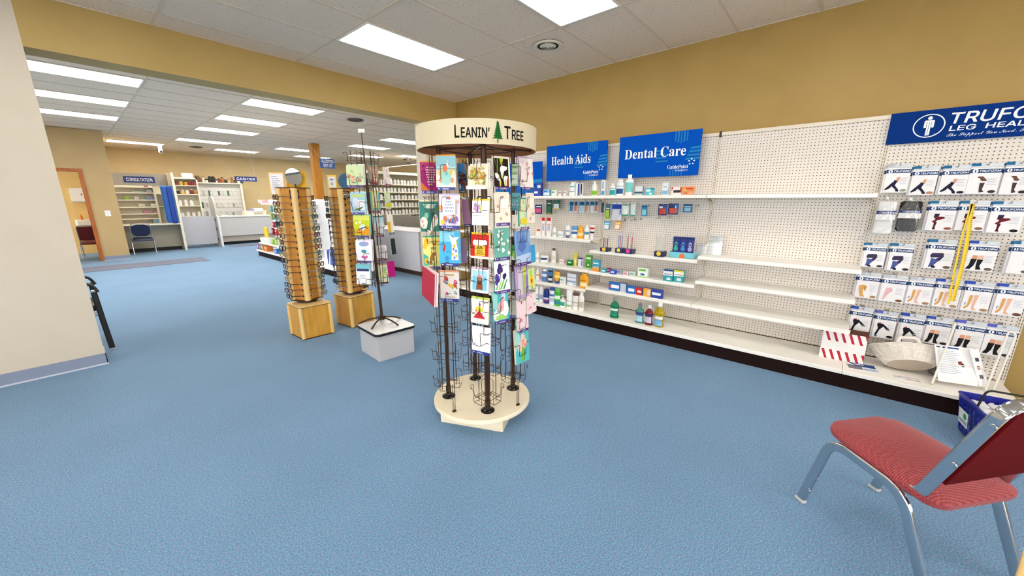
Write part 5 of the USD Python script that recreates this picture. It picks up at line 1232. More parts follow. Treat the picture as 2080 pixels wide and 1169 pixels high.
for a in [
    (703, 738, 335, 376, 'a', flowers('#d8e8b8', ['#e07858', '#7cb4d0', '#e8b8a0', '#c8d878'], 12, 101, '#9cc08c', (.05, .05, .95, .95), .09), 'large pale green card of garden animals, top left of the slim rack', ('#e4e8e8', 'white envelope behind the garden animals card', 1), RV),
    (711, 741, 391, 431, 'a', [('#a4d0e0', rect(0, 0, 1, 1)), ('#d0dc6c', rect(.12, .8, .9, .9)), ('#f2f2f6', rect(.5, .12, .95, .62)), ('#dcd8ec', rect(.2, .3, .5, .74)), ('#5c7c4c', poly((.2, .14), (.6, .1), (.9, .3), (.5, .22)))], 'light blue card with a white window, second on the left', ('#b8e0ec', 'blue envelope behind the white window card', 1), RV),
    (717, 750, 437, 478, 'a', [('#c8d42c', rect(0, 0, 1, 1)), ('#dce46c', rect(0, .75, 1, 1)), ('#e8a028', poly((0, .1), (1, 0), (1, .46), (.3, .4))), ('#d8e8e0', affinity.rotate(disc(.55, .4, .16, 1.2), 30)), ('#4c5c2c', poly((.3, .24), (.8, .44), (.82, .48), (.28, .3))), ('#f4f6e0', union_all([disc(.2, .62, .07), disc(.42, .66, .07)]))], 'lime green puzzle card, third on the left', ('#8cd0b8', 'mint envelope behind the lime puzzle card', 1), RV),
    (722, 755, 488, 529, 'a', [('#f2f0f6', rect(0, 0, 1, 1)), ('#8cb4d8', disc(.5, .82, .12, 2.4)), ('#b49cd4', disc(.66, .84, .08, 2)), ('#3c98a8', disc(.5, .46, .09, 1.8)), ('#d05c9c', union_all([disc(.4, .18, .07), disc(.55, .14, .08), disc(.66, .2, .06)]))], 'white card with blue ovals and pink petals, fourth on the left', ('#e8e0ec', 'pale envelope behind the blue ovals card', 1), RV),
    (723, 751, 537, 577, 'a', [('#f0f2f6', rect(0, 0, 1, 1)), ('#7cc4cc', rect(0, .78, 1, 1)), ('#28306c', rect(.06, .66, .94, .78))] + writing('#b0b8cc', .2, .4, .5, 2, .12, 5), 'white and teal folded leaflet, lowest on the left', ('#9cc8d8', 'blue envelope behind the folded leaflet', 1), None),
    (749, 768, 336, 372, 'b', [('#c89c88', rect(0, 0, 1, 1)), ('#a87060', rect(0, .0, 1, .2)), ('#e8c8b0', poly((.1, .9), (.3, .6), (.35, .9))), ('#f0d8c0', union_all([rect(.55, .1, .68, .44), rect(.74, .1, .84, .36)]))] + writing('#e8d4c8', .3, .76, .6, 3, .1, 6), 'brown card of candles, top right of the slim rack', ('#58b4b4', 'teal envelope behind the candles card', -1), RB),
    (752, 772, 389, 428, 'b', [('#e4dc8c', rect(0, 0, 1, 1)), ('#7cc0b8', rect(.0, 0, .18, 1)), ('#7cc0b8', rect(.82, 0, 1, 1)), ('#f0ead0', rect(.3, .3, .7, .85)), ('#a8d4c4', rect(0, 0, 1, .16))] + writing('#c0a868', .34, .72, .32, 4, .1, 7), 'yellow card with teal sides, second on the right', ('#e8c870', 'yellow envelope behind the teal sided card', -1), RB),
    (760, 780, 441, 477, 'b', [('#e4ecf0', rect(0, 0, 1, 1)), ('#e8c8b4', poly((.1, 0), (.5, 0), (.6, .4), (.2, .6))), ('#c8e0e8', rect(.0, .7, 1, 1))], 'pale card of clasped hands, third on the right', ('#4c98a0', 'dark teal envelope behind the clasped hands card', -1), RB),
    (765, 786, 500, 525, 'b', [('#f2efec', rect(0, 0, 1, 1)), ('#d8ccd0', rect(.1, .5, .9, .9))] + writing('#b8b0b4', .2, .4, .6, 3, .12, 8), 'off white card, fourth on the right', ('#e8dce0', 'white envelope behind the off white card', -1), RB),
    (768, 789, 538, 572, 'b', flowers('#e8ecd0', ['#c8d048', '#7cb0c8', '#e8d888'], 8, 103, '#98c050', (.05, .05, .95, .95), .12), 'card of yellow spring flowers, lowest on the right', ('#d89858', 'tan envelope behind the spring flowers card', -1), RB),
    (780, 792, 339, 374, 'c', D_rose(), 'white card at the right edge of the slim rack, top row', None, RB),
    (783, 794, 388, 424, 'c', D_garden(), 'pale yellow card at the right edge of the slim rack', None, RB),
    (788, 800, 436, 472, 'c', [('#f4ead8', rect(0, 0, 1, 1)), ('#e8b838', rect(0, 0, .5, .6))], 'cream and gold card at the right edge of the slim rack', None, ('#1c5c6c', 'Friend')),
    (795, 804, 484, 516, 'c', D_plain('#2c3430'), 'black card at the right edge of the slim rack', None, None),
    (788, 803, 530, 562, 'c', D_plain('#c01c80'), 'magenta card at the lower right of the slim rack', None, None)]:
    card(*a, faces=FC2, rack=rk, org=(RK[0], RK[1]))
# ------------------------------------------------------------------ two wooden towers of glasses
BEECH = noisy('beech_panel', (206, 150, 50), (222, 166, 66), 6.0, .4, .03, 4, (5, 5, .7))
TOWERW = noisy('tower_panel', (196, 130, 44), (214, 150, 62), 6.0, .4, .03, 4, (5, 5, .7))
POST = noisy('maple_post', (226, 190, 120), (236, 202, 136), 6.0, .35, .02, 4, (5, 5, .7))
DARKTRIM = mat('dark_trim', (70, 38, 22), .4)


def glasses(frame, lens, dark, label, name):
    """One pair, facing +y, the temples splayed back round the corner that carries it."""
    t = thing(name, label, 'glasses', (0, 0, -5))
    FM = mat('frame_' + frame[1:], frame, .25)
    LM = mat('lens_' + lens[1:], lens, .06) if dark else nodes('clear_lens', {'t': ('transparent_bsdf', {'color': (.93, .95, .95)}), 'g': ('glossy_bsdf', {'color': (.9, .92, .93), 'roughness': .05}), 'm': ('mix_closure', {'fac': .22})}, [('t.BSDF', 'm.closure1'), ('g.BSDF', 'm.closure2')], 'm.closure')
    ring = [(.031 * math.cos(a), 0, .026 * math.sin(a)) for a in np.linspace(0, 2 * math.pi, 13)[:-1]]
    rings = [tube(np.array(ring) + (s * .036, 0, 0), .0042, 4, True) for s in (-1, 1)]
    part(t, 'frame', cat(rings + [tube([(-.009, 0, .004), (0, .004, .008), (.009, 0, .004)]  , .0026, 4)]), FM)
    for s in (-1, 1):
        m = lathe([(0, -.0006), (.030, -.0006), (.030, .0006), (0, .0006)], 12, 1, .88); m = moved(m, (s * .036, .0, 0), rx=90)
        part(t, 'lens', m, LM)
    for s in (-1, 1):
        part(t, 'temple', tube([(s * .062, 0, .008), (s * .072, -.006, .009), (s * .112, -.088, .006), (s * .120, -.104, -.002)], .0048, 4), FM)
    return t


def tower(base, col, zbase, label, side, rows, zs, protos, kindname, tname):
    """base: floor corners left, front, right; col: the column's front corner and the direction from it to its middle."""
    L, P, R_ = base
    B = L + R_ - P; c = (L + R_) / 2
    t = thing('glasses_tower', label, 'display stand', (c[0], c[1], 0))
    q = lambda s: Polygon([tuple(((v - c) * s)[:2]) for v in (P, R_, B, L)])
    def ex(pg, z0, z1):
        m = extrude(pg, z1 - z0); m.apply_translation((0, 0, z0)); return m
    part(t, 'base_cabinet', ex(q(.985), .012, zbase - .012), BEECH)
    part(t, 'base_foot', ex(q(1.0), 0, .012), DARKTRIM)
    part(t, 'base_top', ex(q(1.03), zbase - .012, zbase), POST)
    part(t, 'base_top_edge', ex(q(1.034), zbase - .017, zbase - .012), DARKTRIM)
    for v in (P, R_, L):
        w = (v - c) * .985
        part(t, 'corner_strip', cyl(w[0] * .965, w[1] * .965, .012, zbase - .017, .022, 10), POST, 40)
    cc, ang = col
    a = math.degrees(ang)
    o = cc - c[:2]
    zt = 1.60
    part(t, 'turntable', cyl(o[0], o[1], zbase, zbase + .022, .10, 20), BLACK)
    part(t, 'column_foot', moved(ex(sbox(-side / 2, -side / 2, side / 2, side / 2).buffer(.004, 1), 0, .012), (*o, zbase + .022), rz=a + 45), DARKTRIM)
    part(t, 'column_core', moved(bx(-side / 2 + .012, side / 2 - .012, -side / 2 + .012, side / 2 - .012, 0, zt - zbase - .034), (*o, zbase + .034), rz=a + 45), TOWERW)
    for k in range(4):
        b = ang + k * math.pi / 2
        r = side / math.sqrt(2) - .026
        part(t, 'corner_post', cyl(o[0] + r * math.cos(b), o[1] + r * math.sin(b), zbase + .034, zt, .032, 12), POST, 40)
    part(t, 'top_board', moved(bx(-side / 2, side / 2, -side / 2, side / 2, 0, .01), (*o, zt), rz=a + 45), DARKTRIM)
    # holes the temples end in, beside the front post
    hs = []
    for z in zs:
        for s in (-1, 1):
            b = ang + s * math.pi / 4
            n, tt = np.array([math.cos(b), math.sin(b)]), np.array([-math.sin(b), math.cos(b)])
            pp = o + n * (side / 2 - .012) - tt * s * (side / 2 - .062)
            m = moved(cyl(0, 0, 0, .002, .013, 8), (0, 0, 0), ry=90); hs.append(moved(m, (pp[0], pp[1], z), rz=math.degrees(b)))
    for m in hs: part(t, 'temple_slot', m, DARKTRIM)
    # the pairs themselves round the left and the right corner
    k = 0
    for s, nm in ((1, 'right'), (-1, 'left')):
        b = ang - s * math.pi / 2
        r = side / 2 / math.cos(math.radians(20)) + .066
        # ang points to the aisle, so turning anticlockwise from above is to the right
        b = ang + s * math.radians(66)
        for j, z in enumerate(zs):
            pr_ = protos[(j * 3 + (s > 0) * 2 + rng.randrange(2)) % len(protos)]
            pos = (cc[0] + r * math.cos(b), cc[1] + r * math.sin(b), z + .008)
            lb = f'{pr_[1]} on the {tname}, {nm} column, {ORD[j]} from the top'
            rz = math.degrees(b) - 90 + rng.uniform(-12, 12)
            if pr_[0].GetName() not in placed:
                placed.add(pr_[0].GetName())
                xf = UsdGeom.Xformable(pr_[0]); xf.ClearXformOpOrder()
                xf.AddTranslateOp(opSuffix='p').Set(Gf.Vec3d(*[float(q_) for q_ in pos])); xf.AddRotateZOp(opSuffix='p').Set(float(rz))
                tag(pr_[0], lb, None, kindname)
            else:
                cp = copy_of(pr_[0], pos, rz, lb, kindname)
    return t, o, zt


placed = set()
ORD = 'first second third fourth fifth sixth seventh eighth ninth tenth eleventh twelfth thirteenth fourteenth fifteenth sixteenth seventeenth'.split()
RP = [(glasses(f, '#c8d0d4', False, 'reading glasses', 'reading_glasses'), n) for f, n in (('#5c3a24', 'brown reading glasses'), ('#1c1c20', 'black reading glasses'), ('#8c8c90', 'grey wire reading glasses'), ('#6c2c34', 'wine red reading glasses'), ('#b08c50', 'gold reading glasses'), ('#3c5c58', 'dark green reading glasses'))]
SP = [(glasses(f, l, True, 'sunglasses', 'sunglasses'), n) for f, l, n in (('#141416', '#121418', 'black sunglasses'), ('#3c2218', '#4c2418', 'brown sunglasses'), ('#1c2430', '#1c5c8c', 'blue lensed sunglasses'), ('#2c2c30', '#8c3c1c', 'amber lensed sunglasses'), ('#8c8c90', '#1f7c74', 'green lensed sunglasses'))]
zs1 = np.linspace(1.50, .45, 17); zs2 = np.linspace(1.49, .47, 17)
b1 = [at(592.6, 678.4, 'z', 0), at(617, 691, 'z', 0), at(678.6, 675.8, 'z', 0)]
b2 = [at(686.3, 656.6, 'z', 0), at(717, 666.3, 'z', 0), at(762.5, 650.5, 'z', 0)]
def column_place(fu, fv, z, side, turn):
    f = at(fu, fv, 'z', z)[:2]
    d = -f / np.linalg.norm(f); a = math.atan2(d[1], d[0]) + math.radians(turn)
    return f - np.array([math.cos(a), math.sin(a)]) * side / math.sqrt(2), a
t1, o1, zt1 = tower(b1, column_place(626.5, 615, .38, .225, 2), .372, 'left wooden tower of reading glasses on a square wooden base', .225, None, zs1, RP, 'reading glasses on the left tower', 'left tower')
t2, o2, zt2 = tower(b2, column_place(711, 597, .40, .225, -14), .38, 'right wooden tower of sunglasses on a square wooden base', .225, None, zs2, SP, 'sunglasses on the right tower', 'right tower')


def top_sign(t, o, z, u0, u1, vt, vb, back, shapes, dist, zc=None):
    """A framed card standing on a tower, square to the viewer's aisle."""
    p = at((u0 + u1) / 2, vb, 'z', z) if False else None
    d = np.array([0, 0.])
    return None


def placard(t, label, org, off, w, h, z, deg, frame, face):
    n = normal(deg)
    rz = math.degrees(math.atan2(n[1], n[0])) + 180
    c = np.array([off[0], off[1], z])
    part(t, 'placard_frame', moved(rbox(0, .008, -w / 2, w / 2, 0, h, .003), c, rz=rz), mat('frame_c_' + frame[1:], frame, .4))
    V, F, T = onto(art([(cc, affinity.scale(union_all(g) if isinstance(g, list) else g, w, h, origin=(0, 0))) for cc, g in face]), (-.0004, w / 2, 0), RIGHT, UP)
    part(t, 'placard_print', moved(trimesh.Trimesh(V, F, process=False), c, rz=rz), PRINT, tint=T)


lines = lambda c, n=7: [(c, [rect(.2, .8 - .09 * k, .55 + .25 * ((k * 7) % 3) / 3, .84 - .09 * k) for k in range(n)])]
placard(t1, '', None, o1 + .13 * LDIR + .05 * CDIR, .15, .235, zt1 - .075, -6, '#e8b86c', [('#f1eff3', rect(.08, .06, .92, .94))] + lines('#b4b4c4'))
placard(t1, '', None, o1 + .02 * CDIR - .05 * LDIR, .22, .16, zt1 + .01, 12, '#eab42c', [('#e8b02c', rect(0, 0, 1, 1)), ('#d8dce0', rect(.02, .3, .24, .92)), ('#7c8898', rect(.06, .5, .2, .7))])
placard(t1, '', None, o1 + .112 * CDIR - .058 * LDIR, .09, .08, zt1 - .10, -45, '#2a1c14', [('#2a1c14', rect(0, 0, 1, 1)), ('#a8a48c', disc(.5, .5, .40, 1.1, 6)), ('#5c6040', disc(.5, .5, .32, 1.1, 6)), ('#8c9068', rect(.25, .44, .75, .58))])
n = normal(6); rz = math.degrees(math.atan2(n[1], n[0])) + 180
mm = moved(cyl(0, 0, 0, .012, .086, 32), ry=-90)
c = np.array([*(o1 + .06 * CDIR - .055 * LDIR), zt1 + .115])
MIRROR = mat('mirror', (232, 236, 238), .02, 1.0)
part(t1, 'mirror', moved(moved(mm, ry=-9), c, rz=rz), MIRROR, 30)
part(t1, 'mirror_stem', cyl(c[0], c[1], zt1 + .005, zt1 + .04, .008, 10), DARKTRIM)
placard(t2, '', None, o2 + .10 * LDIR + .04 * CDIR, .10, .15, zt2 + .005, -8, '#ecc83c', [('#f0eef2', rect(.14, .1, .86, .88)), ('#8c8cb0', rect(.3, .62, .7, .72)), ('#a8b89c', disc(.5, .36, .12))])
c = np.array([*(o2 + .02 * CDIR - .05 * LDIR), zt2 + .09])
part(t2, 'mirror', moved(moved(mm, ry=8), c, rz=rz), mat('mirror_back', (44, 84, 116), .25, .4), 30)
part(t2, 'mirror_stem', cyl(c[0], c[1], zt2 + .005, zt2 + .03, .008, 10), DARKTRIM)
placard(t2, '', None, o2 + .112 * CDIR - .058 * LDIR, .09, .08, zt2 - .10, -45, '#2a1c14', [('#2a1c14', rect(0, 0, 1, 1)), ('#a8a48c', disc(.5, .5, .40, 1.1, 6)), ('#5c6040', disc(.5, .5, .32, 1.1, 6)), ('#c8b8a0', rect(.25, .44, .75, .58))])
# ------------------------------------------------------------------ the pharmacy beyond the opening
CREAMS = mat('cream_shelf', (242, 237, 220), .45)
GREYL = mat('grey_board', (176, 170, 162), .5)
WHITEL = mat('counter_white', (208, 206, 206), .4)
GREYC = mat('counter_grey', (196, 196, 204), .45)
TANB = mat('booth_tan', (188, 180, 160), .5)
SIGNN = mat('sign_navy', (22, 48, 128), .45)


def quad_y(u0, u1, vt, vb, Y):
    """(x0, x1, z0, z1) of what shows between these columns and rows on the plane y = Y."""
    a, b = at(u0, (vt + vb) / 2, 'y', Y), at(u1, (vt + vb) / 2, 'y', Y)
    xm = (a[0] + b[0]) / 2
    return a[0], b[0], height(vb, xm, Y), height(vt, xm, Y)


XR, ZU = np.array([1.0, 0, 0]), UP


def hung_sign(label, words, x0, x1, z0, z1, y, base, strings=None, rows=1, tilt=0, style='serif'):
    w, h = x1 - x0, z1 - z0
    t = thing('hanging_sign', label, 'sign', ((x0 + x1) / 2, y, z0), tilt)
    part(t, 'board', bx(-w / 2, w / 2, 0, .012, 0, h), base)
    s = []
    for k, wd in enumerate(words):
        tx = text(wd, h * (.52 if rows == 1 else .32), style, style == 'sans', simple=1.2)
        hh = h * (.24 if rows == 1 else (.56 - .44 * k))
        g = affinity.scale(put(tx, 0, hh), w * (.84 if len(wd) > 8 or rows == 1 else .62) / tx.bounds[2], 1, origin=(0, 0))
        s.append(('#f2f5fc', affinity.translate(g, (w - g.bounds[2]) / 2, 0)))
    V, F, T = onto(art(s), (-w / 2, -.0004, 0), XR, ZU)
    printed(t, 'lettering', (V, F, T))
    if strings:
        for sx, top in strings: part(t, 'cord', tube([(sx * w * .44, .006, h), (top - (x0 + x1) / 2, .006, HC2 - z0)], .0025, 4), PAPER)
    return t


# mats and seams on the carpet
RUG = noisy('runner_grey', (98, 102, 120), (126, 130, 148), 90.0, .95, .3, 2)
solo('floor_mat', rbox(-1.2, 2.12, 11.81, 12.66, 0, .009, .004), RUG, 'long grey purple runner mat on the carpet before the consultation booth', 'mat')
solo('floor_mat', rbox(3.3, 5.2, 14.7, 15.25, 0, .009, .004), RUG, 'grey mat on the carpet before the cashier counter', 'mat')

# ---- consultation booth
Y = 15.3
b = thing('consultation_booth', 'grey consultation booth with open cream shelves and a knee space counter', 'booth', (1.5, Y, 0))
o = np.array([1.5, Y, 0]); W = lambda m: moved(m, -o)
x0, x1, z0, z1 = quad_y(226, 344, 352, 377, Y + .3)
part(b, 'head_board', W(bx(.88, x1, Y + .30, Y + .33, z0, z1)), GREYL)
part(b, 'knee_panel', W(bx(.88, 2.14, Y + .05, Y + .08, .10, .76)), TANB)
part(b, 'knee_kick', W(bx(.88, 2.14, Y + .06, Y + .1, 0, .10)), BLACK)
part(b, 'counter_top', W(rbox(.88, 2.14, Y - .42, Y + .6, .775, .805, .006)), CREAMS)
part(b, 'back_panel', W(bx(.88, x1, Y + .60, Y + .62, .8, z0 + .05)), mat('hutch_back', (226, 218, 198), .5))
zsh = [height(v, 1.5, Y + .35) for v in (379, 390.5, 405, 419.5, 433, 443)]
xa, xb = quad_y(233, 317, 380, 450, Y + .33)[:2]
for z in zsh: part(b, 'shelf', W(bx(.95, xb, Y + .33, Y + .60, z - .03, z)), CREAMS)
part(b, 'divider', W(bx(xb, xb + .05, Y + .33, Y + .60, .8, z0 + .02)), CREAMS)
for v in (393, 418): part(b, 'side_shelf', W(bx(xb + .05, x1, Y + .35, Y + .6, height(v, 2.0, Y + .35) - .025, height(v, 2.0, Y + .35))), CREAMS)
part(b, 'end_panel', W(bx(2.14, 2.19, Y - .40, Y + .62, 0, 2.26)), TANB)
part(b, 'end_panel_edge', W(bx(2.135, 2.195, Y - .41, Y - .40, 0, 2.26)), CREAMS)
x0, x1, z0, z1 = quad_y(251, 314, 359, 370, Y + .29)
hung_sign('navy sign reading CONSULTATION on the grey head board', ['CONSULTATION'], x0, x1, z0 - .01, z1 + .01, Y + .285, SIGNN, style='sans')
for j, (u0, u1, vt, vb, c, lb) in enumerate([(253, 262, 398, 404.5, '#9cc838', 'lime green box on the third booth shelf'), (272, 282, 399, 405, '#e4dcd8', 'white pouch on the third booth shelf'), (296, 304, 400, 406, '#7ca0c8', 'blue box on the third booth shelf'), (304, 315, 400, 405.5, '#9088b8', 'violet box on the third booth shelf'),
    (281, 294, 413, 419, '#e8d8bc', 'cream tray on the fourth booth shelf'), (306, 317, 413, 419, '#f0ece4', 'white carton on the fourth booth shelf'), (292, 303, 428, 433, '#c07c98', 'pink roll on the fifth booth shelf, left one'), (313, 323, 428, 433, '#c4809c', 'pink roll on the fifth booth shelf, right one'),
    (293, 300, 376, 379.5, '#c85040', 'red box on top of the booth shelves'), (268, 290, 388, 390.5, '#b8d0c4', 'pale green tray on the second booth shelf'), (297, 309, 385, 390.5, '#a8b0b8', 'grey tray on the second booth shelf'), (312, 326, 445, 453, '#8cb8d8', 'blue and white box on the booth counter'), (330, 337, 387, 393, '#d8b878', 'tan bottle beside the blue folders')]):
    x0, x1, z0, z1 = quad_y(u0, u1, vt, vb, Y + .38)
    zz = min(zsh + [.805, height(393, 2.0, Y + .35)], key=lambda q_: abs(q_ - z0))
    solo('booth_item', rbox(x0, x1, Y + .38, Y + .5, zz, zz + z1 - z0, .012), mat('item_' + c[1:], c, .5), lb, 'container')
# blue folders hanging on the end panel
pts = [(343, 377), (351, 378), (372, 455), (363, 456)]
t = thing('hanging_folder', 'tall blue plastic pocket hanging on the booth end panel', 'hanging folder', (1.955, Y - .36, 1.05))
for k, (dx, dz, c) in enumerate(((0, 0, (30, 92, 186)), (.10, -.02, (16, 62, 160)))):
    part(t, 'fold', moved(rbox(-.06, .06, -.05, .0, -.22 + dz, .82, .03, 10), (dx - .02, -.02 * k, 0)), mat(f'folder_blue_{k}', c, .35), 40)
part(t, 'back_sheet', rbox(-.10, .18, 0, .01, -.22, .84, .004), mat('folder_pale', (96, 160, 214), .4))

# ---- tall shelf tower right of the booth
Y = 16.2
x0, x1, z0, z1 = quad_y(349, 397, 357, 440, Y)
x0, x1 = 2.32, 2.95
z1 = height(360, 2.6, Y)
t = thing('bottle_shelf', 'cream open shelf of brown and white bottles behind the half door', 'shelf', ((x0 + x1) / 2, Y, 0))
o = np.array([(x0 + x1) / 2, Y, 0]); W = lambda m: moved(m, -o)
for x in (x0, x1): part(t, 'side', W(bx(x - .02, x + .02, Y, Y + .3, 0, z1)), CREAMS)
part(t, 'back', W(bx(x0, x1, Y + .28, Y + .3, .4, z1)), mat('hutch_back', (226, 218, 198), .5))
lev = [height(v, 2.6, Y) for v in (376, 394, 417.5, 439)]
for z in lev: part(t, 'shelf', W(bx(x0 + .02, x1 - .02, Y, Y + .28, z - .025, z)), CREAMS)
part(t, 'top', W(bx(x0 - .02, x1 + .02, Y, Y + .3, z1 - .05, z1)), CREAMS)
tb = bottle(0, 0, 0, 0, 'deck', 'round', '#f0efec', '#f2f2f0', [], 'x', name='stock_bottle', loc=(0, 0, -5, .06, .12), sy=1)
cols = [['#7c2420', '#c8a850', '#c89030', '#8c1c24', '#b02838'], ['#2c241c', '#d8b068', '#e8e4d8', '#7c3020', '#b88820'], ['#f0efe8', '#e8e6e4', '#f2f0ee'], ['#f2f2f0', '#e6e8ea', '#f0eeec', '#ecece8']]
for r_, (z, cs) in enumerate(zip(lev, cols)):
    for k, c in enumerate(cs):
        bottle(0, 0, 0, 0, 'deck', 'round', c, '#f0eee6' if r_ else '#3c2820', [], f'{"brown" if r_ < 2 else "white"} bottle {"first second third fourth fifth".split()[k]} from the left, {"top second third bottom".split()[r_]} row of the narrow shelf', name='shelf_bottle', loc=(x0 + .07 + .115 * k * 5 / max(len(cs), 4), Y + .06, z, .09, .13 + .02 * ((k * 3) % 2) + .05 * (r_ == 2)), sy=1)
solo('box_on_shelf', rbox(2.62, 2.88, Y + .02, Y + .2, z1, z1 + .14, .004), PAPER, 'small white carton on top of the narrow bottle shelf', 'box')

# ---- half door and the stepped partition
Y = 15.35
t = thing('half_door', 'low grey swing door with brass hinges left of the cashier counter', 'half door', (2.65, Y, 0))
part(t, 'door_panel', rbox(-.43, .42, 0, .035, .10, .98, .004), GREYC)
for z in (.22, .55, .86): part(t, 'hinge', cyl(.435, .012, z - .05, z + .05, .014, 8), mat('brass', (150, 110, 50), .35, .8))
pf = Polygon([(0, 0), (.75, 0), (.75, .95), (.62, 1.0), (.58, 1.35), (.5, 1.52), (.36, 1.60), (0, 1.60)])
m = extrude(pf, .045); v = m.vertices; m.vertices = np.stack([v[:, 2] + 3.10, Y + .5 - v[:, 0], v[:, 1]], 1)
v = m.vertices
pt = thing('partition', 'white edged partition with a rounded top beside the cashier counter', 'partition', (3.10, Y, 0))
o = np.array([3.10, Y, 0])
part(pt, 'panel', moved(m, -o), WHITEL)
part(pt, 'edge_strip', moved(cat(bx(3.095, 3.15, Y - .26, Y - .25, 0, .95)), -o), PAPER)

# ---- slatwall of small accessories against the far wall, jars on its top shelf
Y = 17.2
x0, x1, z0, z1 = quad_y(399, 491, 373, 440, Y)
t = thing('accessory_board', 'white slotted board of small hanging accessories on the far wall', 'display board', ((x0 + x1) / 2, Y, 0))
o = np.array([(x0 + x1) / 2, Y, 0]); W = lambda m: moved(m, -o)
part(t, 'board', W(bx(x0, x1, Y + .05, Y + .08, 0, z1)), mat('slat_white', (222, 220, 216), .5))
for k in range(9): part(t, 'slat_groove', W(bx(x0, x1, Y + .046, Y + .05, .75 + .15 * k, .758 + .15 * k)), mat('groove', (170, 166, 160), .6))
part(t, 'side', W(bx(x1, x1 + .06, Y - .1, Y + .08, .6, z1)), CREAMS)
part(t, 'top_shelf', W(bx(x0 - .05, x1 + .05, Y - .12, Y + .1, z1, z1 + .035)), CREAMS)
q = random.Random(5)
for r_, v_ in enumerate((392, 416, 434)):
    for k in range(9):
        u = 404 + 10 * k + q.uniform(-2, 2)
        p = at(u, v_, 'y', Y)
        c = q.choice(['#3c6c58', '#e0dcd8', '#8c9ca8', '#d8d4d0', '#44484c', '#f0eeea', '#b8b4b0'])
        h = q.uniform(.12, .2)
        solo('hanging_accessory', rbox(p[0] - .025, p[0] + .025, Y + .02, Y + .045, p[2] - h / 2, p[2] + h / 2, .006), mat('item_' + c[1:], c, .5), f'small hanging accessory, {"first second third fourth fifth sixth seventh eighth ninth".split()[k]} from the left, {"top middle bottom".split()[r_]} row of the slotted board', 'accessory')
cs = ['#7c5430', '#7c5c34', '#dcd8c8', '#e8e4d8', '#2a2624', '#2c2a2c', '#d8d4c4', '#8c4c34', '#b06c40', '#3c2c28', '#c8b890', '#9c7440', '#6c4c2c', '#e8e6dc', '#4c5878']
for k, c in enumerate(cs):
    u = 397 + 6.5 * k
    p = at(u, 370, 'y', Y)
    big = k in (0, 4, 5)
    bottle(0, 0, 0, 0, 'deck', 'jar' if k % 3 == 0 else 'round', c, c if big else '#3a2c24', [], f'old apothecary jar, {"first second third fourth fifth sixth seventh eighth ninth tenth eleventh twelfth thirteenth fourteenth fifteenth".split()[k]} from the left above the slotted board', 'jar', name='apothecary_jar', loc=(p[0], Y - .02, z1 + .035, .13 if big else .09, .22 if big else .12 + .04 * (k % 3)), sy=1)

# ---- cashier counter
Y = 15.6
t = thing('cashier_counter', 'white fronted cashier counter with a cream worktop and dark kick', 'counter', (4.2, Y, 0))
o = np.array([4.2, Y, 0]); W = lambda m: moved(m, -o)
part(t, 'front_panel', W(bx(3.17, 5.6, Y, Y + .04, .30, .92)), WHITEL)
part(t, 'lower_panel', W(bx(3.17, 5.6, Y + .06, Y + .1, .10, .30)), TAN_PANEL)
part(t, 'kick', W(bx(3.17, 5.6, Y + .12, Y + .16, 0, .10)), BLACK)
part(t, 'worktop', W(rbox(3.15, 5.62, Y - .03, Y + .6, .92, .955, .008)), CREAMS)
x0, x1, z0, z1 = quad_y(499, 541, 430, 440, Y + .15)
t = thing('register_desk', 'low cream till desk standing on the cashier counter', 'till desk', ((x0 + x1) / 2, Y + .15, .955))
w = (x1 - x0) / 2
part(t, 'body', rbox(-w, w, 0, .4, 0, .13, .006), CREAMS)
part(t, 'top', rbox(-w - .02, w + .03, -.03, .42, .13, .155, .006), PAPER)
part(t, 'drawer', rbox(-w * .2, w * .7, -.006, 0, .03, .09, .003), GREYL)
solo('till_printer', rbox(4.35, 4.62, Y + .2, Y + .4, 1.11, 1.2, .01), mat('printer_white', (226, 228, 236), .4), 'white paper printer on the till desk', 'printer')
solo('lavender_box', rbox(4.2, 4.33, Y + .2, Y + .34, 1.11, 1.17, .006), mat('lavender', (150, 150, 206), .5), 'small lavender box beside the paper printer', 'box')
t = thing('card_terminal', 'white card terminal leaning on the left end of the cashier counter', 'card terminal', (3.42, Y + .12, .955))
part(t, 'base', rbox(-.1, .1, -.05, .08, 0, .03, .008), PAPER); part(t, 'screen', moved(rbox(-.06, .06, 0, .02, 0, .16, .005), (0, .02, .02), rx=-20), GREYL)
x0, x1, z0, z1 = quad_y(477, 521.5, 358.5, 368, 15.3)
hung_sign('navy sign reading CASHIER hung on cords from the ceiling', ['CASHIER'], x0, x1, z0, z1, 15.3, SIGNN, [(-1, x0 - .55), (1, x1 - .1)], style='sans')

# ---- wooden post and its hanging sign
p = at(636, 292, 'z', HC2)
solo('wooden_post', rbox(p[0] - .10, p[0] + .13, p[1] - .11, p[1] + .12, 0, HC2, .012), OAK, 'thick varnished orange wooden post rising to the pharmacy ceiling', 'post')
x0, x1, z0, z1 = quad_y(650, 680, 323, 341, 11.3)
hung_sign('blue sign reading PRESCRIPTION DROP-OFF hung beside the wooden post', ['PRESCRIPTION', 'DROP-OFF'], x0, x1, z0 - .01, z1 + .01, 11.3, mat('sign_mid_blue', (46, 92, 172), .45), [(-1, x0 - .35), (1, x1 + .45)], 2, 0, 'sans')

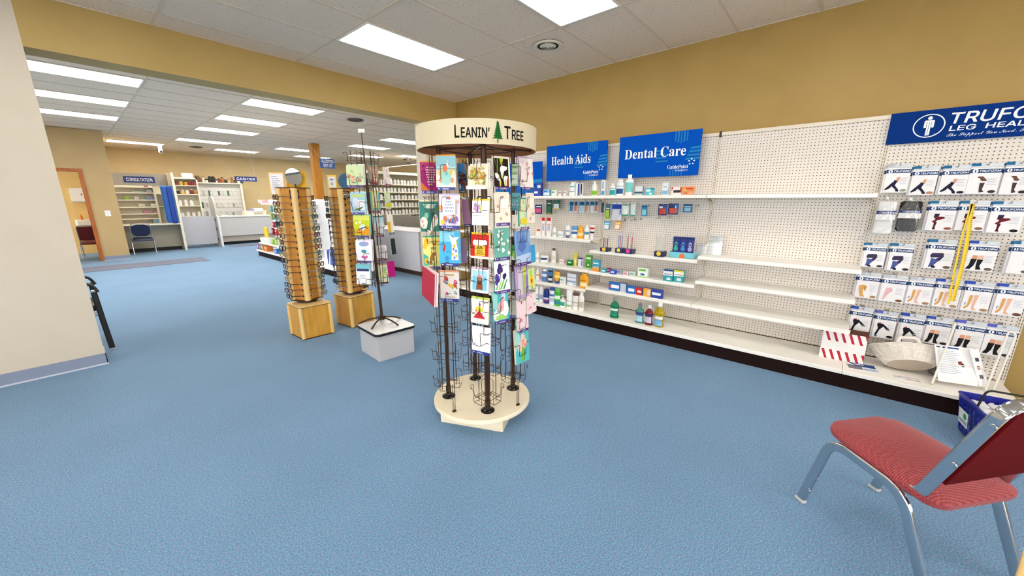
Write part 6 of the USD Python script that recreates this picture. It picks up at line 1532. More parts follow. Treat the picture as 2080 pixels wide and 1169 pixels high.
# ---- drop-off counter behind the card rack, and the wall of white bottles
DG = at(828, 558, 'z', 0)
t = thing('drop_off_counter', 'plain light grey counter front behind the slim card rack', 'counter', (4.36, 6.9, 0))
part(t, 'front_panel', bx(-.02, .02, -.80, 2.6, .10, .86), GREYC)
part(t, 'kick', bx(.03, .06, -.80, 2.6, 0, .10), DARKTRIM)
part(t, 'worktop', rbox(-.03, .6, -.82, 2.62, .86, .885, .006), GREYC)
part(t, 'inner_panel', bx(.9, .94, .2, 2.0, .86, 1.12), mat('grey_brown_panel', (128, 120, 110), .5))
Y = 13.0
x0, x1 = 6.9, 9.9
t = thing('stock_shelves', 'cream wall shelves packed with white stock bottles beyond the grey counter', 'shelves', (8.3, Y, 0))
o = np.array([8.3, Y, 0]); W = lambda m: moved(m, -o)
ztop = height(349, 8.3, Y)
part(t, 'back', W(bx(x0, x1, Y + .3, Y + .33, 0, ztop)), mat('stock_back', (176, 166, 146), .5))
part(t, 'cornice', W(bx(x0, x1, Y - .02, Y + .32, ztop - .09, ztop)), CREAMS)
lv = [height(v, 8.3, Y) for v in (374, 389.5, 404.5, 419.5, 434.5, 447, 463.5, 477)]
for z in lv: part(t, 'shelf', W(bx(x0, x1, Y, Y + .3, z - .035, z)), CREAMS)
ordn = 'first second third fourth fifth sixth seventh eighth ninth tenth eleventh twelfth thirteenth fourteenth'.split()
q = random.Random(9)
protos = [bottle(0, 0, 0, 0, 'deck', k, '#f0eeea', '#f2f2f0', [('#dcdcd4', .2, .5)], 'x', name='stock_bottle', loc=(0, 0, -9, w, h), sy=1) for k, w, h in (('round', .10, .16), ('can', .10, .15), ('round', .11, .18))]
stage.RemovePrim(tb.GetPath())
first = set()
for r_, z in enumerate(lv):
    for k in range(14):
        x = 7.45 + .152 * k + q.uniform(-.015, .015)
        lb = f'white stock bottle, {ordn[k]} from the left, {"top second third fourth fifth sixth seventh eighth".split()[r_]} shelf beyond the grey counter'
        P_ = protos[q.randrange(3)]
        pos = (x, Y + .08, z)
        if P_.GetName() not in first:
            first.add(P_.GetName()); xf = UsdGeom.Xformable(P_); xf.ClearXformOpOrder(); xf.AddTranslateOp(opSuffix='p').Set(Gf.Vec3d(*pos)); tag(P_, lb, None, 'white bottles on the stock shelves')
        else: copy_of(P_, pos, 0, lb, 'white bottles on the stock shelves')
bottle(0, 0, 0, 0, 'deck', 'bottle', '#f2f0ec', '#f4f4f2', [], 'tall white jug on the top stock shelf', name='stock_jug', loc=(8.02, Y + .02, lv[0], .17, .26), sy=1)
bottle(0, 0, 0, 0, 'deck', 'round', '#3c3030', '#2c2828', [('#e8e4e0', .2, .5)], 'single dark bottle on the third stock shelf', name='stock_jug', loc=(7.8, Y + .02, lv[2], .12, .19), sy=1)

# ---- the free standing shelving of colourful goods
XF = 3.2
t = thing('aisle_shelving', 'white double aisle shelving of colourful goods behind the glasses towers', 'shelving', (XF + .5, 9.5, 0))
o = np.array([XF + .5, 9.5, 0]); W = lambda m: moved(m, -o)
part(t, 'spine', W(bx(XF + .53, XF + .57, 6.7, 11.9, 0, 1.5)), mat('spine_grey', (200, 202, 206), .5))
part(t, 'base_deck', W(bx(XF, XF + .55, 6.7, 12.0, .13, .16)), SHELF)
part(t, 'kick', W(bx(XF + .03, XF + .06, 6.7, 11.95, 0, .13)), KICK)
lvl = [(XF + .02, .38), (XF + .13, .60), (XF + .13, .80), (XF + .13, .99), (XF + .13, 1.19), (XF + .13, 1.40)]
ends = [11.75, 10.75, 10.75, 10.8, 10.7, 11.5]
for (xx, z), e in zip(lvl, ends): part(t, 'shelf', W(bx(xx, XF + .55, 9.0, e, z - .03, z)), SHELF)
for z in (.55, .80, 1.05): part(t, 'short_shelf', W(bx(XF + .25, XF + .55, 6.8, 7.9, z - .02, z)), SHELF)
SHL = {'d': .16, 'a': .38, 'b': .60, 'c': .80, 'e': .99, 'f': 1.19, 'g': 1.40}
items = [('d', 521, 526, 494, 505, '#b05c98', 'mauve carton at the near end of the bottom deck'), ('d', 525, 531, 496, 507, '#5c9c8c', 'green carton second on the bottom deck'), ('d', 529, 535, 497, 508, '#e8a04c', 'orange carton third on the bottom deck'), ('d', 534, 544, 499, 510, '#e07c38', 'wider orange carton on the bottom deck'), ('d', 555, 565, 508, 518, '#3c7cc8', 'bright blue carton alone on the bottom deck'), ('d', 566, 572, 516, 520, '#7cb8d8', 'flat pale blue carton on the bottom deck'),
    ('a', 526, 534, 480, 490, '#eef0ee', 'white carton at the near end of the second level'), ('a', 534, 543, 482, 493, '#e8ecea', 'white carton beside it on the second level'), ('a', 543, 548, 482, 494, '#dfe6e0', 'narrow white carton on the second level'), ('a', 549, 556, 485, 496, '#8cb84c', 'green carton on the second level'), ('a', 556, 563, 487, 498, '#a8c46c', 'light green carton on the second level'), ('a', 563, 571, 488, 500, '#b8bcb0', 'grey carton on the second level'),
    ('b', 550, 556, 463, 477, '#8c2440', 'dark red bottle pack on the third level'), ('b', 556, 564, 463, 478, '#c42c34', 'red bottle pack on the third level'), ('b', 564, 571, 465, 479, '#d8702c', 'orange bottle pack on the third level'),
    ('c', 551, 557, 448, 459, '#b83440', 'red carton on the fourth level'), ('c', 557, 563, 448, 460, '#4c4484', 'violet carton on the fourth level'), ('c', 563, 569, 450, 461, '#28584c', 'dark green carton on the fourth level'),
    ('e', 545, 553, 431, 444, '#9cb878', 'sage carton on the fifth level'), ('e', 553, 560, 432, 445, '#3c9ca8', 'teal carton on the fifth level'), ('e', 560, 567, 433, 446, '#3484a4', 'dark teal carton on the fifth level'),
    ('f', 545, 552, 415, 427, '#6cb0c8', 'sky blue carton on the sixth level'), ('f', 552, 558, 415, 428, '#b8d49c', 'pale green carton on the sixth level'), ('f', 558, 565, 416, 429, '#a8cc84', 'green carton at the right of the sixth level'),
    ('g', 522, 527, 402, 409, '#f0ece6', 'white packet at the near end of the top shelf'), ('g', 528, 541, 403, 410, '#e09ca8', 'pink packet on the top shelf'), ('g', 541, 552, 403, 411, '#eceaf0', 'white packet on the top shelf'), ('g', 552, 562, 404, 413, '#f0eef2', 'white packet before the glasses on the top shelf')]
for s, u0, u1, vt, vb, c, lb in items:
    x = (XF + .04) if s in 'da' else XF + .17
    y = at((u0 + u1) / 2, (vt + vb) / 2, 'x', x)[1]; w = abs(at(u0, vb, 'x', x)[1] - at(u1, vb, 'x', x)[1]) * .42
    h = height(vt, x, y) - height(vb, x, y)
    t_ = thing('aisle_carton', lb, 'box', (x, y, SHL[s]))
    part(t_, 'box', rbox(0, .16, -w / 2, w / 2, 0, h * .96, .006), mat('item_' + c[1:], c, .45))
    printed(t_, 'print', onto(art([('#f4f2ee', rect(w * .2, h * .5, w * .8, h * .7)), ('#30405c', rect(w * .15, h * .2, w * .6, h * .28))]), (-.0005, w / 2, 0), RIGHT, UP))
p = at(541, 470, 'x', XF + .1)
solo('clip_strip_bag', rbox(p[0] - .03, p[0] + .03, p[1] - .1, p[1] + .12, p[2] - .14, p[2] + .12, .03, 10), mat('bag_yellow', (232, 204, 40), .35), 'yellow bag clipped to the side of the aisle shelving', 'bag')
y = at(668, 526, 'x', XF + .2)[1]
t_ = thing('aisle_carton', 'blue and white carton seen between the two glasses towers', 'box', (XF + .2, y, .16))
part(t_, 'box', rbox(0, .2, -.16, .16, 0, .30, .006), mat('carton_royal', (60, 84, 170), .4))
printed(t_, 'print', onto(art([('#f0f2f8', rect(0, 0, .1, .3)), ('#d8e0f0', poly((.14, 0), (.24, .3), (.28, .3), (.2, 0))), ('#2c3c8c', rect(.1, .02, .14, .28))]), (-.0005, .16, 0), RIGHT, UP))
t_ = thing('wall_ledge', 'short black ledge of small ornaments above the far end of the aisle shelving', 'ledge', (3.75, 11.5, 1.62))
part(t_, 'ledge', rbox(-.12, .5, -.1, .1, 0, .05, .006), BLACK)
p = at(640, 405, 'y', 8.6)
# register stand beyond, seen between the towers
t_ = thing('pickup_counter', 'pickup counter with a dark screen between the two glasses towers', 'counter', (5.0, 10.6, 0))
part(t_, 'body', bx(-.8, .8, 0, .5, 0, 1.02), GREYC); part(t_, 'top', rbox(-.83, .83, -.04, .54, 1.02, 1.06, .006), CREAMS)
part(t_, 'upper_shelf', bx(-.6, .6, .1, .5, 1.25, 1.30), mat('ply', (206, 166, 106), .5)); part(t_, 'support', bx(-.6, .6, .45, .5, 1.06, 1.25), mat('ply', (206, 166, 106), .5))
part(t_, 'screen', rbox(-.35, .2, .15, .2, 1.31, 1.48, .01), BLACK); part(t_, 'notice', bx(-.5, .3, -.005, 0, .78, 1.0), PAPER)
for k, (u, v, c, lb) in enumerate(((524, 386, '#3c3c30', 'framed picture on the black ledge'), (536, 386, '#4c2c24', 'dark ornament, left one on the black ledge'), (543, 386, '#d8d0c0', 'white ornament on the black ledge'), (549, 386, '#6c4430', 'brown ornament, right one on the black ledge'), (558, 392, '#2c7cc8', 'bright blue box at the end of the black ledge'))):
    x = 3.70 + .1 * k
    solo('ornament', rbox(x - .04, x + .04, 11.45, 11.53, 1.67, 1.67 + (.14 if k in (0, 4) else .10), .012), mat('item_' + c[1:], c, .5), lb, 'ornament')

# ---- small things on walls and ceiling
p = at(219, 433, 'y', DOOR_Y)
t = thing('light_switch', 'white light switch plate on the wall beside the open door', 'light switch', (p[0], DOOR_Y, p[2]))
part(t, 'plate', rbox(-.05, .05, -.008, 0, -.07, .07, .003), PAPER); part(t, 'rocker', rbox(-.012, .012, -.012, -.008, -.025, .025, .002), WHITE)
for u, v, c, lb in ((327, 309, (222, 222, 220), 'white camera dome under the ceiling above the consultation booth'), (829, 331, (40, 34, 32), 'dark camera dome above the shelves of stock bottles')):
    Yc = 15.9 if u < 400 else 12.9
    p = at(u, v, 'y', Yc)
    t = thing('security_camera', lb, 'camera', (p[0], Yc, p[2] + .06))
    part(t, 'mount', cyl(0, 0, 0, max(.02, HC2 - p[2] - .06), .05, 14), mat('cam_%d' % c[0], c, .4)); part(t, 'dome', trimesh.creation.icosphere(2, .055).apply_translation((0, 0, -.04)), mat('cam_%d' % c[0], c, .25), True)
    part(t, 'lens', cyl(0, 0, 0, .02, .03, 12).apply_transform(trimesh.transformations.rotation_matrix(math.pi / 2, (1, 0, 0))).apply_translation((0, -.055, -.05)), BLACK)
# ---- in the small room: first aid cabinet, washbasin, chair comes with the chairs
t = thing('first_aid_cabinet', 'white wall cabinet with a small red mark inside the open door', 'cabinet', (.30, 16.1, 1.44))
part(t, 'body', rbox(-.16, .25, -.13, 0, 0, .36, .006), PAPER); part(t, 'shelf_lip', rbox(-.17, .26, -.15, -.13, -.02, .0, .003), TAN_PANEL)
printed(t, 'mark', onto(art([('#a83c3c', union_all([disc(.2, .2, .015), rect(.193, .16, .207, .2)]))]), (-.16, -.1305, 0), XR, ZU))
t = thing('washbasin', 'white washbasin on the back wall inside the open door', 'washbasin', (.30, 16.1, .80))
part(t, 'basin', rbox(-.2, .4, -.5, 0, -.02, .16, .04, 10), WHITE, 40); part(t, 'tap', tube(fillet([(.1, -.08, .14), (.1, -.08, .26), (.1, -.2, .26)], .04), .012, 6), CHROME, 40)
solo('soap_bottle', lathe([(0, 0), (.03, 0), (.032, .09), (.012, .11), (.012, .14), (0, .14)], 12).apply_translation((.22, 15.7, .96)), mat('soap_orange', (214, 130, 40), .3), 'small orange soap bottle on the washbasin', 'bottle', 40)
# ------------------------------------------------------------------ chairs
def flat_tube(pts, a, b, seg=12):
    """An oblong tube along a path lying in a plane x = const or rising from it: a across, b in the plane."""
    m = tube(pts, 0, seg, False, (a, b))
    return m


def oblong(pts, side, a, b, n=12):
    """Sweeps a rounded oblong section: `side` is the fixed direction across, a its half width, b the half width square to it."""
    p = np.asarray(pts, float); t = np.gradient(p, axis=0); t /= np.linalg.norm(t, axis=1, keepdims=True)
    s = np.broadcast_to(np.asarray(side, float), p.shape) if np.ndim(side) == 1 else np.asarray(side, float)
    s = s - t * np.sum(s * t, 1, keepdims=True); s /= np.linalg.norm(s, axis=1, keepdims=True)
    u = np.cross(t, s)
    th = (np.arange(n) + .5) * 2 * np.pi / n
    c, d = np.sign(np.cos(th)) * np.abs(np.cos(th)) ** .45, np.sign(np.sin(th)) * np.abs(np.sin(th)) ** .45
    v = p[:, None] + a * c[None, :, None] * s[:, None] + b * d[None, :, None] * u[:, None]
    i, j = np.meshgrid(np.arange(len(p) - 1), np.arange(n), indexing='ij')
    q = np.stack([i * n + j, i * n + (j + 1) % n, (i + 1) * n + (j + 1) % n, (i + 1) * n + j], -1).reshape(-1, 4)
    f = np.vstack([q[:, [0, 1, 2]], q[:, [0, 2, 3]], [[0, k + 1, k] for k in range(1, n - 1)], [[(len(p) - 1) * n, (len(p) - 1) * n + k, (len(p) - 1) * n + k + 1] for k in range(1, n - 1)]])
    return trimesh.Trimesh(v.reshape(-1, 3), f, process=False)


def cushion(outline, z0, crown, edge, slope=0.0, n=7):
    """A padded slab: an outline (closed polygon), a rounded edge and a crowned top. Returned flat, z up."""
    P = np.asarray(outline, float); c = P.mean(0)
    V, F = [], []
    rings = [(.90, -edge), (.985, -edge * .8), (1.0, -edge * .35), (1.0, 0)] + [(k, None) for k in (.97, .9, .78, .6, .4, .2)]
    m = len(P)
    for s, z in rings:
        if z is None: z = crown * (1 - s ** 2.6) + .002
        q = c + (P - c) * s
        V.append(np.c_[q, np.full(m, z0 + z)])
    V = np.vstack(V + [[[c[0], c[1], z0 + crown]], [[c[0], c[1], z0 - edge]]])
    for k in range(len(rings) - 1):
        for i in range(m):
            a, b, d, e = k * m + i, k * m + (i + 1) % m, (k + 1) * m + (i + 1) % m, (k + 1) * m + i
            F += [[a, b, d], [a, d, e]]
    t = (len(rings) - 1) * m
    F += [[t + i, t + (i + 1) % m, len(V) - 2] for i in range(m)] + [[(i + 1) % m, i, len(V) - 1] for i in range(m)]
    return trimesh.Trimesh(V, F, process=False)


def fabric(name, c1, c2, size=.0052):
    n = {'t': ('texture_coordinate', {}), 'm': ('mapping', {'rotation': (.25, .2, .785), 'scale': (1 / size, 1 / size, 1 / size)}), 'k': ('checker_texture', {'scale': 1.0, 'color1': rgb(c1), 'color2': rgb(c2)}), 'n': ('noise_texture', {'scale': 60.0}), 'x': ('mix_color', {'blend_type': 'multiply', 'fac': .25}),
         'b': ('bump', {'strength': .4, 'distance': .001}), 'p': ('principled_bsdf', {'roughness': .85, 'specular_ior_level': .2, 'sheen_weight': .2})}
    return nodes(name, n, [('t.object', 'm.vector'), ('m.vector', 'k.vector'), ('t.object', 'n.vector'), ('k.color', 'x.a'), ('n.color', 'x.b'), ('x.result', 'p.base_color'), ('k.fac', 'b.height'), ('b.normal', 'p.normal')], 'p.BSDF')


def rounded_rect(x0, x1, y0, y1, r, n=6):
    return list(sbox(x0 + r, y0 + r, x1 - r, y1 - r).buffer(r, n).segmentize(.05).exterior.coords)[:-1]


def stack_chair(label, pos, facing, cloth, back_shell, legm, round_back=False, name='stacking_chair'):
    rz = math.degrees(math.atan2(facing[1], facing[0])) - 90
    t = thing(name, label, 'chair', (pos[0], pos[1], 0), rz)
    for s in (-1, 1):
        path = fillet([(s * .226, .25, .012), (s * .226, .168, .402), (s * .226, -.115, .372), (s * .226, -.268, .012)], .075, 7)
        P = np.array([path[0]] + [a + (b - a) * k for a, b in zip(path, path[1:]) for k in (.5, 1.0)])
        part(t, 'side_frame', oblong(P, (1, 0, 0), .0095, .020), legm, 40)
        for y, z in ((.25, 0), (-.268, 0)): part(t, 'glide', rbox(s * .226 - .014, s * .226 + .014, y - .024, y + .024, 0, .018, .005), mat('glide', (190, 190, 190), .4))
        for k in (.30, .62):
            y, z = .25 - .082 * k, .012 + .39 * k * .9
            part(t, 'button', cyl(0, 0, 0, .004, .0075, 12).apply_transform(trimesh.transformations.rotation_matrix(s * math.pi / 2, (0, 1, 0))).apply_translation((s * .2355, y - .012, z * .8)), CHROME, 40)
    seat = cushion([(-.19, -.20), (0, -.215), (.19, -.20), (.212, -.17), (.215, 0), (.205, .16), (.17, .232), (.09, .25), (-.09, .25), (-.17, .232), (-.205, .16), (-.215, 0), (-.212, -.17)][::1], .0, .035, .03)
    sm = trimesh.Trimesh(seat.vertices, seat.faces, process=False); v = sm.vertices; v[:, 2] += .412 + .11 * v[:, 1]; sm.vertices = v
    ol = np.array(Polygon([(-.16, -.21), (.16, -.21), (.205, -.19), (.215, -.1), (.212, .1), (.19, .21), (.12, .245), (-.12, .245), (-.19, .21), (-.212, .1), (-.215, -.1), (-.205, -.19)]).buffer(-.05, 8).buffer(.056, 8).segmentize(.03).exterior.coords)[:-1][::-1]
    if Polygon(ol).exterior.is_ccw is False: ol = ol[::-1]
    sm = cushion(ol, 0, .030, .028); v = sm.vertices; v[:, 2] += .412 + .11 * v[:, 1]; sm.vertices = v
    part(t, 'seat', sm, cloth, 45)
    part(t, 'seat_pan', moved(bx(-.165, .165, -.17, .18, -.036, -.026), (0, 0, .412), rx=6.3), legm)
    # the hoop that carries the back
    zt, yt = .845, -.292
    hoop = fillet([(-.20, -.05, .392), (-.20, -.145, .380), (-.20, -.215, .60), (-.20, yt, zt), (.20, yt, zt), (.20, -.215, .60), (.20, -.145, .380), (.20, -.05, .392)], .10 if round_back else .07, 9)
    P = np.array([hoop[0]] + [a + (b - a) * k for a, b in zip(hoop, hoop[1:]) for k in (.25, .5, .75, 1.0)])
    tt = np.gradient(P, axis=0); tt /= np.linalg.norm(tt, axis=1, keepdims=True)
    inpl = np.cross(tt, (0, -1, -.33))           # across the hoop, in its plane
    part(t, 'back_hoop', oblong(P, inpl, .0095, .021), legm, 40)
    bo = np.array(rounded_rect(-.188, .188, 0, .33, .05 if not round_back else .12))[:]
    bm = cushion(bo, .006, .028, .013)
    def back(m):
        q = m.vertices.copy(); a = math.atan2(.245, .077)   # up the sloping back
        up, nr = np.array([0, -.077, .245]) / math.hypot(.077, .245), np.array([0, .245, .077]) / math.hypot(.077, .245)
        m.vertices = np.array([0, -.197, .508]) + q[:, :1] * np.array([1., 0, 0]) + q[:, 1:2] * up + q[:, 2:3] * nr
        m.faces = m.faces[:, ::1]
        return m
    bm.vertices = bm.vertices * (-1, 1, 1)
    bm.faces = bm.faces[:, ::-1]
    m = back(bm); part(t, 'backrest', trimesh.Trimesh(m.vertices, m.faces[:, ::-1], process=False), cloth, 45)
    sh = bx(-.192, .192, -.03, .330, -.016, -.008) if not round_back else extrude(sbox(-.075, .115, .075, .215).buffer(.11, 8), .01).apply_translation((0, 0, -.03))
    m = back(sh); part(t, 'back_shell', m, back_shell)
    for s in (-1, 1):
        for k in (.22, .86):
            p = np.array([s * .2105, -.197 - .077 / .257 * .33 * k * .94, .508 + .245 / .257 * .33 * k * .94])
            part(t, 'screw', lathe([(0, 0), (.011, 0), (.009, .004), (0, .005)], 12).apply_transform(trimesh.transformations.rotation_matrix(s * math.pi / 2, (0, 1, 0))).apply_translation(p), CHROME, 40)
    return t


RED = fabric('red_weave', (124, 28, 42), (194, 94, 97), .0038)
RED_BACK = mat('dark_red_cloth', (88, 8, 14), .9, specular_ior_level=.1)
FRONT = (2.335, -.216)
f_ = np.array([.64, .77]); f_ /= np.linalg.norm(f_)
stack_chair('red woven chair with a chrome frame in the right foreground', (2.1752, -.4083), f_, RED, RED_BACK, CHROME)
stack_chair('navy chair with a rounded back at the consultation booth counter', (1.25, 14.85), (0.05, 1), mat('navy_vinyl', (26, 36, 74), .5), mat('navy_shell', (28, 38, 78), .5), mat('silver_tube', (190, 190, 196), .25, .9), True)
stack_chair('dark red chair inside the small room behind the open door', (.30, 14.75), (0.1, 1), mat('maroon_vinyl', (112, 24, 22), .6), mat('maroon_shell', (104, 22, 20), .5), mat('silver_tube', (190, 190, 196), .25, .9))
# the black armchair behind the left pier
t = thing('armchair', 'black armchair mostly hidden behind the left pier', 'chair', (-.24, 5.70, 0))
for s in (-1, 1):
    y = s * .27
    part(t, 'front_leg', oblong([(.30, y, .01), (.285, y, .30), (.272, y, .60)], (0, 1, 0), .012, .022), BLACK)
    part(t, 'leg_cap', rbox(.25, .295, y - .016, y + .016, .60, .625, .006), CHROME)
    part(t, 'glide', rbox(.28, .32, y - .02, y + .02, 0, .014, .004), mat('glide', (190, 190, 190), .4))
    part(t, 'rear_leg', oblong([(-.30, y, .01), (-.26, y, .42), (-.30, y, .88)], (0, 1, 0), .012, .022), BLACK)
    part(t, 'arm', oblong(fillet([(.30, y, .60), (.27, y, .68), (.1, y, .72), (-.28, y, .70)], .06), (0, 1, 0), .022, .013), BLACK, 40)
    part(t, 'seat_rail', oblong([(.285, y, .38), (-.26, y, .36)], (0, 1, 0), .01, .018), CHROME)
part(t, 'seat', rbox(-.25, .27, -.245, .245, .40, .47, .03, 12), mat('black_vinyl', (22, 22, 24), .5), 40)
part(t, 'backrest', moved(rbox(-.03, .03, -.24, .24, 0, .42, .028, 12), (-.27, 0, .50), ry=-6), mat('black_vinyl', (22, 22, 24), .5), 40)

# ------------------------------------------------------------------ things on the deck and the basket at the right
DK = .152
t = thing('striped_sign', 'white board with red slanted stripes leaning across two empty decks', 'sign', (4.06, -.20, DK))
w, h, ang_ = .285, .235, 14
bd = union_all([rect(0, 0, w, h), rect(w * .42, 0, w * .60, h * 1.14)])
def lean(m): return moved(m, (0, 0, 0), ry=ang_)
m = extrude(bd, .006); v = m.vertices; m.vertices = np.stack([.006 - v[:, 2], w / 2 - v[:, 0], v[:, 1]], 1)
part(t, 'board', lean(m), PAPER)
rs = []
for k in range(6):
    x = w * (.04 + .18 * k)
    rs.append(poly((x, h * 1.0), (x + .018, h * 1.0), (x + .048, h * .66), (x + .030, h * .66)))
    rs.append(poly((x - .005, h * .32), (x + .013, h * .34), (x + .043, 0), (x + .025, 0)))
V, F, T = onto(art([('#b8283c', [g.intersection(bd) for g in rs])]), (-.0006, w / 2, 0), RIGHT, UP)
part(t, 'stripes', lean(trimesh.Trimesh(V, F, process=False)), PRINT, tint=T)
solo('brown_strip', moved(bx(0, .01, -.16, .16, 0, .05), (4.165, -.19, DK + .205), ry=0), mat('brown_card', (84, 44, 26), .6), 'dark brown strip of card propped behind the striped board', 'card strip')
# wicker basket, tipped so that its oval foot faces the room
nth, nz = 108, 26
th = np.linspace(0, 2 * np.pi, nth, endpoint=False)
V = []
for k in range(nz):
    s = k / (nz - 1); r = .62 + .38 * s ** .7
    wv = (.0024 * np.where((np.arange(nth) // 3) % 2 == 0, 1, -1) + .0032 * np.where((np.arange(nth) // 3 + k) % 2 == 0, 1, -1)) * (0 < k < nz - 1)
    zz = .13 * s + .035 * np.abs(np.cos(th)) ** 6 * s ** 2
    V.append(np.stack([(r * .11 + wv) * np.sin(th), (r * .205 + wv) * np.cos(th), zz], 1))
inner = [np.c_[a[:, :2] * .965, a[:, 2] + .004] for a in V[::-1]]
A = np.vstack(V + inner); n_ = 2 * nz
i, j = np.meshgrid(np.arange(n_ - 1), np.arange(nth), indexing='ij')
q = np.stack([i * nth + j, i * nth + (j + 1) % nth, (i + 1) * nth + (j + 1) % nth, (i + 1) * nth + j], -1).reshape(-1, 4)
F = np.vstack([q[:, [0, 1, 2]], q[:, [0, 2, 3]]])
wk = trimesh.Trimesh(A, F, process=False)
t = thing('wicker_basket', 'white oval wicker basket tipped on the deck below the stocking packets', 'basket', (4.075, -.600, DK + .074))
WICK = noisy('wicker_white', (226, 218, 208), (240, 234, 226), 60, .6)
tip = lambda m: moved(moved(m, ry=56), rx=-7, rz=8)
part(t, 'woven_body', tip(wk), WICK, 60)
ft = lathe([(0, -.002), (.072, -.002), (.074, .004), (0, .006)], 40, .94, 1.75); part(t, 'oval_foot', tip(ft), mat('wicker_foot', (188, 174, 158), .6), 40)
rim = tube([(.112 * math.sin(a), .208 * math.cos(a), .132 + .035 * abs(math.cos(a)) ** 6) for a in np.linspace(0, 2 * np.pi, 49)[:-1]], .006, 6, True); part(t, 'rim', tip(rim), WICK, True)
for a in (math.pi / 2, -math.pi / 2):
    hd = tube(fillet([(math.sin(a) * .11, -.06, .13), (math.sin(a) * .118, -.05, .175), (math.sin(a) * .118, .05, .175), (math.sin(a) * .11, .06, .13)], .03), .014, 8); part(t, 'handle', tip(hd), WICK, True)
bag = trimesh.creation.icosphere(3, 1.0); v = bag.vertices; v = v * (1 + .4 * (meshkit.fbm(v * 2.7 + 3, 3, 5) - .5))[:, None]; bag.vertices = v * (.07, .06, .055)
solo('crumpled_bag', bag.apply_translation((4.20, -.775, DK + .05)), mat('smoky_plastic', (110, 110, 112), .2), 'crumpled smoky plastic bag at the right end of the wicker basket', 'bag', 50)
# leaflets
def leaflet(quad, shapes, label, base=(238, 238, 240)):
    P = np.array(quad); o = P[0]; r = P[1] - P[0]; u = P[3] - P[0]
    w, h = np.linalg.norm(r), np.linalg.norm(u)
    t = thing('leaflet', label, 'leaflet', o)
    m = bx(0, w, 0, h, 0, .004)
    r /= w; u = u - r * (u @ r); u /= np.linalg.norm(u); n = np.cross(r, u)
    v = m.vertices; m.vertices = v[:, :1] * r + v[:, 1:2] * u + v[:, 2:] * n
    part(t, 'sheets', m, mat('leaflet_%d' % base[0], base, .5))
    printed(t, 'print', onto(art([(c, affinity.scale(g, w, h, origin=(0, 0))) for c, g in shapes]), n * .0041, r, u))
    return t
z = DK + .0005
leaflet([(3.91, -.255, z), (3.935, -.43, z), (4.08, -.42, z), (4.055, -.245, z)], [('#7c7a84', rect(0, 0, .5, .62)), ('#27488c', poly((.3, .5), (1, .5), (1, 1), (.1, 1))), ('#e8ecf4', rect(.26, .74, .62, .86)), ('#a8c0dc', poly((.45, 0), (1, 0), (1, .3), (.6, .34)))], 'navy and grey booklet lying before the striped board')
leaflet([(3.90, -.52, z), (3.915, -.66, z), (3.985, -.65, z), (3.97, -.51, z)], [('#2c4490', rect(.2, .78, 1, .84)), ('#d8b8b0', rect(.45, .1, 1, .4)), ('#3c3c44', rect(0, .55, .3, .62))], 'small white leaflet with a blue line on the deck')
# white wire stand with brochures
t = thing('wire_stand', 'white wire easel stand of brochures at the right end of the deck', 'display stand', (4.0, -.86, DK))
o = np.array([4.0, -.86, DK])
Q = lambda *p: [np.array(a) - o for a in p]
part(t, 'left_bar', cat(tube(fillet(Q((3.935, -.715, DK + .0085), (4.20, -.795, .58), (4.23, -.795, .58), (4.10, -.76, DK + .0085)), .02), .0065, 8), tube(Q((3.935, -.715, DK + .0085), (4.10, -.76, DK + .0085)), .0065, 8)), WHITE, True)
part(t, 'right_bar', cat(tube(fillet(Q((4.03, -.985, DK + .0085), (4.20, -1.045, .575), (4.215, -1.085, .56), (4.075, -1.03, DK + .0085)), .02), .0065, 8)), WHITE, True)
part(t, 'cross_wire', cat(tube(Q((3.99, -.735, DK + .03), (4.06, -.99, DK + .03)), .004, 6), tube(Q((4.04, -.745, .30), (4.11, -1.01, .30)), .004, 6)), WHITE, True)
leaflet([(3.965, -.745, DK + .03), (4.02, -.945, DK + .03), (4.15, -.965, .40), (4.13, -.80, .40)], [('#27488c', rect(.2, .92, .62, .96)), ('#5c6474', rect(.04, .92, .14, .965)), ('#8c4438', disc(.62, .55, .06)), ('#3c3438', disc(.68, .5, .045))] + [('#b8bcc8', rect(.06, .84 - .05 * k, .5 + .06 * (k % 3), .855 - .05 * k)) for k in range(13)], 'white brochure sheet propped in the wire stand', (244, 244, 246))
leaflet([(4.03, -.95, DK + .03), (4.07, -1.0, DK + .03), (4.20, -1.0, .40), (4.18, -.965, .40)], [('#5c5c6c', rect(.3, .2, .7, .3)), ('#3c3c48', rect(.3, .66, .7, .76)), ('#a0786c', rect(.3, .44, .6, .54))], 'second brochure peeping out at the right of the wire stand', (236, 236, 240))
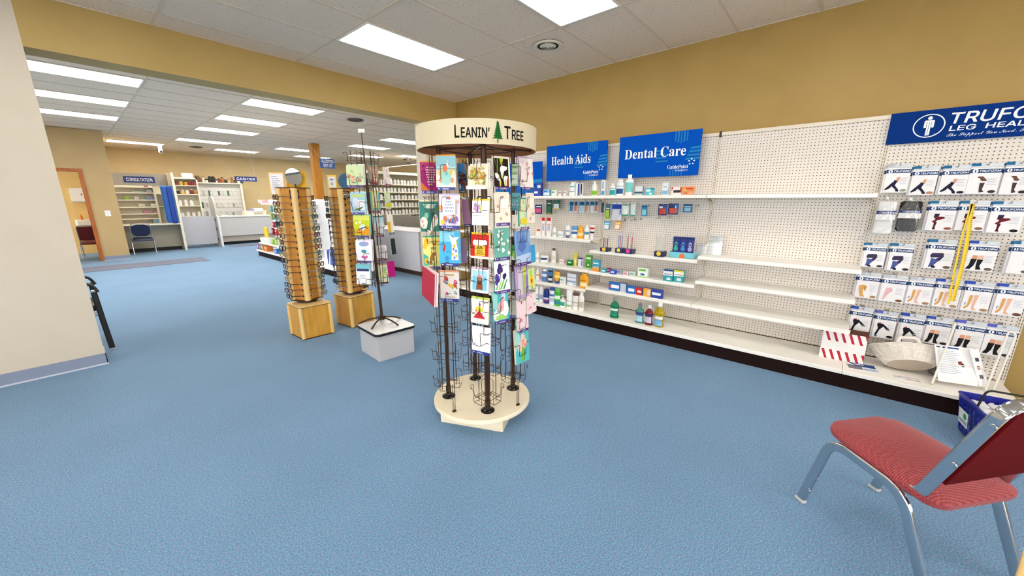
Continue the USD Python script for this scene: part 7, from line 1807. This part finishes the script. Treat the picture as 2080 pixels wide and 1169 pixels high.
# shopping basket
BB = mat('basket_blue', (22, 34, 150), .35)
rimz = .252
bl, fl = np.array([3.615, -.785]), np.array([3.275, -.835])
e2 = (fl - bl); e2 /= np.linalg.norm(e2); e1_ = np.array([e2[1], -e2[0]]); e1_ = e1_ if e1_[1] < 0 else -e1_
ctr = bl + e2 * .17 + e1_ * .225
t = thing('shopping_basket', 'blue plastic shopping basket with a black handle behind the red chair', 'basket', (ctr[0], ctr[1], 0), math.degrees(math.atan2(e1_[1], e1_[0])))
LX, LY = .225, .172
def wall(p0, p1, q0, q1, cols, rows):
    """A lattice wall between a lower edge p0-p1 and an upper edge q0-q1: a solid band above, ribs and slots below."""
    p0, p1, q0, q1 = map(np.asarray, (p0, p1, q0, q1)); ms = []
    P = lambda s, k: (p0 + (p1 - p0) * s) * (1 - k) + (q0 + (q1 - q0) * s) * k
    nrm = np.cross(p1 - p0, q0 - p0); nrm = nrm / np.linalg.norm(nrm) * .003
    def slab(s0, s1, k0, k1):
        c = [P(s0, k0), P(s1, k0), P(s1, k1), P(s0, k1)]
        v = np.array([x - nrm for x in c] + [x + nrm for x in c])
        return trimesh.Trimesh(v, [[0, 2, 1], [0, 3, 2], [4, 5, 6], [4, 6, 7], [0, 1, 5], [0, 5, 4], [1, 2, 6], [1, 6, 5], [2, 3, 7], [2, 7, 6], [3, 0, 4], [3, 4, 7]], process=False)
    ms += [slab(0, 1, .86, 1), slab(0, 1, 0, .08), slab(0, 1, .70, .74), slab(0, 1, .36, .40)]
    for k in range(cols + 1):
        s = k / cols; ms.append(slab(max(0, s - .25 / cols), min(1, s + .25 / cols), 0, .9))
    return cat(ms)
b_, r_ = .86, 1.0
C = [(-LX, -LY), (LX, -LY), (LX, LY), (-LX, LY)]
for k in range(4):
    p, q = C[k], C[(k + 1) % 4]
    solidside = k == 3
    part(t, 'basket_wall', wall((p[0] * b_, p[1] * b_, .01), (q[0] * b_, q[1] * b_, .01), (*p, rimz), (*q, rimz), 6 if k % 2 else 11, 4), BB)
part(t, 'basket_floor', bx(-LX * b_, LX * b_, -LY * b_, LY * b_, .004, .012), BB)
part(t, 'rim', cat([tube([(*C[k], rimz), (*C[(k + 1) % 4], rimz)], .009, 6) for k in range(4)]), BB)
part(t, 'handle', tube(fillet([(-LX + .02, 0, rimz - .03), (-LX + .045, .01, rimz + .10), (LX - .045, .01, rimz + .10), (LX - .02, 0, rimz - .03)], .03), .006, 8), BLACK, True)
lb_ = onto(art([('#eef0f0', rect(-.06, .10, .06, .20)), ('#2ca04c', disc(.02, .165, .02)), ('#9cacb8', rect(-.05, .115, .05, .135))]), (-LX * .985 - .004, 0, .0), (0, -1., 0), np.array([-.13, 0, 1]) / math.hypot(.13, 1))
printed(t, 'side_label', lb_)
q = random.Random(4)
axd, ayd = e1_, e2
k = 0
for a in range(5):
    for b in range(3):
        lx, ly = -LX * .70 + .068 * a, -LY * .55 + .09 * b
        cx_, cy_ = ctr[0] + e1_[0] * lx - e1_[1] * ly * -1 * -1, ctr[1] + e1_[1] * lx + e1_[0] * ly
        k += 1
        m = thing('small_carton', f'white pharmacy carton in the blue basket, {ordn[a]} row, {("nearest the aisle", "in the middle", "nearest the shelving")[b]}', 'box', (ctr[0] + e1_[0] * lx - e1_[1] * ly, cy_, .013), math.degrees(math.atan2(e1_[1], e1_[0])) + q.uniform(-4, 4), 'white cartons in the shopping basket')
        hh = q.uniform(.205, .24)
        part(m, 'box', rbox(-.026, .026, -.038, .038, 0, hh, .003, 6), mat('carton_pale', (240, 242, 244), .45))
        printed(m, 'print', onto(art([('#7c9cb4', rect(.01, hh * .6, .06, hh * .8)), ('#c0ccd4', rect(.01, hh * .3, .066, hh * .4))]), (-.0265, .038, 0), RIGHT, UP))
# the corner of a wooden table that the picture just catches at the lower right
p = at(2081, 1108, 'z', .55); p2 = at(2062, 1172, 'z', .55)
d = (p2 - p)[:2]; d /= np.linalg.norm(d); nn = np.array([-d[1], d[0]]); nn = nn if nn @ _R[:2] > 0 else -nn
t = thing('side_table', 'pale wooden table corner at the lower right edge of the picture', 'table', (*(p[:2] + nn * .25 + d * .1), 0), math.degrees(math.atan2(d[1], d[0])))
part(t, 'tabletop', rbox(-.25, .25, -.25, .25, .525, .55, .006), POST)
for sx in (-1, 1):
    for sy in (-1, 1): part(t, 'leg', rbox(sx * .22 - .02, sx * .22 + .02, sy * .22 - .02, sy * .22 + .02, 0, .525, .004), POST)
